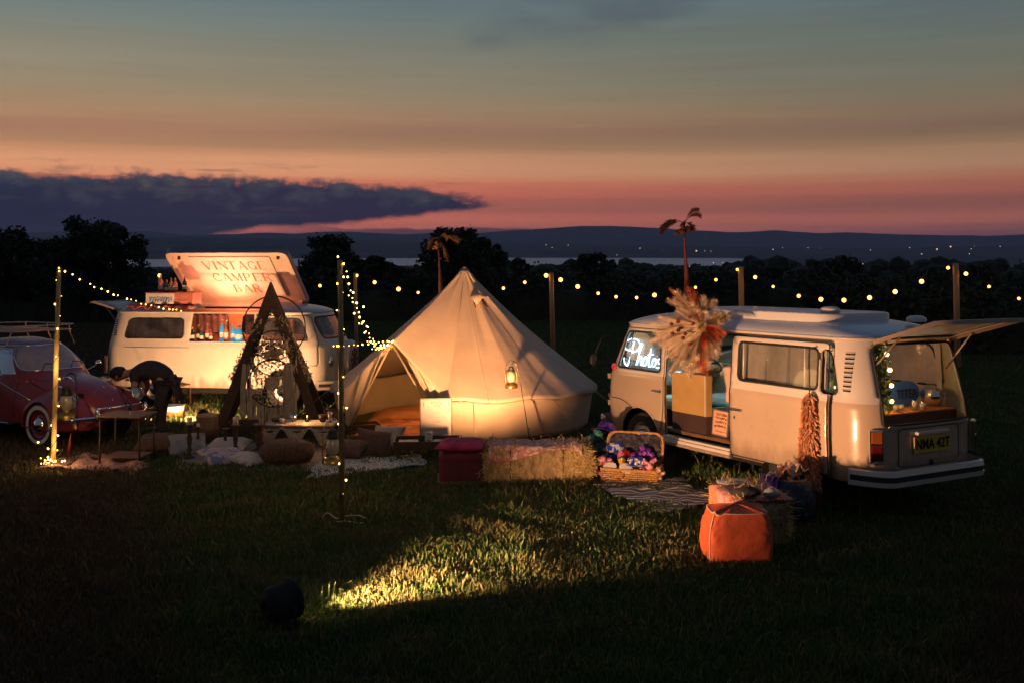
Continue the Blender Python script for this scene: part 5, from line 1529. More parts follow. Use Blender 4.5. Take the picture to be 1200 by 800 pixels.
# far woods: one mass
def woods():
    rr = random.Random(77); q = MB(); bumps = []
    base = MB(); base.ball((0, 0, 0), 1, 7)
    bv = np.array(base.v); bf = base.f
    V = []; Fc = []; o = 0
    for k in range(4600):
        a = rr.uniform(A(-120), A(1320)); t = rr.random()
        r = 170 * (4150 / 170) ** (t ** .85)
        x, y = r * math.sin(a), r * math.cos(a); px_ = CX + F * x / y
        dens = _pn(Vector((x / (60 + r * .12), y / (60 + r * .12), 5)))
        if dens < -.02 - .1 * (r < 300): continue
        lim = HY + (27 if px_ < 640 else 24 if px_ < 860 else 17) + rr.uniform(-2, 16)
        s = min(rr.uniform(2.6, 5.5) * (1 + r / 4000), (H_EYE - (lim - HY) / F * y - terr(x, y)) / 1.5)
        if s < 1.0: continue
        z = terr(x, y) + s * .55
        g = np.random.default_rng(k)
        for _ in range(7):
            off = g.normal(0, .42, 3) * s * np.array([1.15, 1.15, .62]); s2 = s * g.uniform(.30, .62)
            V.append(bv * s2 * np.array([1, 1, .9]) * (1 + .10 * g.normal(0, 1, (len(bv), 1)) * (1 - bv[:, 2:3] ** 6)) + np.array([x, y, z]) + off); Fc += [tuple(i + o for i in f) for f in bf]; o += len(bv)
    me = bpy.data.meshes.new('far_woods'); me.from_pydata(np.concatenate(V).tolist(), [], Fc); me.materials.append(mat('far_woodland', (.020, .030, .014), rough=.9, var=.6, scale=.2))
    ob = bpy.data.objects.new('far_woods', me); COL.objects.link(ob); tag(ob, kind='stuff')
woods()
# town lights in the valley
m_far = mat('distant_lamp', (1, .8, .5), var=0, emit=(1.0, .62, .30), es=1.6)
m_farw = mat('distant_white_lamp', (1, .9, .8), var=0, emit=(.9, .85, .75), es=2)
pts_ = [(962, 287), (906, 292), (917, 292), (947, 290), (1138, 293), (1142, 289), (1136, 297), (1158, 288), (1080, 298), (1098, 292), (1066, 291), (1011, 311), (1054, 316), (1094, 314), (1178, 313), (896, 319), (872, 309), (836, 310), (847, 309), (880, 310),
        (941, 320), (946, 317), (1032, 317), (816, 295), (826, 294), (833, 294), (788, 289), (776, 295), (723, 299), (640, 288), (647, 289), (666, 289), (738, 317), (808, 315), (812, 312), (1020, 293), (1172, 289), (890, 289), (1114, 290), (750, 291)]
pr = None; rr = random.Random(5)
for (px, py) in pts_:
    a = math.atan((px - CX) / F)
    best = None
    for r in [90 * 1.05 ** k for k in range(100)]:
        x, y = r * math.sin(a), r * math.cos(a); z = terr(x, y)
        row = HY + (H_EYE - z - r * .0008) / y * F
        if row >= py - 1.0: best = (x, y, z, r)
        else: break
    if best is None: continue
    x, y, z, r = best
    if pr is None:
        q = MB(); q.ball((0, 0, 0), 1, 8); pr = q.build('distant_lamp', m_far); o = pr
    else: o = pr.copy(); COL.objects.link(o)
    s_ = r * rr.choice([.00028, .00035, .00045, .0007]); o.scale = (s_, s_, s_); o.location = (x, y, z + r * .0012 + 1.5)
    tag(o, 'tiny warm point of light far away in the dark valley', 'distant light', 'lights of far houses in the valley')
# ================================================================== PROPS
def G(px, py, h=0.0): Y = 3000 / (py - 319.0); return at(px, Y, h=h)
def C(name, **k): return mat(name, **k)
def cloth_on(fn, nu, nv, nm, m, par, th=.008): q = MB(); q.grid(fn, nu, nv); return q.build(nm, m, par, fix=False, solid=th)
m_straw = mat('straw', (.27, .19, .095), rough=.9, var=.45, scale=25, bump=.8, bscale=60, stretch=(1, 1, .4))
m_brass = mat('aged_brass', (.45, .28, .06), rough=.3, metal=.9, var=.2)
m_lampg = mat('lantern_glass', (.36, .31, .22), rough=.15, var=.1, coat=1)
# ---- hay bales
def bale(label, loc, yaw, L_, W_, H_, seed, n=4200, loose=.05):
    t = thing('hay_bale', label, 'hay bale', loc, yaw, 'hay bales used as seats'); rr = random.Random(seed)
    q = MB()
    def f(u, v): 
        a = 2 * math.pi * u; e = .28
        cx_, sx_ = math.cos(a), math.sin(a); x = L_ / 2 * abs(cx_) ** e * (1 if cx_ > 0 else -1); y = W_ / 2 * abs(sx_) ** e * (1 if sx_ > 0 else -1)
        z = H_ * v; k = 1 + .05 * _pn(Vector((x * 6, y * 6, z * 9 + seed))) - .04 * (abs(v - .5) * 2) ** 4; s = 1 - .10 * max(0, (v - .9) / .1) ** 2
        return (x * k * s, y * k * s, z * (1 + .03 * _pn(Vector((x * 4, y * 4, seed)))))
    q.grid(f, 70, 12, closed=True)
    tp = [f(i / 70, 1.0) for i in range(70)]; q.add(tp + [(0, 0, H_ * .99)], [(i, (i + 1) % 70, 70) for i in range(70)], 0, True)
    q.build('bale_block', m_straw, t, fix=False)
    q = MB()
    for _ in range(n):
        u, v = rr.random(), rr.random() ** .9; 
        if rr.random() < .35: a = f(u, 1.0); k = rr.random() ** .5; p = Vector((a[0] * k, a[1] * k, H_)); nrm = Vector((0, 0, 1))
        else: p = Vector(f(u, v)); nrm = Vector((p.x / L_ ** 2 * 4, p.y / W_ ** 2 * 4, .1)).normalized()
        d = Vector((rr.gauss(0, 1), rr.gauss(0, 1), rr.gauss(0, 1))); d = (d - nrm * d.dot(nrm) * .6).normalized()
        l = rr.uniform(.03, .13); w_ = d.cross(nrm).normalized() * .0022; o_ = nrm * rr.uniform(.002, .035)
        q.add([tuple(p + o_ * .2 - w_), tuple(p + o_ * .2 + w_), tuple(p + d * l + o_ + w_), tuple(p + d * l + o_ - w_)], [(0, 1, 2, 3)])
    q.build('loose_straw', mat('straw_stalk', (.50, .36, .13), rough=.7, var=.4, scale=30), t, fix=False)
    q = MB()
    for x in (-L_ * .24, L_ * .24): q.tube([(x, -W_ / 2 * 1.03, .01), (x, -W_ / 2 * 1.03, H_), (x, W_ / 2 * 1.03, H_ * 1.01), (x, W_ / 2 * 1.03, .01)], .005, 5)
    q.build('twine', m_dkwood, t, fix=False)
    return t
bA_loc = G(628, 566); bale('long hay bale under a pink blanket in front of the tent', bA_loc + Vector((0, .2, 0)), R(2), 1.30, .46, .40, 1)
bB_loc = at(878, 9.72); bale('hay bale behind the orange pouf beside the photo van', bB_loc, R(97), .86, .50, .42, 2, 3600)
m_throw = mat('pink_patterned_throw', (.40, .17, .15), rough=.95, var=.35, scale=14, col2=(.55, .42, .36), c2lo=.50, c2hi=.56, vscale=22, bump=.5, bscale=60)
th = thing('patterned_throw', 'pink and cream patterned throw spread over the long hay bale', 'throw', bA_loc + Vector((0, .2, 0)), R(2))
cloth_on(lambda u, v: (-.58 + 1.12 * u + .02 * math.sin(v * 7), (-.285 + .50 * v) + .03 * math.sin(u * 9), (.425 + .018 * _pn(Vector((u * 9, v * 7, 1))) - (.10 + .08 * math.sin(u * 5 + 1)) * max(0, 1 - v * 7) + .02 * (abs(u - .5) < .5))), 60, 26, 'throw_cloth', m_throw, th)
# maroon pouf with magenta cushion
mp = thing('square_pouf', 'dark maroon square pouf at the left end of the long hay bale', 'pouf', G(540, 566) + Vector((0, .18, 0)), R(4))
q = MB(); q.box((0, 0, .18), (.54, .46, .36)); q.build('cushion_body', mat('maroon_velvet', (.10, .012, .022), rough=.85, var=.3), mp, bevel=.05)
q = MB(); q.box((0, 0, .02), (.58, .48, .035)); q.build('base_board', m_midwood, mp)
mc = thing('velvet_cushion', 'crumpled magenta velvet cushion on top of the maroon pouf', 'cushion', G(540, 566) + Vector((0, .18, .36)), R(-4))
def cushion_mb(w_, d_, h_, seed=0, crease=.12):
    q = MB()
    def f(u, v):
        x, y = 2 * u - 1, 2 * v - 1; e = (1 - abs(x) ** 3.2) * (1 - abs(y) ** 3.2); pin = 1 - .10 * (abs(x * y) ** .8) * -1 - .08 * ((1 - abs(x)) * abs(y) ** 4 + (1 - abs(y)) * abs(x) ** 4)
        return x * w_ / 2 * pin, y * d_ / 2 * pin, max(0, e) ** .5 * (1 + crease * _pn(Vector((u * 6, v * 6, seed))))
    q.grid(lambda u, v: (f(u, v)[0], f(u, v)[1], h_ / 2 + f(u, v)[2] * h_ / 2), 20, 20); q.grid(lambda u, v: (f(u, v)[0], f(u, v)[1], h_ / 2 - f(u, v)[2] * h_ / 2), 20, 20)
    return q
cushion_mb(.54, .46, .13, 3, .5).build('cover', mat('magenta_velvet', (.36, .02, .085), rough=.7, var=.35, scale=8, bump=.4, bscale=20), mc, fix=True)
# ---- cushions of the picnic
m_fur = mat('brown_fur', (.12, .058, .030), rough=1, var=.5, scale=30, bump=1, bscale=70)
def cushion(label, px, py, w_, d_, h_, m, yaw=0, tiltx=0, tilty=0, z=0.012, seed=0, name='floor_cushion'):
    t = thing(name, label, 'cushion', G(px, py, z), yaw, 'floor cushions round the picnic')
    e = t.rotation_euler.copy(); t.rotation_euler = (tiltx, tilty, yaw)
    cushion_mb(w_, d_, h_, seed, .2).build('cover', m, t)
    q = MB(); q.tube([(p[0], p[1], h_ / 2) for p in rpoly(rect(-w_ / 2 * .99, -d_ / 2 * .99, w_ / 2 * .99, d_ / 2 * .99), .04)], .007, 5, closed=True); q.build('piping', m, t)
    return t
m_patch = mat('blue_pink_patchwork', (.44, .36, .38), rough=.95, var=.2, scale=9, col2=(.17, .19, .30), c2lo=.50, c2hi=.54, vscale=7, bump=.3)
m_ivory = mat('ivory_cotton', (.50, .44, .38), rough=.95, var=.15, scale=9, bump=.3, bscale=30)
m_greyc = mat('grey_linen', (.30, .27, .25), rough=.95, var=.2, scale=9, bump=.3, bscale=30)
m_browncu = mat('brown_wool_cushion', (.14, .070, .042), rough=.95, var=.3, scale=15, bump=.6, bscale=50)
cushion('pale patchwork cushion with blue patches nearest the camera', 262, 543, .55, .50, .16, m_patch, R(38), R(10), R(4), .02, 1)
cushion('pinkish cushion tucked under the pale patchwork cushion at its right', 289, 544, .44, .42, .12, m_ivory, R(-30), 0, R(8), .014, 2)
cushion('light grey cushion left of the candlesticks', 219, 530, .50, .46, .20, m_greyc, R(25), R(24), 0, .02, 3)
cushion('dark brown cushion behind the pink rug beside the side table', 187, 529, .56, .42, .22, m_browncu, R(5), R(12), 0, .02, 4)
cushion('long beige cushion between the candlesticks and the brown fur pouf', 268, 529, .52, .40, .16, m_ivory, R(-4), R(8), 0, .02, 5)
cushion('brown cushion standing on one corner at the right end of the crochet blanket', 437, 531, .46, .44, .17, m_browncu, R(20), R(48), R(12), .08, 6)
cushion('grey cushion leaning behind the brown corner cushion', 455, 521, .44, .40, .15, m_greyc, R(-14), R(42), 0, .06, 7)
cushion('dark cushion beside the gold based lantern', 408, 536, .44, .40, .20, m_browncu, R(-10), R(14), 0, .02, 8)
pf = thing('fur_pouf', 'round brown furry pouf in front of the low picnic table', 'pouf', G(336, 541))
q = MB(); q.lathe([(.001, .01), (.26, .0), (.34, .06), (.365, .14), (.34, .22), (.25, .27), (.10, .285), (.001, .285)], 40); q.build('pouf_body', m_fur, pf)
q = MB(); rr = random.Random(2)
for _ in range(3500):
    a = rr.uniform(0, 6.28); tt = rr.random(); rd = .35 * math.sin(math.pi * (.5 + .5 * tt)) ** .5 if tt > .3 else .355; zz = .04 + .24 * tt; p = Vector((rd * math.cos(a), rd * math.sin(a), zz)); d = Vector((math.cos(a), math.sin(a), rr.uniform(-.6, .9))).normalized() * rr.uniform(.015, .035); w_ = Vector((-math.sin(a), math.cos(a), 0)) * .0025
    q.add([tuple(p - w_), tuple(p + w_), tuple(p + d)], [(0, 1, 2)])
q.build('fur', m_fur, pf, fix=False)
# ---- rugs
def rug(name, label, A_, B_, C_, D_, m, seed, amp=.018, cat='rug', z=.03, fringe=None, n=60):
    P4 = [G(*p) for p in (A_, B_, C_, D_)]; c0 = sum(P4, Vector()) / 4
    t = thing(name, label, cat, c0)
    def f(u, v):
        p = P4[0].lerp(P4[1], u).lerp(P4[3].lerp(P4[2], u), v) - c0
        wob = .035 * math.sin(u * 13 + seed) * (abs(v - .5) * 2) ** 3 + .02 * math.sin(v * 9 + seed * 2) * (abs(u - .5) * 2) ** 3
        return (p.x + wob, p.y + wob, p.z + z + amp * _pn(Vector((u * 9, v * 7, seed))) + amp * .5 * math.sin(u * 21 + v * 6 + seed))
    q = MB(); q.grid(f, n, n // 2); q.build('rug_cloth', m, t, fix=False, solid=.012)
    if fringe:
        q = MB(); rr = random.Random(seed)
        for k in range(90):
            for v in (0.0, 1.0):
                p = Vector(f(k / 90, v)); d = Vector(((rr.random() - .5) * .03, (-1 if v == 0 else 1) * .05 * (1 if P4[0].y < P4[3].y else -1), -.012)); q.tube([p, p + d], .0025, 4, caps=False)
        q.build('fringe', fringe, t, fix=False)
    return t
def lace_mat(name, col, dark, sc):
    m = mat(name, col, rough=.95, var=.1); nt = m.node_tree; E.nt = nt; b = nt.nodes['Principled BSDF']
    tc = nt.nodes.new('ShaderNodeTexCoord'); vo = nt.nodes.new('ShaderNodeTexVoronoi'); vo.feature = 'DISTANCE_TO_EDGE'; vo.inputs['Scale'].default_value = sc
    nt.links.new(tc.outputs['Object'], vo.inputs['Vector'])
    nt.links.new(mix(nt, E(vo.outputs['Distance']).ss(.06, .22), tuple(col) + (1,), tuple(dark) + (1,)), b.inputs['Base Color'])
    bp = nt.nodes.new('ShaderNodeBump'); bp.inputs['Strength'].default_value = .8; bp.inputs['Distance'].default_value = .02; bp.invert = True
    nt.links.new(vo.outputs['Distance'], bp.inputs['Height']); nt.links.new(bp.outputs[0], b.inputs['Normal']); return m
m_croch = lace_mat('crochet_yarn', (.58, .58, .50), (.12, .13, .10), 26)
m_pinkrug = mat('faded_pink_rug_pile', (.38, .20, .18), rough=1, var=.5, scale=30, bump=.9, bscale=40, col2=(.16, .09, .09), c2lo=.5, c2hi=.6, vscale=30)
m_beigerug = mat('beige_rug_pile', (.30, .23, .16), rough=1, var=.3, scale=20, bump=.6, bscale=50)
rug('crochet_blanket', 'white crocheted openwork blanket spread in front of the cushions', (360, 561), (500, 545), (492, 534), (372, 543), m_croch, 3, .015, 'blanket', fringe=m_croch)
rug('pink_rug', 'crumpled faded pink rug under the small side table', (46, 549), (168, 556), (178, 536), (86, 534), m_pinkrug, 5, .035, fringe=m_pinkrug)
rug('beige_rug', 'flat beige picnic rug under the poufs and low table', (210, 552), (400, 552), (470, 520), (200, 516), m_beigerug, 8, .008, z=.016)
def striped():
    m = mat('striped_weave', (.30, .22, .12), rough=1, var=.2); nt = m.node_tree; E.nt = nt; b = nt.nodes['Principled BSDF']
    tc = nt.nodes.new('ShaderNodeTexCoord'); wv = nt.nodes.new('ShaderNodeTexWave'); wv.bands_direction = 'Y'; wv.inputs['Scale'].default_value = 2.6; wv.inputs['Distortion'].default_value = 5; wv.inputs['Detail'].default_value = 3; wv.inputs['Detail Scale'].default_value = .8
    nt.links.new(tc.outputs['Object'], wv.inputs[0]); r = nt.nodes.new('ShaderNodeValToRGB')
    for e_, (p, c) in zip([r.color_ramp.elements[0], r.color_ramp.elements[1]] + [r.color_ramp.elements.new(x) for x in (.35, .6, .8)], ((0, (.10, .05, .035, 1)), (1, (.34, .24, .12, 1)), (.35, (.38, .28, .15, 1)), (.6, (.20, .15, .05, 1)), (.8, (.34, .15, .08, 1)))): e_.position = p; e_.color = c
    nt.links.new(wv.outputs[0], r.inputs[0]); nt.links.new(r.outputs[0], b.inputs['Base Color'])
    bp = nt.nodes.new('ShaderNodeBump'); bp.inputs['Strength'].default_value = .6; nt.links.new(wv.outputs[0], bp.inputs['Height']); nt.links.new(bp.outputs[0], b.inputs['Normal']); return m
rug('striped_rug', 'striped woven rug on the grass by the photo van step', (693, 569), (776, 604), (842, 588), (792, 561), striped(), 6, .022, n=70)
# ---- orange pouf and things on the bale
op = thing('orange_pouf', 'bright orange square leather pouf nearest the camera', 'pouf', at(863, 8.98), R(3))
q = MB()
def pouf_f(u, v):
    a = 2 * math.pi * u; e = .34; c_, s_ = math.cos(a), math.sin(a); k = (1.03 - .16 * v ** 3 + .05 * math.sin(math.pi * v)) * (1 + .035 * _pn(Vector((c_ * 2, s_ * 2, v * 4))) + .012 * math.sin(v * 30 + 3 * _pn(Vector((c_ * 3, s_ * 3, 0)))) * (v > .5))
    return (.275 * abs(c_) ** e * (1 if c_ > 0 else -1) * k, .19 * abs(s_) ** e * (1 if s_ > 0 else -1) * k, .43 * v + .03 * _pn(Vector((c_ * 3, s_ * 3, 5))) * v)
q.grid(pouf_f, 90, 30, closed=True)
for (k0, k1) in ((0, 5),):
    rings_ = []
    for j in range(6): rings_ += [(pouf_f(i / 90, 1)[0] * (1 - j / 5.2), pouf_f(i / 90, 1)[1] * (1 - j / 5.2), pouf_f(i / 90, 1)[2] + .035 * math.sin(j / 5 * 1.5) + .012 * _pn(Vector((i / 9, j, 0)))) for i in range(90)]
    q.add(rings_, [(j * 90 + i, j * 90 + (i + 1) % 90, (j + 1) * 90 + (i + 1) % 90, (j + 1) * 90 + i) for j in range(5) for i in range(90)] + [tuple(range(450, 540))], 0, True)
q.build('pouf_body', mat('orange_leather', (.52, .085, .025), rough=.7, var=.25, scale=4, bump=.5, bscale=9, col2=(.40, .06, .02)), op, fix=False)
q = MB(); q.tube([Vector(pouf_f(.5 + .095, v / 10)) * 1.012 for v in range(11)], .006, 5); q.tube([Vector(pouf_f(i / 60, .985)) * 1.005 for i in range(60)], .006, 5, closed=True); q.build('piping', mat('pale_piping', (.60, .36, .24), rough=.6), op, fix=False)
ot = thing('woven_throw', 'orange and pink woven throw hanging over the hay bale behind the orange pouf', 'throw', bB_loc, R(7))
def thr(u, v):
    x = -.33 + .60 * u; z = .445 + .012 * _pn(Vector((u * 8, v * 8, 3)))
    if u < .18: z -= (.18 - u) * 2.0; x = -.30 - .02 * math.sin(v * 20)
    return (x, -.42 + .66 * v, z)
cloth_on(thr, 40, 30, 'throw_cloth', mat('orange_pink_weave', (.46, .15, .075), rough=.95, var=.4, scale=10, stretch=(6, 1, 1), col2=(.34, .22, .26), c2lo=.5, c2hi=.56, bump=.6, bscale=40), ot)
for (nm, lb, dx_, dy_, sc_, m_, cat_) in (('folded_bag', 'black folded bag on the hay bale just behind the orange pouf', -.10, -.34, (.13, .07, .05), mat('black_fabric', (.02, .018, .018), rough=.85, var=.3), 'bag'),
                                         ('grey_purse', 'small grey rounded purse right of the black folded bag', .12, -.36, (.075, .06, .045), mat('grey_satin', (.25, .24, .25), rough=.4), 'purse')):
    t = thing(nm, lb, cat_, bB_loc + Vector((dx_, dy_, .455)), R(5)); q = MB(); q.ball((0, 0, sc_[2] * .9), 1, 18, sc=sc_, nz=.2, seed=dx_); q.build('body', m_, t)
    q = MB(); q.tube([(-sc_[0] * .5, 0, sc_[2] * 1.6), (-sc_[0] * .2, .01, sc_[2] * 2.1), (sc_[0] * .2, 0, sc_[2] * 2.1), (sc_[0] * .5, 0, sc_[2] * 1.6)], .005, 5); q.build('handle', m_, t)
sl_ = thing('slate_tray', 'grey oval slate tray at the back of the hay bale near the van', 'tray', bB_loc + Vector((-.10, .26, .452)), R(12)); q = MB(); q.lathe([(.001, .0), (.15, .0), (.155, .012), (.001, .010)], 24, M=Matrix.Diagonal((1.1, .7, 1, 1))); q.build('tray', mat('slate', (.16, .16, .17), rough=.5, var=.2), sl_)
# ---- costume props
def sequin(name, c, c2): return mat(name, c, rough=.3, metal=.35, var=.5, scale=40, col2=c2, c2lo=.5, c2hi=.56, vscale=18, bump=.8, bscale=90)
mq = dict(purple=sequin('purple_sequins', (.14, .02, .30), (.30, .08, .5)), gold=sequin('gold_sequins', (.50, .34, .05), (.25, .15, .02)), blue=sequin('blue_sequins', (.02, .05, .40), (.5, .5, .6)), teal=sequin('teal_sequins', (.03, .22, .18), (.12, .35, .25)),
          red=sequin('red_felt', (.45, .03, .03), (.3, .02, .02)), pink=sequin('pink_feathers', (.60, .14, .22), (.7, .35, .38)), black=sequin('black_sequins', (.02, .02, .03), (.06, .05, .08)), skin=sequin('cream_feathers', (.65, .42, .28), (.5, .25, .14)), orange=sequin('orange_scarf', (.55, .20, .06), (.60, .42, .22)))
def hat(q, c, r, h, brim, M_=None, top=.85): q.lathe([(r * brim, 0), (r * brim, .008), (r, .012), (r * top, h), (.001, h * 1.02)], 20, c=c, M=M_)
def blobs(q, c, r, n, sd, s=.35):
    rr = random.Random(sd)
    for _ in range(n): q.ball((c[0] + rr.gauss(0, r * .5), c[1] + rr.gauss(0, r * .3), c[2] + rr.gauss(0, r * .35)), r * s * rr.uniform(.6, 1.3), 8, nz=.4, seed=rr.random() * 9)
hp = G(712, 553); tub = thing('costume_tub', 'dark tub standing on the grass by the van front wheel', 'tub', hp)
q = MB(); q.lathe([(.001, 0), (.20, 0), (.235, .05), (.25, .30), (.235, .31), (.001, .24)], 28); q.build('tub_body', mat('dark_willow', (.035, .022, .02), rough=.8, var=.4, scale=30, bump=.5), tub)
q = MB(); q.tube([(.245 * math.cos(a), .245 * math.sin(a), .31) for a in [k * math.pi / 14 for k in range(28)]], .012, 6, closed=True); q.build('rim', m_dkwood, tub)
for k, (nm, lb, mk, c, mode) in enumerate((('purple_hat', 'purple sequin hat on top of the dark tub', 'purple', (-.02, -.02, .40), 'h'), ('gold_hat', 'gold sequin hat at the right of the heap on the dark tub', 'gold', (.12, -.05, .33), 'h'), ('blue_hat', 'blue sequin hat at the front of the heap on the dark tub', 'blue', (.08, -.17, .26), 'h'),
                                         ('teal_scarf', 'teal scarf heaped on the left of the dark tub', 'teal', (-.14, -.05, .36), 'b'), ('pale_boa', 'pale feather boa hanging off the left side of the dark tub', 'skin', (-.24, -.05, .28), 'b'))):
    t = thing(nm, lb, 'costume hat' if mode == 'h' else 'scarf', hp + Vector(c) * 1.2, 0); t.scale = (1.3, 1.3, 1.3); e_ = Euler((R(-25 + 20 * k), R(18 - 16 * k), 0)); t.rotation_euler = e_
    q = MB()
    if mode == 'h': hat(q, (0, 0, 0), .10, .10, 1.5)
    else: blobs(q, (0, 0, 0), .11 if k == 3 else .09, 14, k, .42)
    q.build('crown' if mode == 'h' else 'cloth', mq[mk], t, fix=False)
    if mode == 'h': q = MB(); q.lathe([(.101, .012), (.102, .035), (.098, .036)], 20); q.build('hat_band', mq['black'], t)
sk = thing('white_mask', 'small pale carnival mask propped at the back of the dark tub', 'mask', hp + Vector((-.05, .10, .52))); q = MB(); q.ball((0, 0, 0), .07, 14, sc=(.9, .5, 1)); q.build('face', mat('pale_mask', (.6, .55, .5), rough=.4), sk)
q = MB(); q.ball((-.025, -.032, .01), .014, 8, sc=(1.2, .4, .7)); q.ball((.025, -.032, .01), .014, 8, sc=(1.2, .4, .7)); q.build('eye_holes', m_seam, sk)
# open wicker hamper
hl_ = G(742, 566) + Vector((0, .12, 0)); hy = R(-16)
m_wicker = mat('honey_wicker', (.42, .22, .07), rough=.6, var=.4, scale=40, bump=.9, bscale=80)
hm_ = thing('wicker_hamper', 'open honey coloured wicker hamper full of costume props', 'hamper', hl_, hy)
q = MB()
def weave(q, x0, y0, x1, y1, z0, z1, rows=7, r=.011):
    n_ = 26
    for i in range(rows):
        z = z0 + (z1 - z0) * (i + .5) / rows
        q.tube([(x0 + (x1 - x0) * k / n_, y0 + (y1 - y0) * k / n_ + .006 * ((k + i) % 2 * 2 - 1) * (1 if abs(x1 - x0) > .1 else 0), z) if abs(x1 - x0) > .1 else (x0 + .006 * ((k + i) % 2 * 2 - 1), y0 + (y1 - y0) * k / n_, z) for k in range(n_ + 1)], r, 5)
for a in ((-.33, -.20, .33, -.20), (-.33, .20, .33, .20), (-.33, -.20, -.33, .20), (.33, -.20, .33, .20)): weave(q, *a, 0.0, .17)
q.build('woven_sides', m_wicker, hm_, fix=False)
q = MB(); q.box((0, 0, .01), (.64, .38, .015)); q.build('hamper_floor', m_wicker, hm_)
q = MB(); q.tube([(p[0], p[1], .175) for p in rpoly(rect(-.34, -.21, .34, .21), .03)], .014, 6, closed=True); q.build('rim', m_wicker, hm_, fix=False)
q = MB(); Ml = Matrix.Translation((.0, .215, .18)) @ Matrix.Rotation(R(-8), 4, 'X')
wq = MB(); weave(wq, -.33, 0, .33, 0, .02, .34, 12); wq2 = MB(); q.add(wq.v, wq.f, 0, True, Ml)
q.tube([Ml @ Vector((p[0], 0, p[1])) for p in rpoly(rect(-.34, .0, .34, .36), .12)], .016, 6, closed=True); q.build('lid', m_wicker, hm_, fix=False)
q = MB(); q.add([tuple(Ml @ Vector((p[0], -.02, p[1]))) for p in rpoly(rect(-.31, .03, .31, .34), .1)], [tuple(range(len(rpoly(rect(-.31, .03, .31, .34), .1))))]); q.build('lid_lining', mq['black'], hm_, fix=False)
items = [('red_fez', 'red felt fez leaning at the back left of the hamper', 'red', (-.12, .10, .22), 'f', .085), ('purple_bonnet', 'shiny purple bonnet against the hamper lid', 'purple', (.12, .12, .30), 'b', .11), ('spotted_cap', 'blue cap with white spots in the middle of the hamper', 'blue', (.06, -.06, .22), 'h', .10),
         ('pink_boa', 'pink feather boa spilling over the left end of the hamper', 'pink', (-.30, -.02, .19), 'b', .12), ('gold_cup', 'gold paper crown standing at the left of the hamper', 'gold', (-.10, -.05, .22), 'f', .05), ('pink_garland', 'pink garland at the right of the blue spotted cap', 'pink', (.20, -.10, .20), 'b', .09),
         ('cream_boa', 'cream feather tuft over the right corner of the hamper', 'skin', (.32, -.14, .14), 'b', .09)]
hM = Matrix.Translation(hl_) @ Matrix.Rotation(hy, 4, 'Z')
for k, (nm, lb, mk, c, mode, r) in enumerate(items):
    t = thing(nm, lb, 'costume prop', hM @ Vector(c), hy); t.rotation_euler = Euler((R(-20 + 9 * k), R(25 - 13 * k), hy))
    q = MB()
    if mode == 'h': hat(q, (0, 0, 0), r, r * .8, 1.6)
    elif mode == 'f': q.lathe([(r, 0), (r * .78, r * 1.5), (.001, r * 1.52)], 20)
    else: blobs(q, (0, 0, 0), r, 20, k + 3, .38)
    q.build('crown' if mode != 'b' else 'feathers', mq[mk], t, fix=False)
    if mode == 'h':
        q = MB(); rr = random.Random(1)
        for _ in range(22): a = rr.uniform(0, 6.28); q.ball((r * .97 * math.cos(a), r * .97 * math.sin(a), rr.uniform(.015, .07)), .012, 6)
        q.build('spots', mat('white_spots', (.7, .66, .62), rough=.6), t, fix=False)
for k, (dx_, dy_, rz) in enumerate(((-.04, -.19, 20), (-.24, -.16, -10))):
    t = thing('paper_fan', ['white oval paper fan leaning out of the middle front of the hamper', 'white oval paper fan at the left front corner of the hamper'][k], 'fan', hM @ Vector((dx_, dy_, .19)), hy + R(rz)); t.rotation_euler = Euler((R(62), R(rz), hy))
    q = MB(); q.prism([(.085 * math.cos(a), .055 * math.sin(a)) for a in [j * .2244 for j in range(28)]], -.004, .004); q.build('paper', m_white_card, t); q = MB(); q.box((0, -.09, 0), (.012, .09, .01)); q.build('handle', m_midwood, t)
# sack with scarves near the tassel
sp_ = at(924, 10.35); sack = thing('costume_sack', 'dark round sack with sequin trim between hay bale and van', 'sack', sp_)
q = MB(); q.lathe([(.001, 0), (.20, 0), (.26, .10), (.27, .26), (.22, .40), (.17, .44), (.001, .40)], 30); q.build('sack_body', mat('midnight_cloth', (.018, .022, .04), rough=.6, var=.6, scale=20, col2=(.03, .12, .16), c2lo=.6, c2hi=.64, vscale=28), sack)
q = MB(); q.tube([(.175 * math.cos(a), .175 * math.sin(a), .43) for a in [k * math.pi / 12 for k in range(24)]], .012, 6, closed=True); q.build('drawstring', mq['orange'], sack)
for k, (c, mk, lb) in enumerate((((-.06, -.03, .47), 'orange', 'orange patterned scarf on top of the dark sack'), ((.07, .02, .50), 'skin', 'cream scarf behind the orange scarf on the dark sack'), ((-.17, -.05, .40), 'purple', 'violet striped scarf slipping off the left of the dark sack'))):
    t = thing('patterned_scarf', lb, 'scarf', sp_ + Vector(c), R(20 * k)); q = MB()
    q.grid(lambda u, v: ((u - .5) * .30, (v - .5) * .22, .06 * math.cos((u - .5) * 3) + .035 * math.sin(u * 16 + k) * math.cos(v * 7) - .12 * abs(u - .5)), 24, 12); q.build('scarf_cloth', mq[mk], t, fix=False, solid=.008)

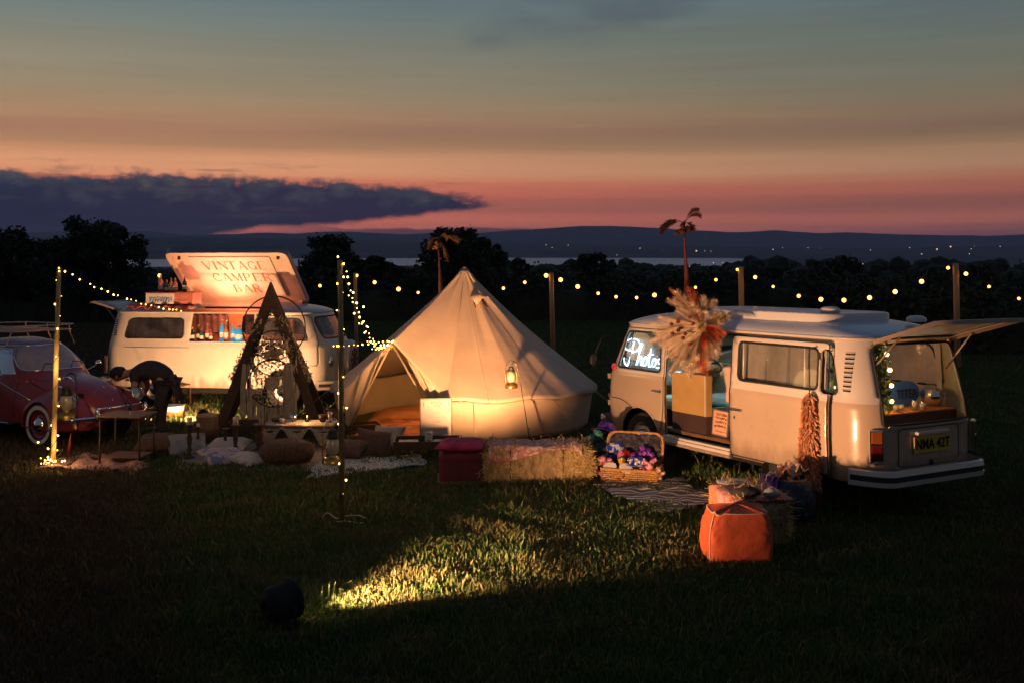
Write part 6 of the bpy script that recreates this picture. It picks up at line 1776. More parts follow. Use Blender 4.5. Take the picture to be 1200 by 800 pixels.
# ---- dried grasses
def feather(q, p0, d, L_, w_, rr, droop=.25, m=0, n=34, hair=.0016):
    d = Vector(d).normalized(); s = d.cross(Vector((0, 0, 1)));
    if s.length < .1: s = Vector((1, 0, 0))
    s.normalize(); pts = []
    for k in range(9): t = k / 8; pts.append(Vector(p0) + d * L_ * t + Vector((0, 0, -droop * L_ * t * t)))
    q.tube(pts, [.004, .004, .004, .003, .003, .003, .002, .002, .001], 4, m, caps=False)
    for _ in range(n * 3):
        t = .25 + .75 * rr.random() ** .8; i = min(7, int(t * 8)); p = pts[i].lerp(pts[i + 1], t * 8 - i); dd = (pts[i + 1] - pts[i]).normalized()
        rd = Vector((rr.gauss(0, 1), rr.gauss(0, 1), rr.gauss(0, 1))); rd = (rd - dd * rd.dot(dd)).normalized()
        l = w_ * (.35 + .9 * math.sin(math.pi * min(1, (t - .2) / .85)) ** .7) * rr.uniform(.5, 1.3); e = p + dd * l * 1.15 + rd * l * .75 + Vector((0, 0, -l * .22)); ww = dd.cross(rd) * hair * 2
        q.add([tuple(p - ww), tuple(p + ww), tuple(e + ww * .4), tuple(e - ww * .4)], [(0, 1, 2, 3)], m)
m_pam = mat('dried_pampas', (.66, .50, .34), rough=.9, var=.3, scale=12); m_pamo = mat('dyed_orange_pampas', (.58, .14, .05), rough=.9, var=.3, scale=12); m_pamg = mat('olive_dried_grass', (.34, .24, .07), rough=.9, var=.3, scale=12); m_flr = mat('dark_red_dried_flower', (.16, .02, .02), rough=.9)
pp_ = at(823, 12.1, py=384); pam = thing('pampas_bouquet', 'large burst of dried pampas grass fixed above the open van doorway', 'dried flowers', pp_)
rr = random.Random(12); 
vd = Vector((-.87, -.495, 0)); ax = Vector((-.495, .87, 0))        # out of the van side, along the van
parts_ = {'pampas_plumes': MB(), 'orange_plumes': MB(), 'olive_plumes': MB()}
for k in range(80):
    a = 2 * math.pi * (k * .618 % 1) + rr.gauss(0, .2); sx_ = math.cos(a); sz = math.sin(a)
    d = ax * (-sx_) * .95 + Vector((0, 0, sz)) + vd * rr.uniform(.05, .9); L_ = rr.uniform(.26, .62) * (1.1 if (sz > .6 or abs(sx_) > .8) else 1)
    right = sx_ > .3
    key = 'orange_plumes' if (right and sz < .25 and rr.random() < .55) or (sz > .8 and rr.random() < .25) else ('olive_plumes' if (sz > .1 and right and rr.random() < .45) else 'pampas_plumes')
    feather(parts_[key], (0, 0, 0), d, L_, rr.uniform(.05, .085), rr, rr.uniform(0, .35) if sz > -.3 else .05, n=110, hair=.0008)
for nm, m_ in (('pampas_plumes', m_pam), ('orange_plumes', m_pamo), ('olive_plumes', m_pamg)): parts_[nm].build(nm, m_, pam, fix=False)
for k in range(9): q = MB(); q.ball(tuple(vd * .24 + Vector((rr.gauss(0, .10), rr.gauss(0, .05), rr.gauss(0, .07)))), .022, 8, nz=.4); q.build('dark_bloom', m_flr, pam, fix=False)
q = MB(); 
for k in range(8): q.ball(tuple(ax * .33 + vd * .1 + Vector((rr.gauss(0, .025), rr.gauss(0, .02), rr.gauss(0, .02) + .02))), .028, 8, nz=.3)
q.build('pink_bloom', mat('pink_bloom', (.75, .12, .14), rough=.8), pam, fix=False)
# hanging tassel by the rear corner
tsl = Vector(pvl(.62, hw + .13, 1.70)); ts = thing('hanging_tassel', 'long coral dried flower tassel hanging from the van gutter near the rear', 'tassel', tsl)
q = MB(); q.tube([(0, 0, 0), (.0, 0, -.50)], .006, 5); q.tube([(0, 0, 0), (.11, .06, .02)], .006, 5); q.build('cord', m_dkwood, ts)
rr = random.Random(9)
qa, qb = MB(), MB()
for k in range(1700):
    t = rr.random(); z = -.46 - 1.12 * t; r = .035 + .075 * min(1, t * 2.2); a = rr.uniform(0, 6.28); p = Vector((r * .6 * math.cos(a), r * .6 * math.sin(a), z)); d = Vector((math.cos(a) * .6, math.sin(a) * .6, -1)).normalized() * rr.uniform(.04, .10); w_ = Vector((-math.sin(a), math.cos(a), 0)) * rr.uniform(.003, .008)
    (qa if t < .85 else qb).add([tuple(p - w_), tuple(p + w_), tuple(p + d + w_ * .3 + Vector((math.cos(a), math.sin(a), 0)) * .02), tuple(p + d - w_ * .3)], [(0, 1, 2, 3)])
qa.build('coral_florets', mat('coral_florets', (.66, .30, .15), rough=.9, var=.4, scale=20), ts, fix=False); qb.build('tassel_fringe', mat('wine_fringe', (.16, .05, .03), rough=.9, var=.4, scale=20), ts, fix=False)
# feather topped poles
def palm_pole(label, px, Y, ytop, base_h, mcol, mdark, seed, style):
    top_ = at(px, Y, py=ytop); b = Vector((top_.x, Y, gz(Y))); H = top_.z - b.z; t = thing('feather_pole', label, 'decorated pole', b, 0, 'poles topped with feathers'); rr = random.Random(seed)
    q = MB(); q.tube([(0, 0, -.05), (.02, 0, H * .5), (0, 0, H * .93)], .014, 8); q.build('pole', m_dkwood, t)
    q = MB(); zt = H * .93
    if style == 0:
        for (dx_, dz_, L_, dr) in ((.7, 1.7, .50, .50), (.9, 1.4, .44, .55), (-1, .75, .44, .75), (-1, .5, .40, .8), (.4, .2, .16, .9)):
            feather(q, (0, 0, zt - .04), (dx_, .1, dz_), L_, .050, rr, dr, n=60, hair=.003)
        blobs(q, (0, 0, zt - .13), .085, 16, 3, .42)
    else:
        for (dx_, dz_, L_, dr) in ((1.3, .8, .46, .55), (1, .55, .42, .6), (.4, .8, .30, .8), (-.6, .6, .22, 1.1), (-.3, .2, .24, 1.2), (.2, -.2, .25, .9)):
            feather(q, (0, 0, zt - .04), (dx_, .1, dz_), L_, .060, rr, dr, n=60, hair=.003)
        blobs(q, (0, 0, zt - .16), .075, 14, 3, .42)
    q.build('feather_plume', mcol, t, fix=False)
    q = MB(); z1 = H * .93 - .25
    q.grid(lambda u, v: ((.018 + .040 * v * v) * math.cos(u * 6.28 + v * 3) + .05 * v, (.018 + .03 * v) * math.sin(u * 6.28 + v * 3), z1 - .85 * v), 10, 14, closed=True); q.build('ribbon', mdark, t, fix=False)
palm_pole('tall pole topped with dark drooping feathers and a red ribbon behind the photo van', 802, 15.7, 240, 0, mat('dark_red_feather', (.05, .015, .01), rough=.9, var=.5), mat('wine_ribbon', (.10, .02, .015), rough=.8, var=.3), 4, 0)
palm_pole('pole topped with tan drooping feathers and a ribbon behind the bell tent', 514, 19.6, 263, 0, mat('tan_feather', (.36, .17, .07), rough=.9, var=.5), mat('rust_ribbon', (.18, .07, .04), rough=.8, var=.3), 5, 1)

# ---- lanterns
def hurricane(label, loc, s=1.0, group='hurricane lanterns', gold=m_brass, glow=False):
    t = thing('storm_lantern', label, 'lantern', loc, R(20), group); t.scale = (s, s, s)
    q = MB(); q.lathe([(.001, 0), (.075, 0), (.080, .01), (.078, .045), (.055, .06), (.03, .065), (.03, .08)], 24); q.build('tank', gold, t)
    q = MB(); q.lathe([(.032, .08), (.050, .11), (.056, .145), (.045, .185), (.036, .20)], 20); q.build('globe', m_lampg, t)
    q = MB(); q.lathe([(.040, .20), (.048, .205), (.040, .225), (.030, .25), (.034, .255), (.018, .27), (.001, .272)], 20); q.build('chimney_cap', m_rubber if not glow else gold, t)
    q = MB()
    for sx in (-1, 1): q.tube([(sx * .065, 0, .04), (sx * .078, 0, .09), (sx * .076, 0, .18), (sx * .05, 0, .235)], .005, 6)
    q.build('side_tubes', gold, t)
    q = MB(); q.tube([(.078 * math.cos(a), 0, .20 + .15 * math.sin(a)) for a in [k * math.pi / 12 for k in range(13)]], .003, 5); q.build('bail_handle', m_chrome, t)
    return t
def crook(label, base, top_off, hook, r=.008):
    t = thing('shepherd_hook', label, 'hook', base, 0, 'shepherd hooks holding lanterns'); tx, tz_ = top_off
    pts = [(0, 0, -.05), (tx * .5, 0, tz_ * .5), (tx, 0, tz_)] + [(tx - hook * (1 - math.cos(a)) / 2, 0, tz_ + hook * .5 * math.sin(a)) for a in [k * math.pi / 8 for k in range(1, 9)]] + [(tx - hook, 0, tz_ - .03)]
    q = MB(); q.tube(pts, r, 6); q.build('rod', m_rubber, t)
    q = MB(); q.tube([(-.08, 0, .02), (.08, 0, .02)], r * .8, 5); q.tube([(tx * .2 , 0, tz_ * .2), (tx * .2 + .03, 0, tz_ * .2 - .02)], r, 5); q.build('step_bar', m_rubber, t)
b_ = G(622, 520); crook('leaning shepherd hook in front of the bell tent', b_, (-.20, 1.17), .07)
hurricane('storm lantern with brass tank hanging in front of the bell tent', b_ + Vector((-.285, 0, .82)), 1.15)
b_ = G(92, 527); crook('shepherd hook beside the red car headlight', b_, (-.04, 1.02), .13)
hurricane('large brass storm lantern hanging in front of the red car', b_ + Vector((-.17, 0, .42)), 1.75)
hurricane('gold based storm lantern standing by the dark fairy light pole', G(390, 545), 1.75)
# ---- orange marker stake
t = thing('marker_cone', 'thin orange marker spike stuck in the grass near the left pole', 'marker', G(80, 533)); q = MB(); q.tube([(0, 0, 0), (.035, 0, .30)], [.032, .006], 10); q.build('spike', mat('orange_plastic', (.50, .07, .03), rough=.5, var=.1), t)
q = MB(); q.lathe([(.036, 0), (.034, .02)], 10); q.build('foot_ring', mat('orange_plastic', (.50, .07, .03)), t)
# ---- side table and glass
sb_ = G(149, 541); st = thing('side_table', 'slim dark metal side table with a cocktail glass on the pink rug', 'side table', sb_, R(-8))
q = MB(); q.box((0, 0, .63), (.62, .46, .022)); q.build('table_top', m_midwood, st, bevel=.004)
q = MB(); q.box((0.02, 0, .10), (.50, .36, .015)); q.build('lower_shelf', m_midwood, st)
for sx in (-.27, .27):
    for sy in (-.19, .19): q = MB(); q.tube([(sx, sy, .62), (sx * 1.03, sy * 1.03, 0)], .013, 8); q.build('leg', m_dkwood, st)
ga = thing('cocktail_glass', 'wide cocktail glass on the side table', 'glass', sb_ + Vector((.02, -.02, .641))); q = MB(); q.lathe([(.035, 0), (.006, .006), (.005, .07), (.05, .13), (.048, .13)], 20); q.build('bowl', glass('clear_glass', clear=.9), ga); q = MB(); q.lathe([(.001, .004), (.036, 0), (.036, .004)], 20); q.build('foot', m_chrome, ga)
# ---- chair by the van
cb = at(206, 18.95); ch = thing('camping_chair', 'brown metal framed chair standing against the side of the bar van', 'chair', cb, R(-15))
q = MB(); q.box((0, 0, .42), (.42, .40, .03)); q.build('seat', m_midwood, ch, bevel=.006)
q = MB(); q.box((-.03, .20, .76), (.42, .02, .16)); q.build('backrest', m_midwood, ch, bevel=.004)
for sx in (-.19, .19):
    for sy in (-.18, .18): q = MB(); q.tube([(sx, sy, 0), (sx, sy, .82 if sy > 0 else .44)], .013, 6); q.build('leg', m_dkwood, ch)
q = MB(); q.tube([(-.19, -.18, .2), (.19, -.18, .2)], .008, 6); q.build('stretcher', m_dkwood, ch)
tb_ = at(203, 17.9); t = thing('plastic_tub', 'white and orange plastic tub on the grass behind the bending person', 'tub', tb_); q = MB(); q.lathe([(.001, 0), (.15, 0), (.18, .10)], 24); q.build('lower_bowl', mat('orange_bowl', (.60, .14, .05), rough=.4), t); q = MB(); q.lathe([(.18, .10), (.19, .18), (.18, .18), (.12, .16), (.001, .16)], 24); q.build('rim', mat('white_bowl', (.65, .6, .55), rough=.4), t)

# ---- A frame with dream catchers
af = at(320, 16.8); fr = thing('a_frame_stand', 'tall dark wooden A frame arch with leaves on its legs', 'stand', af)
HT = 2.34
for sy in (0, 1):
    for sx in (-1, 1):
        q = MB(); w_ = .20
        p = [(sx * .86 - sx * 0, 0), (sx * .86 - sx * w_, 0), (-sx * .02 * 0, HT - .34), (0, HT)]
        pts = [(sx * .88, 0), (sx * .71, 0), (0, HT - .36), (0, HT)]
        if sx < 0: pts = pts[::-1]
        Mx = Matrix.Translation((0, -.16 + .04 * sy, HT)) @ Matrix.Rotation(R(90 + (-4 if sy == 0 else 9)), 4, 'X') @ Matrix.Translation((0, -HT, 0))
        q.prism(pts, -.018, .018, M=Mx); q.build('leg', m_dkwood, fr)
q = MB(); q.prism([(-.165, HT - .45), (.165, HT - .45), (0, HT + .01)], .022, .045, M=Matrix.Translation((0, -.16, HT)) @ Matrix.Rotation(R(86), 4, 'X') @ Matrix.Translation((0, -HT, 0))); q.build('gable_panel', m_dkwood, fr)
m_dryleaf = mat('pale_dried_leaves', (.36, .31, .20), rough=.9, var=.4, scale=30)
for sx in (-1, 1):
    foliage_strand('leg_foliage', fr, [(sx * .16, -.20, HT - .62), (sx * .34, -.17, 1.35), (sx * .52, -.14, .95), (sx * .58, -.12, .75)], 420, .075, .085, m_dryleaf, 20 + sx)
    foliage_strand('leg_greenery', fr, [(sx * .10, -.20, HT - .66), (sx * .30, -.19, 1.40), (sx * .48, -.15, 1.05)], 220, .05, .05, mat('olive_leaves', (.06, .07, .03), rough=.8, var=.4), 25 + sx)
foliage_strand('apex_foliage', fr, [(-.18, -.17, 1.70), (0, -.18, 1.85), (.18, -.17, 1.70)], 150, .05, .05, mat('olive_leaves', (.06, .07, .03)), 31)
m_hoop = mat('black_hoop', (.02, .015, .012), rough=.5)
m_lace = lace_mat('cream_lace', (.56, .47, .36), (.30, .23, .16), 40)
def hoop(label, px, py, Y, r, lace, fringe, seed, name='dream_catcher'):
    c = at(px, Y, py=py); t = thing(name, label, 'dream catcher', c, 0, 'hoops hung on the A frame'); rr = random.Random(seed)
    q = MB(); q.tube([(r * math.cos(a), 0, r * math.sin(a)) for a in [k * math.pi / 32 for k in range(64)]], .011, 6, closed=True); q.build('hoop_ring', m_hoop, t)
    if lace:
        q = MB()
        for ring in (.25, .42, .60, .80):
            n_ = int(10 + ring * 14)
            for k in range(n_):
                a = 2 * math.pi * k / n_; a2 = a + math.pi / n_ * 2; rm = r * lace * ring
                q.tube([(rm * math.cos(a), .003, rm * math.sin(a)), (rm * 1.22 * math.cos((a + a2) / 2), .003, rm * 1.22 * math.sin((a + a2) / 2)), (rm * math.cos(a2), .003, rm * math.sin(a2))], .009, 4)
        for k in range(18):
            a = k * math.pi / 9; q.tube([(r * lace * .2 * math.cos(a), 0, r * lace * .2 * math.sin(a)), (r * math.cos(a), 0, r * math.sin(a))], .003, 4)
        q.build('web', m_lace, t, fix=False)
        q = MB(); n_ = 40; vs = [(0, .004, 0)] + [(r * lace * (.30 + .04 * math.cos(10 * a)) * math.cos(a), .004, r * lace * (.30 + .04 * math.cos(10 * a)) * math.sin(a)) for a in [2 * math.pi * k / n_ for k in range(n_)]]
        q.add(vs, [(0, 1 + k, 1 + (k + 1) % n_) for k in range(n_)]); q.build('doily', m_lace, t, fix=False, solid=.004)
    if fringe:
        q = MB()
        for k in range(fringe[0]):
            a = math.pi + math.pi * (k + .5) / fringe[0]; x0 = r * math.cos(a) + rr.gauss(0, .008); z0 = r * math.sin(a); Lf = fringe[1] * rr.uniform(.75, 1.15)
            q.tube([(x0, rr.gauss(0, .02), z0), (x0 + rr.gauss(0, .01), rr.gauss(0, .02), z0 - Lf * .5), (x0 + rr.gauss(0, .015), rr.gauss(0, .02), z0 - Lf)], rr.uniform(.004, .010), 4, caps=False)
        q.build('fringe', m_ivory, t, fix=False)
    return t
hoop('largest thin black hoop hung high on the A frame', 321, 384, 16.62, .51, 0, None, 1, 'black_hoop')
hoop('lace dream catcher with short fringe in the middle of the A frame', 321, 414, 16.52, .36, .9, (40, .22), 2)
hoop('lowest lace dream catcher with a long cream fringe', 319, 449, 16.42, .38, 1.0, (90, .62), 3)
# greenery wreath cluster + macrame side curtains
for sx, lb in ((-1, 'left cream macrame curtain hanging inside the A frame'), (1, 'right cream macrame curtain hanging inside the A frame')):
    c = af + Vector((sx * .34, -.38, 1.00)); t = thing('macrame_hanging', lb, 'macrame', c); rr = random.Random(4 + sx); q = MB()
    for k in range(30):
        x = rr.uniform(-.085, .085); y = rr.gauss(0, .02); q.tube([(x * .6, y, .05), (x, y, -.35), (x * 1.05, y, -.80 + rr.uniform(-.1, .06))], rr.uniform(.005, .011), 4, caps=False)
    q.build('cords', m_ivory, t, fix=False); q = MB(); q.tube([(-.11, 0, .05), (.11, 0, .05)], .012, 6); q.build('bar', m_dkwood, t)
t = thing('flower_wreath', 'cluster of pale dried flowers in the centre of the dream catchers', 'dried flowers', at(321, 16.46, py=410)); q = MB(); rr = random.Random(6)
for _ in range(46): a = rr.uniform(0, 6.28); r_ = rr.uniform(.05, .27); q.ball((r_ * math.cos(a), rr.gauss(0, .02), r_ * .55 * math.sin(a)), rr.uniform(.018, .040), 7, nz=.5, seed=rr.random() * 5)
q.build('blooms', mat('pale_blooms', (.46, .36, .26), rough=.9, var=.4, scale=30, bump=.6), t, fix=False)
foliage_strand('wreath_leaves', t, [(-.28, 0, -.05), (0, .01, .12), (.28, 0, -.05)], 160, .07, .06, mat('olive_leaves', (.06, .07, .03)), 40)
# ---- low table, candlesticks, crates
lt = G(353, 523); tt_ = thing('low_table', 'low dark pallet table with a lace runner in the middle of the picnic', 'table', lt, R(-2))
q = MB(); q.box((0, 0, .33), (1.02, .52, .03)); q.build('table_top', m_midwood, tt_, bevel=.004)
for sx in (-.46, .46):
    for sy in (-.21, .21): q = MB(); q.box((sx, sy, .16), (.055, .055, .32)); q.build('leg', m_dkwood, tt_)
q = MB(); q.box((0, -.24, .22), (.9, .02, .10)); q.box((0, .24, .22), (.9, .02, .10)); q.build('apron', m_dkwood, tt_)
rn = thing('lace_runner', 'cream lace runner laid along the low picnic table', 'table runner', lt + Vector((0, 0, .348)), R(-2)); cloth_on(lambda u, v: (-.50 + u * 1.0, -.30 + .5 * v, .004 - max(0, (.16 - v)) * 1.5 * (.7 + .5 * math.sin(u * 16)) + .004 * math.sin(u * 30)), 50, 14, 'runner_cloth', m_lace, rn, .004)
m_wax = mat('candle_wax', (.62, .54, .42), rough=.5, var=.1)
m_flame = mat('flame', (1, .6, .2), var=0, emit=(1, .42, .10), es=30)
def candlestick(label, px, py, h, s=1.0, candle=.10, lit=False):
    t = thing('candlestick', label, 'candlestick', G(px, py), 0, 'turned wooden candlesticks'); t.scale = (s, s, 1)
    q = MB(); q.lathe([(.001, 0), (.075, 0), (.07, .02), (.03, .04), (.022, h * .2), (.036, h * .27), (.020, h * .33), (.030, h * .5), (.034, h * .6), (.020, h * .72), (.036, h * .8), (.022, h * .88), (.055, h * .96), (.055, h), (.001, h)], 20); q.build('stem', m_dkwood, t)
    if candle: q = MB(); q.lathe([(.001, h), (.033, h), (.033, h + candle), (.001, h + candle * .96)], 16); c_ = q.build('candle', m_wax, t); q = MB(); q.tube([(0, 0, h + candle * .95), (.002, 0, h + candle + .012)], .002, 4); q.build('wick', m_seam, c_)
    return t
candlestick('tall candlestick with a white candle left of the grey cushion', 222, 537, .46, 1.1, .09)
candlestick('stout candlestick with a white candle beside the long beige cushion', 276, 533, .42, 1.1, .10)
candlestick('slim bare candlestick between the two white candles', 264, 530, .34, .7, 0)
candlestick('thick dark turned candlestick left of the low table', 304, 528, .38, 1.7, 0)
candlestick('thin candlestick just behind the grey cushion', 232, 530, .36, .7, .05)
for k, (px, py, w_, h_, d_, lb) in enumerate(((243, 517, .32, .38, .28, 'upright log stool with pale top behind the candlesticks'), (285, 511, .42, .24, .3, 'dark wooden crate left of the dream catcher fringe'), (392, 512, .30, .42, .3, 'tall dark crate right of the A frame'), (425, 506, .5, .14, .3, 'low dark crate at the tent doorway'))):
    t = thing('wooden_crate' if k else 'log_stool', lb, 'crate' if k else 'stool', G(px, py), R(6 * k))
    if k == 0: q = MB(); q.lathe([(.001, 0), (w_ / 2, 0), (w_ / 2 * .96, h_), (.001, h_)], 18); q.build('log', m_midwood, t); q = MB(); q.lathe([(w_ / 2 * .95, h_ + .001), (w_ / 2 * .97, h_ + .02), (.001, h_ + .022)], 18); q.build('sawn_top', mat('sawn_wood', (.34, .22, .12), rough=.8, var=.3), t)
    else:
        for i in range(3):
            zz = h_ * (i + .5) / 3
            q = MB()
            for (a, b, c, d) in ((0, -d_ / 2, w_, .014), (0, d_ / 2, w_, .014), (-w_ / 2, 0, .014, d_), (w_ / 2, 0, .014, d_)): q.box((a, b, zz), (c, d, h_ / 3 * .82))
            q.build('slat_row', m_dkwood, t)
        q = MB(); q.box((0, 0, .02), (w_ * .97, d_ * .97, .015)); q.build('crate_bottom', m_dkwood, t)
# table top items
T0 = lt + Vector((0, 0, .358))
tc_ = thing('glass_candle', 'small lit candle in a glass on the low picnic table', 'candle', T0 + Vector((.08, .02, 0))); q = MB(); q.lathe([(.001, 0), (.03, 0), (.034, .08), (.031, .08), (.028, .01)], 16); q.build('holder', glass('clear_glass', clear=.9), tc_); q = MB(); q.lathe([(.001, .006), (.026, .006), (.026, .05), (.001, .05)], 12); q.build('wax', m_wax, tc_); q = MB(); q.ball((0, 0, .068), .010, 8, sc=(.7, .7, 1.6)); q.build('flame', m_flame, tc_)
for k, (x, y, r, h, m_, lb, nm) in enumerate(((-.36, .05, .10, .04, m_dkwood, 'dark plate stand at the left end of the low table', 'plate'), (-.12, .06, .055, .09, m_chrome, 'small silver bowl left of the candle on the low table', 'bowl'), (.30, .05, .07, .10, m_dkwood, 'dark bowl right of the candle on the low table', 'bowl'), (.42, -.05, .035, .15, m_lampg, 'pale vase at the right end of the low table', 'vase'), (-.26, -.08, .04, .06, m_ivory, 'ivory cup near the left end of the low table', 'cup'))):
    t = thing('table_' + nm, lb, nm, T0 + Vector((x, y, 0))); q = MB(); q.lathe([(.001, 0), (r * .6, 0), (r, h), (r * .94, h), (r * .5, .012)], 18); q.build('vessel', m_, t); q = MB(); q.lathe([(r * .55, 0), (r * .6, .006), (r * .5, .01)], 16); q.build('foot_ring', m_, t)
# ---- bottles of the bar
gl_b = [mat('bottle_dark', (.02, .02, .018), rough=.1, coat=1, var=.1), mat('bottle_rose', (.40, .10, .10), rough=.15, coat=1, var=.1), mat('bottle_blue_glow', (.03, .26, .42), rough=.15, coat=1, var=.2, emit=(.05, .45, .8), es=.35), mat('bottle_amber', (.42, .16, .03), rough=.15, coat=1, var=.1), mat('bottle_green', (.03, .10, .03), rough=.15, coat=1)]  # blue glass emits faintly, standing for the blue light on it
m_label = mat('paper_label', (.70, .62, .52), rough=.7, var=.2, scale=40); m_foilg = mat('gold_foil', (.75, .48, .15), rough=.3, metal=.8)
def bottle(label, loc, h, r, k, group):
    t = thing('bottle', label, 'bottle', loc, 0, group)
    q = MB(); q.lathe([(.001, 0), (r, .003), (r, h * .55), (r * .8, h * .65), (r * .35, h * .75), (r * .32, h * .93)], 14); q.build('glass_body', gl_b[k], t)
    q = MB(); q.lathe([(r * .36, h * .84), (r * .36, h), (.001, h)], 10); q.build('cap', m_foilg, t)
    q = MB(); q.lathe([(r * 1.02, h * .18), (r * 1.02, h * .42)], 14, a0=math.pi, a1=2 * math.pi); q.build('label', m_label, t, fix=False)
cz = ZB + .018
for k, (x, h, r, m_, lb) in enumerate(((1.74, .26, .045, 0, 'dark bottle with round white label at the left end of the bar counter'), (1.84, .30, .04, 0, 'dark bottle second from the left on the bar counter'), (1.93, .24, .04, 4, 'short green bottle beside the pink bottle on the bar counter'), (2.02, .33, .045, 1, 'pale pink spirit bottle on the bar counter'),
                                       (2.11, .22, .035, 1, 'short pink bottle right of the pale pink spirit bottle'), (2.30, .38, .042, 2, 'tall gold capped bottle with blue base in the bar window'), (2.41, .38, .042, 3, 'tall amber bottle next to the blue lit bottles'), (2.52, .33, .045, 2, 'blue lit bottle left of the widest blue jar'), (2.66, .30, .075, 2, 'wide blue lit jar at the right end of the bar counter'))):
    bottle(lb, bvl(x, -.76 + .06 * (k % 2), cz), h, r, m_, 'bottles along the bar counter')
# things on the bar van roof
m_cor = mat('coral_crate_paint', (.60, .20, .14), rough=.6, var=.15)
rz = 1.90
bx = thing('painted_box', 'white box with blue swirling lettering on the bar van roof', 'box', bvl(1.05, -.52, rz), R(-5)); q = MB(); q.box((0, 0, .10), (.55, .34, .20)); q.build('box_body', mat('white_box_paint', (.62, .58, .52), rough=.6, var=.1), bx, bevel=.006)
q = MB(); rr = random.Random(2)
for k in range(9):
    x0 = -.22 + k * .052; q.tube(smooth([(x0 + rr.uniform(-.02, .02), -.173, .05 + rr.uniform(0, .04)), (x0 + .02, -.173, .14), (x0 + .045, -.173, .07), (x0 + .02, -.173, .05), (x0 + .05, -.173, .12)], 4), .006, 4)
q.build('painted_script', mat('blue_paint_script', (.06, .18, .30), rough=.6), bx, fix=False)
q = MB(); q.box((0, 0, .205), (.57, .36, .012)); q.build('lid', m_cor, bx)
cr_ = thing('coral_crate', 'coral painted crate beside the white box on the bar van roof', 'crate', bvl(1.52, -.50, rz), R(-12)); q = MB(); q.box((0, 0, .11), (.40, .32, .22)); q.build('crate_body', m_cor, cr_, bevel=.005); q = MB(); q.box((0, -.165, .17), (.40, .012, .03)); q.box((0, -.165, .06), (.40, .012, .03)); q.build('slats', m_cor, cr_)
for k, (x, h, r, m_, lb) in enumerate(((.98, .34, .05, 1, 'red labelled bottle at the left end of the roof box'), (1.10, .24, .042, 4, 'small green bottle second on the roof box'), (1.19, .28, .042, 3, 'amber bottle in the middle of the roof box'), (1.27, .28, .05, 1, 'round magenta bottle fourth on the roof box'), (1.46, .30, .045, 0, 'black bottle with white label standing apart on the coral crate'))):
    bottle(lb, bvl(x, -.50, rz + (.212 if k < 4 else .222)), h, r, m_, 'bottles on the bar van roof')
dr = thing('pink_drape', 'pink ruffled cloth laid along the gutter of the bar van roof', 'cloth', bvl(1.05, -.66, 1.80), R(-5)); cloth_on(lambda u, v: (-.62 + 1.3 * u, -.12 + .22 * v, .035 + .03 * math.sin(u * 34) * (1 - v) + .03 * _pn(Vector((u * 12, v * 4, 1))) + .07 * v), 80, 10, 'ruffle', mat('pink_ruffle', (.62, .14, .13), rough=.9, var=.25), dr)
db = thing('blue_sheet', 'blue grey sheet draped over the rear roof of the bar van', 'cloth', bvl(.85, -.30, 1.86), R(-5)); cloth_on(lambda u, v: (-.55 + 1.2 * u, -.32 + .6 * v, .06 + .04 * _pn(Vector((u * 7, v * 5, 3))) - .12 * (abs(u - .5) * 2) ** 3), 50, 20, 'sheet', mat('blue_grey_sheet', (.18, .24, .36), rough=.9, var=.2), db)

# ---- floodlights on the grass
m_fblack = mat('black_housing', (.006, .006, .006), rough=.85, var=.1)
def flood(label, loc, yaw, tilt_, s=1.0):
    t = thing('floodlight', label, 'floodlight', loc, yaw, 'floodlights on the grass'); t.scale = (s, s, s)
    Mh = Matrix.Translation((0, 0, .155)) @ Matrix.Rotation(tilt_, 4, 'Y')            # beam leaves along +x
    q = MB(); q.lathe([(.001, -.105), (.03, -.105), (.035, -.125), (.06, -.125), (.065, -.10), (.10, -.095), (.112, -.07), (.112, .05), (.125, .055), (.125, .075), (.105, .07), (.095, .03)], 28, M=Mh @ Matrix.Rotation(R(90), 4, 'Y')); q.build('housing', m_fblack, t)
    q = MB(); q.lathe([(.001, .035), (.10, .035)], 28, M=Mh @ Matrix.Rotation(R(90), 4, 'Y')); q.build('lens', m_floodlens, t)
    q = MB(); q.tube([(0, -.135, .155), (0, -.14, .02), (0, .14, .02), (0, .135, .155)], .010, 6); q.tube([(-.10, -.10, .01), (.10, -.10, .01)], .010, 6); q.tube([(-.10, .10, .01), (.10, .10, .01)], .010, 6); q.build('bracket', m_fblack, t)
    return t
m_floodlens = mat('flood_lens', (.8, .7, .5), rough=.1, var=.05, emit=(1, .62, .28), es=6)
# ================================================================== PERSON
def skinned(name, pts, edges, mtl, parent, root_i=0, sub=2):
    me = bpy.data.meshes.new(name); me.from_pydata([p[:3] for p in pts], edges, []); me.materials.append(mtl)
    o = bpy.data.objects.new(name, me); COL.objects.link(o); o.parent = parent
    md = o.modifiers.new('skin', 'SKIN'); md.use_smooth_shade = True
    sv = me.skin_vertices[0].data
    for i, p in enumerate(pts):
        r = p[3]; sv[i].radius = (r, r * (p[4] if len(p) > 4 else 1))
        sv[i].use_root = (i == root_i)
    sb = o.modifiers.new('sub', 'SUBSURF'); sb.levels = sub; sb.render_levels = sub
    return o
ploc = at(185, 15.8)
per = thing('person', 'person in dark clothes bending forward beside the red car bonnet', 'person', ploc)
m_skin = mat('skin', (.42, .22, .15), rough=.5, var=.08)
m_shirt = mat('black_shirt', (.035, .032, .035), rough=.9, var=.3, scale=12, bump=.4, bscale=14)
m_trs = mat('dark_trousers', (.045, .038, .04), rough=.9, var=.3, scale=12, bump=.4, bscale=14)
m_hair = mat('dark_hair', (.015, .011, .009), rough=.7, var=.3, scale=40)
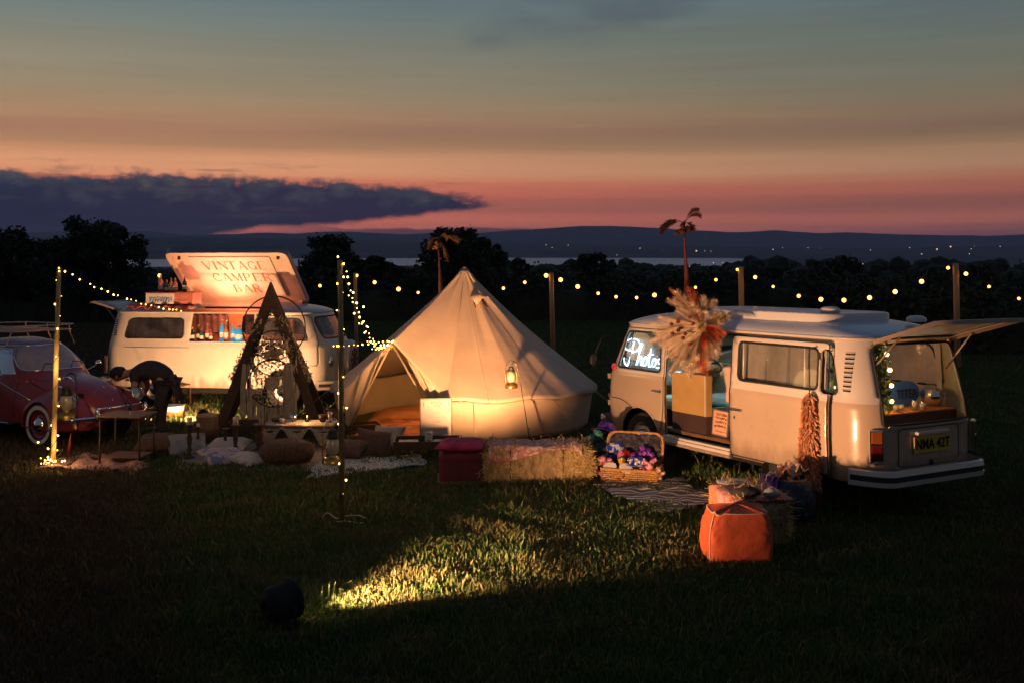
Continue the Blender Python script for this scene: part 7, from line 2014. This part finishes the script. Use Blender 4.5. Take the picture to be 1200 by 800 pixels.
P_ = [(.13, 0, .86, .145), (.02, 0, .96, .140), (-.14, 0, 1.02, .150), (-.30, 0, .98, .145), (-.40, 0, .95, .075), (-.47, 0, .94, .060), (-.56, 0, .93, .095), (-.64, 0, .91, .100), (-.70, 0, .88, .080),
      (-.30, -.18, .93, .065), (-.27, -.24, .72, .048), (-.34, -.20, .50, .034), (-.36, -.20, .43, .030),
      (-.30, .18, .93, .065), (-.22, .22, .72, .048), (-.32, .16, .55, .034), (-.36, .14, .50, .030),
      (.12, -.10, .78, .095), (.05, -.12, .46, .062), (.10, -.13, .10, .042), (.06, -.14, .03, .040), (-.08, -.15, .025, .034),
      (.14, .10, .78, .095), (.02, .14, .46, .062), (.00, .16, .10, .042), (-.04, .16, .03, .040), (-.18, .17, .025, .034)]
Ed = [(0, 1), (1, 2), (2, 3), (3, 4), (4, 5), (5, 6), (6, 7), (7, 8), (3, 9), (9, 10), (10, 11), (11, 12), (3, 13), (13, 14), (14, 15), (15, 16), (0, 17), (17, 18), (18, 19), (19, 20), (20, 21), (0, 22), (22, 23), (23, 24), (24, 25), (25, 26)]
def fingers(w, root, dirn, s):
    base = len(P_)
    for k in range(4):
        off = (k - 1.5) * .017; L1 = (.034, .040, .038, .030)[k]
        i = len(P_); P_.append((root[0] + off * .3, root[1] + off, root[2] - .035, .0095)); P_.append((root[0] - .010 + off * .3, root[1] + off, root[2] - .035 - L1, .0085)); P_.append((root[0] - .024, root[1] + off, root[2] - .035 - L1 * 1.7, .007))
        Ed.extend([(w, i), (i, i + 1), (i + 1, i + 2)])
    i = len(P_); P_.append((root[0] - .022, root[1] + s * .030, root[2] - .015, .010)); P_.append((root[0] - .036, root[1] + s * .034, root[2] - .045, .008)); Ed.extend([(w, i), (i, i + 1)])
fingers(12, (-.36, -.20, .41), None, 1); fingers(16, (-.36, .14, .48), None, -1)
body_ = skinned('body', P_, Ed, m_skin, per)
# clothes follow the body
S_ = [(.21, 0, .80, .172), (.03, 0, .96, .170), (-.14, 0, 1.03, .168), (-.30, 0, .985, .158), (-.38, 0, .955, .095), (-.30, -.18, .93, .085), (-.285, -.22, .80, .072), (-.30, .18, .93, .085), (-.25, .21, .80, .072)]
skinned('shirt', S_, [(0, 1), (1, 2), (2, 3), (3, 4), (3, 5), (5, 6), (3, 7), (7, 8)], m_shirt, per)
T_ = [(.12, 0, .86, .160), (.13, -.10, .76, .115), (.055, -.12, .46, .085), (.10, -.13, .10, .070), (.09, -.135, .05, .072), (.15, .10, .76, .115), (.025, .14, .46, .085), (.0, .16, .10, .070), (-.01, .16, .05, .072)]
skinned('trousers', T_, [(0, 1), (1, 2), (2, 3), (3, 4), (0, 5), (5, 6), (6, 7), (7, 8)], m_trs, per)
q = MB(); q.ball((-.61, 0, .945), .118, 18, sc=(1.15, .9, .92), nz=.12); q.build('hair', m_hair, per)
# face: looks down and forward
q = MB(); q.ball((-.715, 0, .845), .016, 8, sc=(1, .8, 1.4)); q.build('nose', m_skin, per)
for s_ in (-1, 1):
    q = MB(); q.ball((-.735, s_ * .032, .885), .012, 8); q.build('eye', mat('eye_white', (.6, .6, .58), rough=.3), per)
    q = MB(); q.ball((-.60, s_ * .098, .90), .026, 10, sc=(.8, .35, 1.2)); q.build('ear', m_skin, per)
    sh_ = MB(); x0 = .0 if s_ < 0 else -.10; sh_.ball((x0 + .0, s_ * .15, .035), .06, 14, sc=(2.1, .85, .75)); sh_.build('shoe', m_rubber, per)
q = MB(); q.ball((-.70, 0, .815), .014, 8, sc=(.7, 1.8, .5)); q.build('mouth', mat('lips', (.32, .11, .09), rough=.5), per)
q = MB(); q.grid(lambda u, v: (.20 + .13 * v + .03 * math.sin(u * 9), -.16 + .32 * u, .92 - .38 * v), 12, 10); q.build('apron_tail', m_shirt, per, fix=False, solid=.01)
cl = thing('white_cloth', 'crumpled white cloth held in the hands of the bending person', 'cloth', ploc + Vector((-.39, -.06, .40))); q = MB(); q.ball((0, 0, .0), .075, 16, sc=(.8, 1.6, 1.3), nz=.7, seed=3); q.build('crumpled_cloth', mat('white_cotton', (.65, .58, .52), rough=.9), cl)
# ================================================================== LAMPS OF THE PLACE AND ADDED FILL POINTS
def spot(name, loc, target, watts, size, blend, col, radius=.05):
    l = bpy.data.lights.new(name, 'SPOT'); l.energy = watts; l.spot_size = R(size); l.spot_blend = blend; l.color = col; l.shadow_soft_size = radius
    o = bpy.data.objects.new(name, l); COL.objects.link(o); o.location = loc
    o.rotation_euler = (Vector(target) - Vector(loc)).to_track_quat('-Z', 'Y').to_euler(); return o
def point(name, loc, watts, col, radius=.05):
    l = bpy.data.lights.new(name, 'POINT'); l.energy = watts; l.color = col; l.shadow_soft_size = radius
    o = bpy.data.objects.new(name, l); COL.objects.link(o); o.location = loc; return o
WARM = (1.0, .50, .24); AMB = (1.0, .44, .17)
def flood_with(label, px, py, tgt, watts, size, blend, col, h=.17, s=1.0, Yo=None):
    b = G(px, py) if Yo is None else at(px, Yo)
    d = Vector(tgt) - (b + Vector((0, 0, h))); yaw = math.atan2(d.y, d.x); el_ = math.atan2(d.z, math.hypot(d.x, d.y))
    flood(label, b, yaw, -el_, s)
    dn = d.normalized()
    spot('flood_beam', b + Vector((0, 0, .155 * s)) + dn * .09 * s, tgt, watts, size, blend, col, .04)
flood_with('black domed floodlight on the grass in front shining towards the photo van', 331, 734, (2.75, 11.9, .85), 1950, 60, .95, WARM, s=1.15)
flood_with('small black floodlight half hidden behind the hay bale lighting the tent', 562, 0, (-.55, 16.0, 3.0), 1550, 108, 1.0, AMB, Yo=13.05, s=1.0)
flood_with('small black floodlight on the grass lighting the side of the bar van', 238, 0, (-5.6, 19.3, .7), 480, 172, .5, WARM, Yo=16.95, s=.8)
# lamp under the bar lid and inside the bar
point('bar_lamp', bvl(2.05, .15, 1.75), 40, (1.0, .30, .14), .06)
spot('lid_lamp', bvl(2.15, -.55, 1.72), bvl(2.1, -.05, 2.55), 75, 100, .8, (1.0, .31, .20), .04)
point('bar_shelf_lamp', bvl(2.85, -.45, 1.32), .8, (.15, .65, 1.0), .04)
# added fill point that warms the inside of the tent
point('tent_fill', TC + Vector((-.5, -.5, 1.15)), 42, (1.0, .45, .12), .08)
# neon and garlands
point('neon_glow', pvl(3.2, hw - .35, 1.50), 12, (.60, .85, 1.0), .12)
point('garland_glow', pvl(.30, .35, 1.45), 8, (1.0, .58, .22), .06)

# added points that strengthen the wrapped fairy lights and the table candle
point('fairy_fill', bA + Vector((.10, -.10, 1.3)), 16, (1.0, .55, .20), .30)
point('fairy_fill', bA + Vector((.12, -.12, .25)), 7, (1.0, .55, .20), .15)
point('fairy_fill', bB + Vector((-.10, .25, 1.3)), 20, (1.0, .55, .20), .30)
point('fairy_fill', e2 + Vector((-.25, -.30, .10)), 10, (1.0, .55, .20), .25)
point('candle_glow', T0 + Vector((.08, -.06, .16)), 5, (1.0, .45, .15), .03)
GRASS_OUT=[(b_.x,b_.y,a_,c_,r_) for b_,a_,c_,r_ in ((G(435,548),.70,.20,.1),(G(112,545),.55,.28,0),(G(330,533),1.25,.85,0),(G(768,583),.62,.30,-.5),(bA_loc+Vector((-.35,.2,0)),1.05,.28,0),(bB_loc,.30,.48,0),(at(863,8.98),.28,.20,0),(hl_,.36,.24,-.28),(TC,2.1,2.1,0))]
# ================================================================== GRASS
def grass():
    rg = np.random.default_rng(11)
    N = 520000
    r = 5.2 * (52.0 / 5.2) ** (rg.random(N) ** .92)
    a = rg.uniform(-0.56, 0.56, N)
    x = r * np.sin(a); y = r * np.cos(a)
    keep = np.ones(N, bool)
    for (cx_, cy_, rx, ry, rot) in GRASS_OUT:
        dx_, dy_ = x - cx_, y - cy_; c, s = math.cos(rot), math.sin(rot)
        u = (dx_ * c + dy_ * s) / rx; v = (-dx_ * s + dy_ * c) / ry
        keep &= (np.abs(u) ** 4 + np.abs(v) ** 4) > 1
    x, y, r = x[keep], y[keep], r[keep]; n = len(x)
    # rank weeds left standing along the van and round the posts
    nw = 5200; tt = rg.random(nw); wx = 2.0 + 1.5 * tt + rg.normal(0, .14, nw); wy = 13.35 - 2.65 * tt + rg.normal(0, .14, nw)
    x = np.concatenate([x, wx]); y = np.concatenate([y, wy]); r = np.concatenate([r, np.hypot(wx, wy)]); n = len(x)
    z = -SL * (y - 10)
    patch = np.sin(x * 1.3 + 2 * np.sin(y * .7)) * np.sin(y * 1.1 + 1.5 * np.sin(x * .9)) 
    patch2 = np.sin(x * 4.3 + 1.7 * np.sin(y * 3.1)) * np.sin(y * 3.7 + np.sin(x * 2.9))
    hgt = (.034 + .034 * rg.random(n) ** 2 + .012 * patch + .034 * np.clip(patch2, 0, 1)) * (1 + .35 * (rg.random(n) < .04) * 2)
    hgt *= 1 + np.clip((r - 12) / 40, 0, 1) * .8
    hgt[-nw:] *= rg.uniform(1.2, 3.6, nw)
    wdt = (.0030 + .0022 * rg.random(n)) * (1 + r / 11)
    th = rg.uniform(0, 2 * np.pi, n); lean = rg.normal(0, .55, n) * hgt; ld_ = rg.uniform(0, 2 * np.pi, n)
    bx, by = np.cos(th) * wdt, np.sin(th) * wdt
    lx, ly = lean * np.cos(ld_), lean * np.sin(ld_)
    V = np.empty((n, 5, 3))
    V[:, 0] = np.stack([x - bx, y - by, z - .004], 1); V[:, 1] = np.stack([x + bx, y + by, z - .004], 1)
    V[:, 2] = np.stack([x - bx * .7 + lx * .35, y - by * .7 + ly * .35, z + hgt * .6], 1); V[:, 3] = np.stack([x + bx * .7 + lx * .35, y + by * .7 + ly * .35, z + hgt * .6], 1)
    V[:, 4] = np.stack([x + lx, y + ly, z + hgt], 1)
    me = bpy.data.meshes.new('meadow_grass')
    me.vertices.add(n * 5); me.vertices.foreach_set('co', V.reshape(-1))
    base = (np.arange(n) * 5)[:, None]
    F1 = (base + np.array([0, 1, 3, 2])); F2 = (base + np.array([2, 3, 4]))
    loops = np.concatenate([F1, F2], 1).reshape(-1)
    me.loops.add(len(loops)); me.loops.foreach_set('vertex_index', loops.astype(np.int32))
    st = np.empty((n, 2), np.int32); st[:, 0] = np.arange(n) * 7; st[:, 1] = st[:, 0] + 4
    me.polygons.add(n * 2); me.polygons.foreach_set('loop_start', st.reshape(-1))
    me.update(calc_edges=True)
    m = bpy.data.materials.new('grass_blades'); m.use_nodes = True; nt = m.node_tree; E.nt = nt; b = nt.nodes['Principled BSDF']
    b.inputs['Roughness'].default_value = .55; b.inputs['Specular IOR Level'].default_value = .3
    g = nt.nodes.new('ShaderNodeNewGeometry')
    def Nn(sc, det=3, off=0):
        nn = nt.nodes.new('ShaderNodeTexNoise'); nn.inputs['Scale'].default_value = sc; nn.inputs['Detail'].default_value = det
        if off:
            mp = nt.nodes.new('ShaderNodeMapping'); mp.inputs['Location'].default_value = (off, off, 0); nt.links.new(g.outputs['Position'], mp.inputs[0]); nt.links.new(mp.outputs[0], nn.inputs['Vector'])
        else: nt.links.new(g.outputs['Position'], nn.inputs['Vector'])
        return E(nn.outputs[0])
    rnd_ = nt.nodes.new('ShaderNodeNewGeometry')
    c = mix(nt, E(g.outputs['Random Per Island']), (.036, .078, .018, 1), (.080, .135, .034, 1))
    c = mix(nt, Nn(1.6).ss(.42, .62), c, (.090, .105, .036, 1))
    c = mix(nt, E.m('GREATER_THAN', E(g.outputs['Random Per Island']), .88), c, (.20, .14, .065, 1))
    # reddish-brown strips at either side of the camp
    sp = nt.nodes.new('ShaderNodeSeparateXYZ'); nt.links.new(g.outputs['Position'], sp.inputs[0])
    X_, Y_ = E(sp.outputs[0]), E(sp.outputs[1])
    wr = (X_ - 0.60 * Y_ + 1.55 + (Nn(.9, 4, 3) - .5) * 1.2).ss(0, .8)
    wl_ = 1 - (X_ + .40 * Y_ + (Nn(.9, 4, 9) - .5) * 1.6).ss(0, .9)
    c = mix(nt, E.m('MAXIMUM', wr, wl_) * .75, c, (.095, .050, .036, 1))
    nt.links.new(c, b.inputs['Base Color'])
    t = nt.nodes.new('ShaderNodeBsdfTranslucent'); nt.links.new(c, t.inputs[0])
    x_ = nt.nodes.new('ShaderNodeMixShader'); x_.inputs[0].default_value = .3
    nt.links.new(b.outputs[0], x_.inputs[1]); nt.links.new(t.outputs[0], x_.inputs[2]); nt.links.new(x_.outputs[0], nt.nodes['Material Output'].inputs[0])
    me.materials.append(m)
    o = bpy.data.objects.new('meadow_grass', me); COL.objects.link(o); tag(o, kind='stuff')
grass()
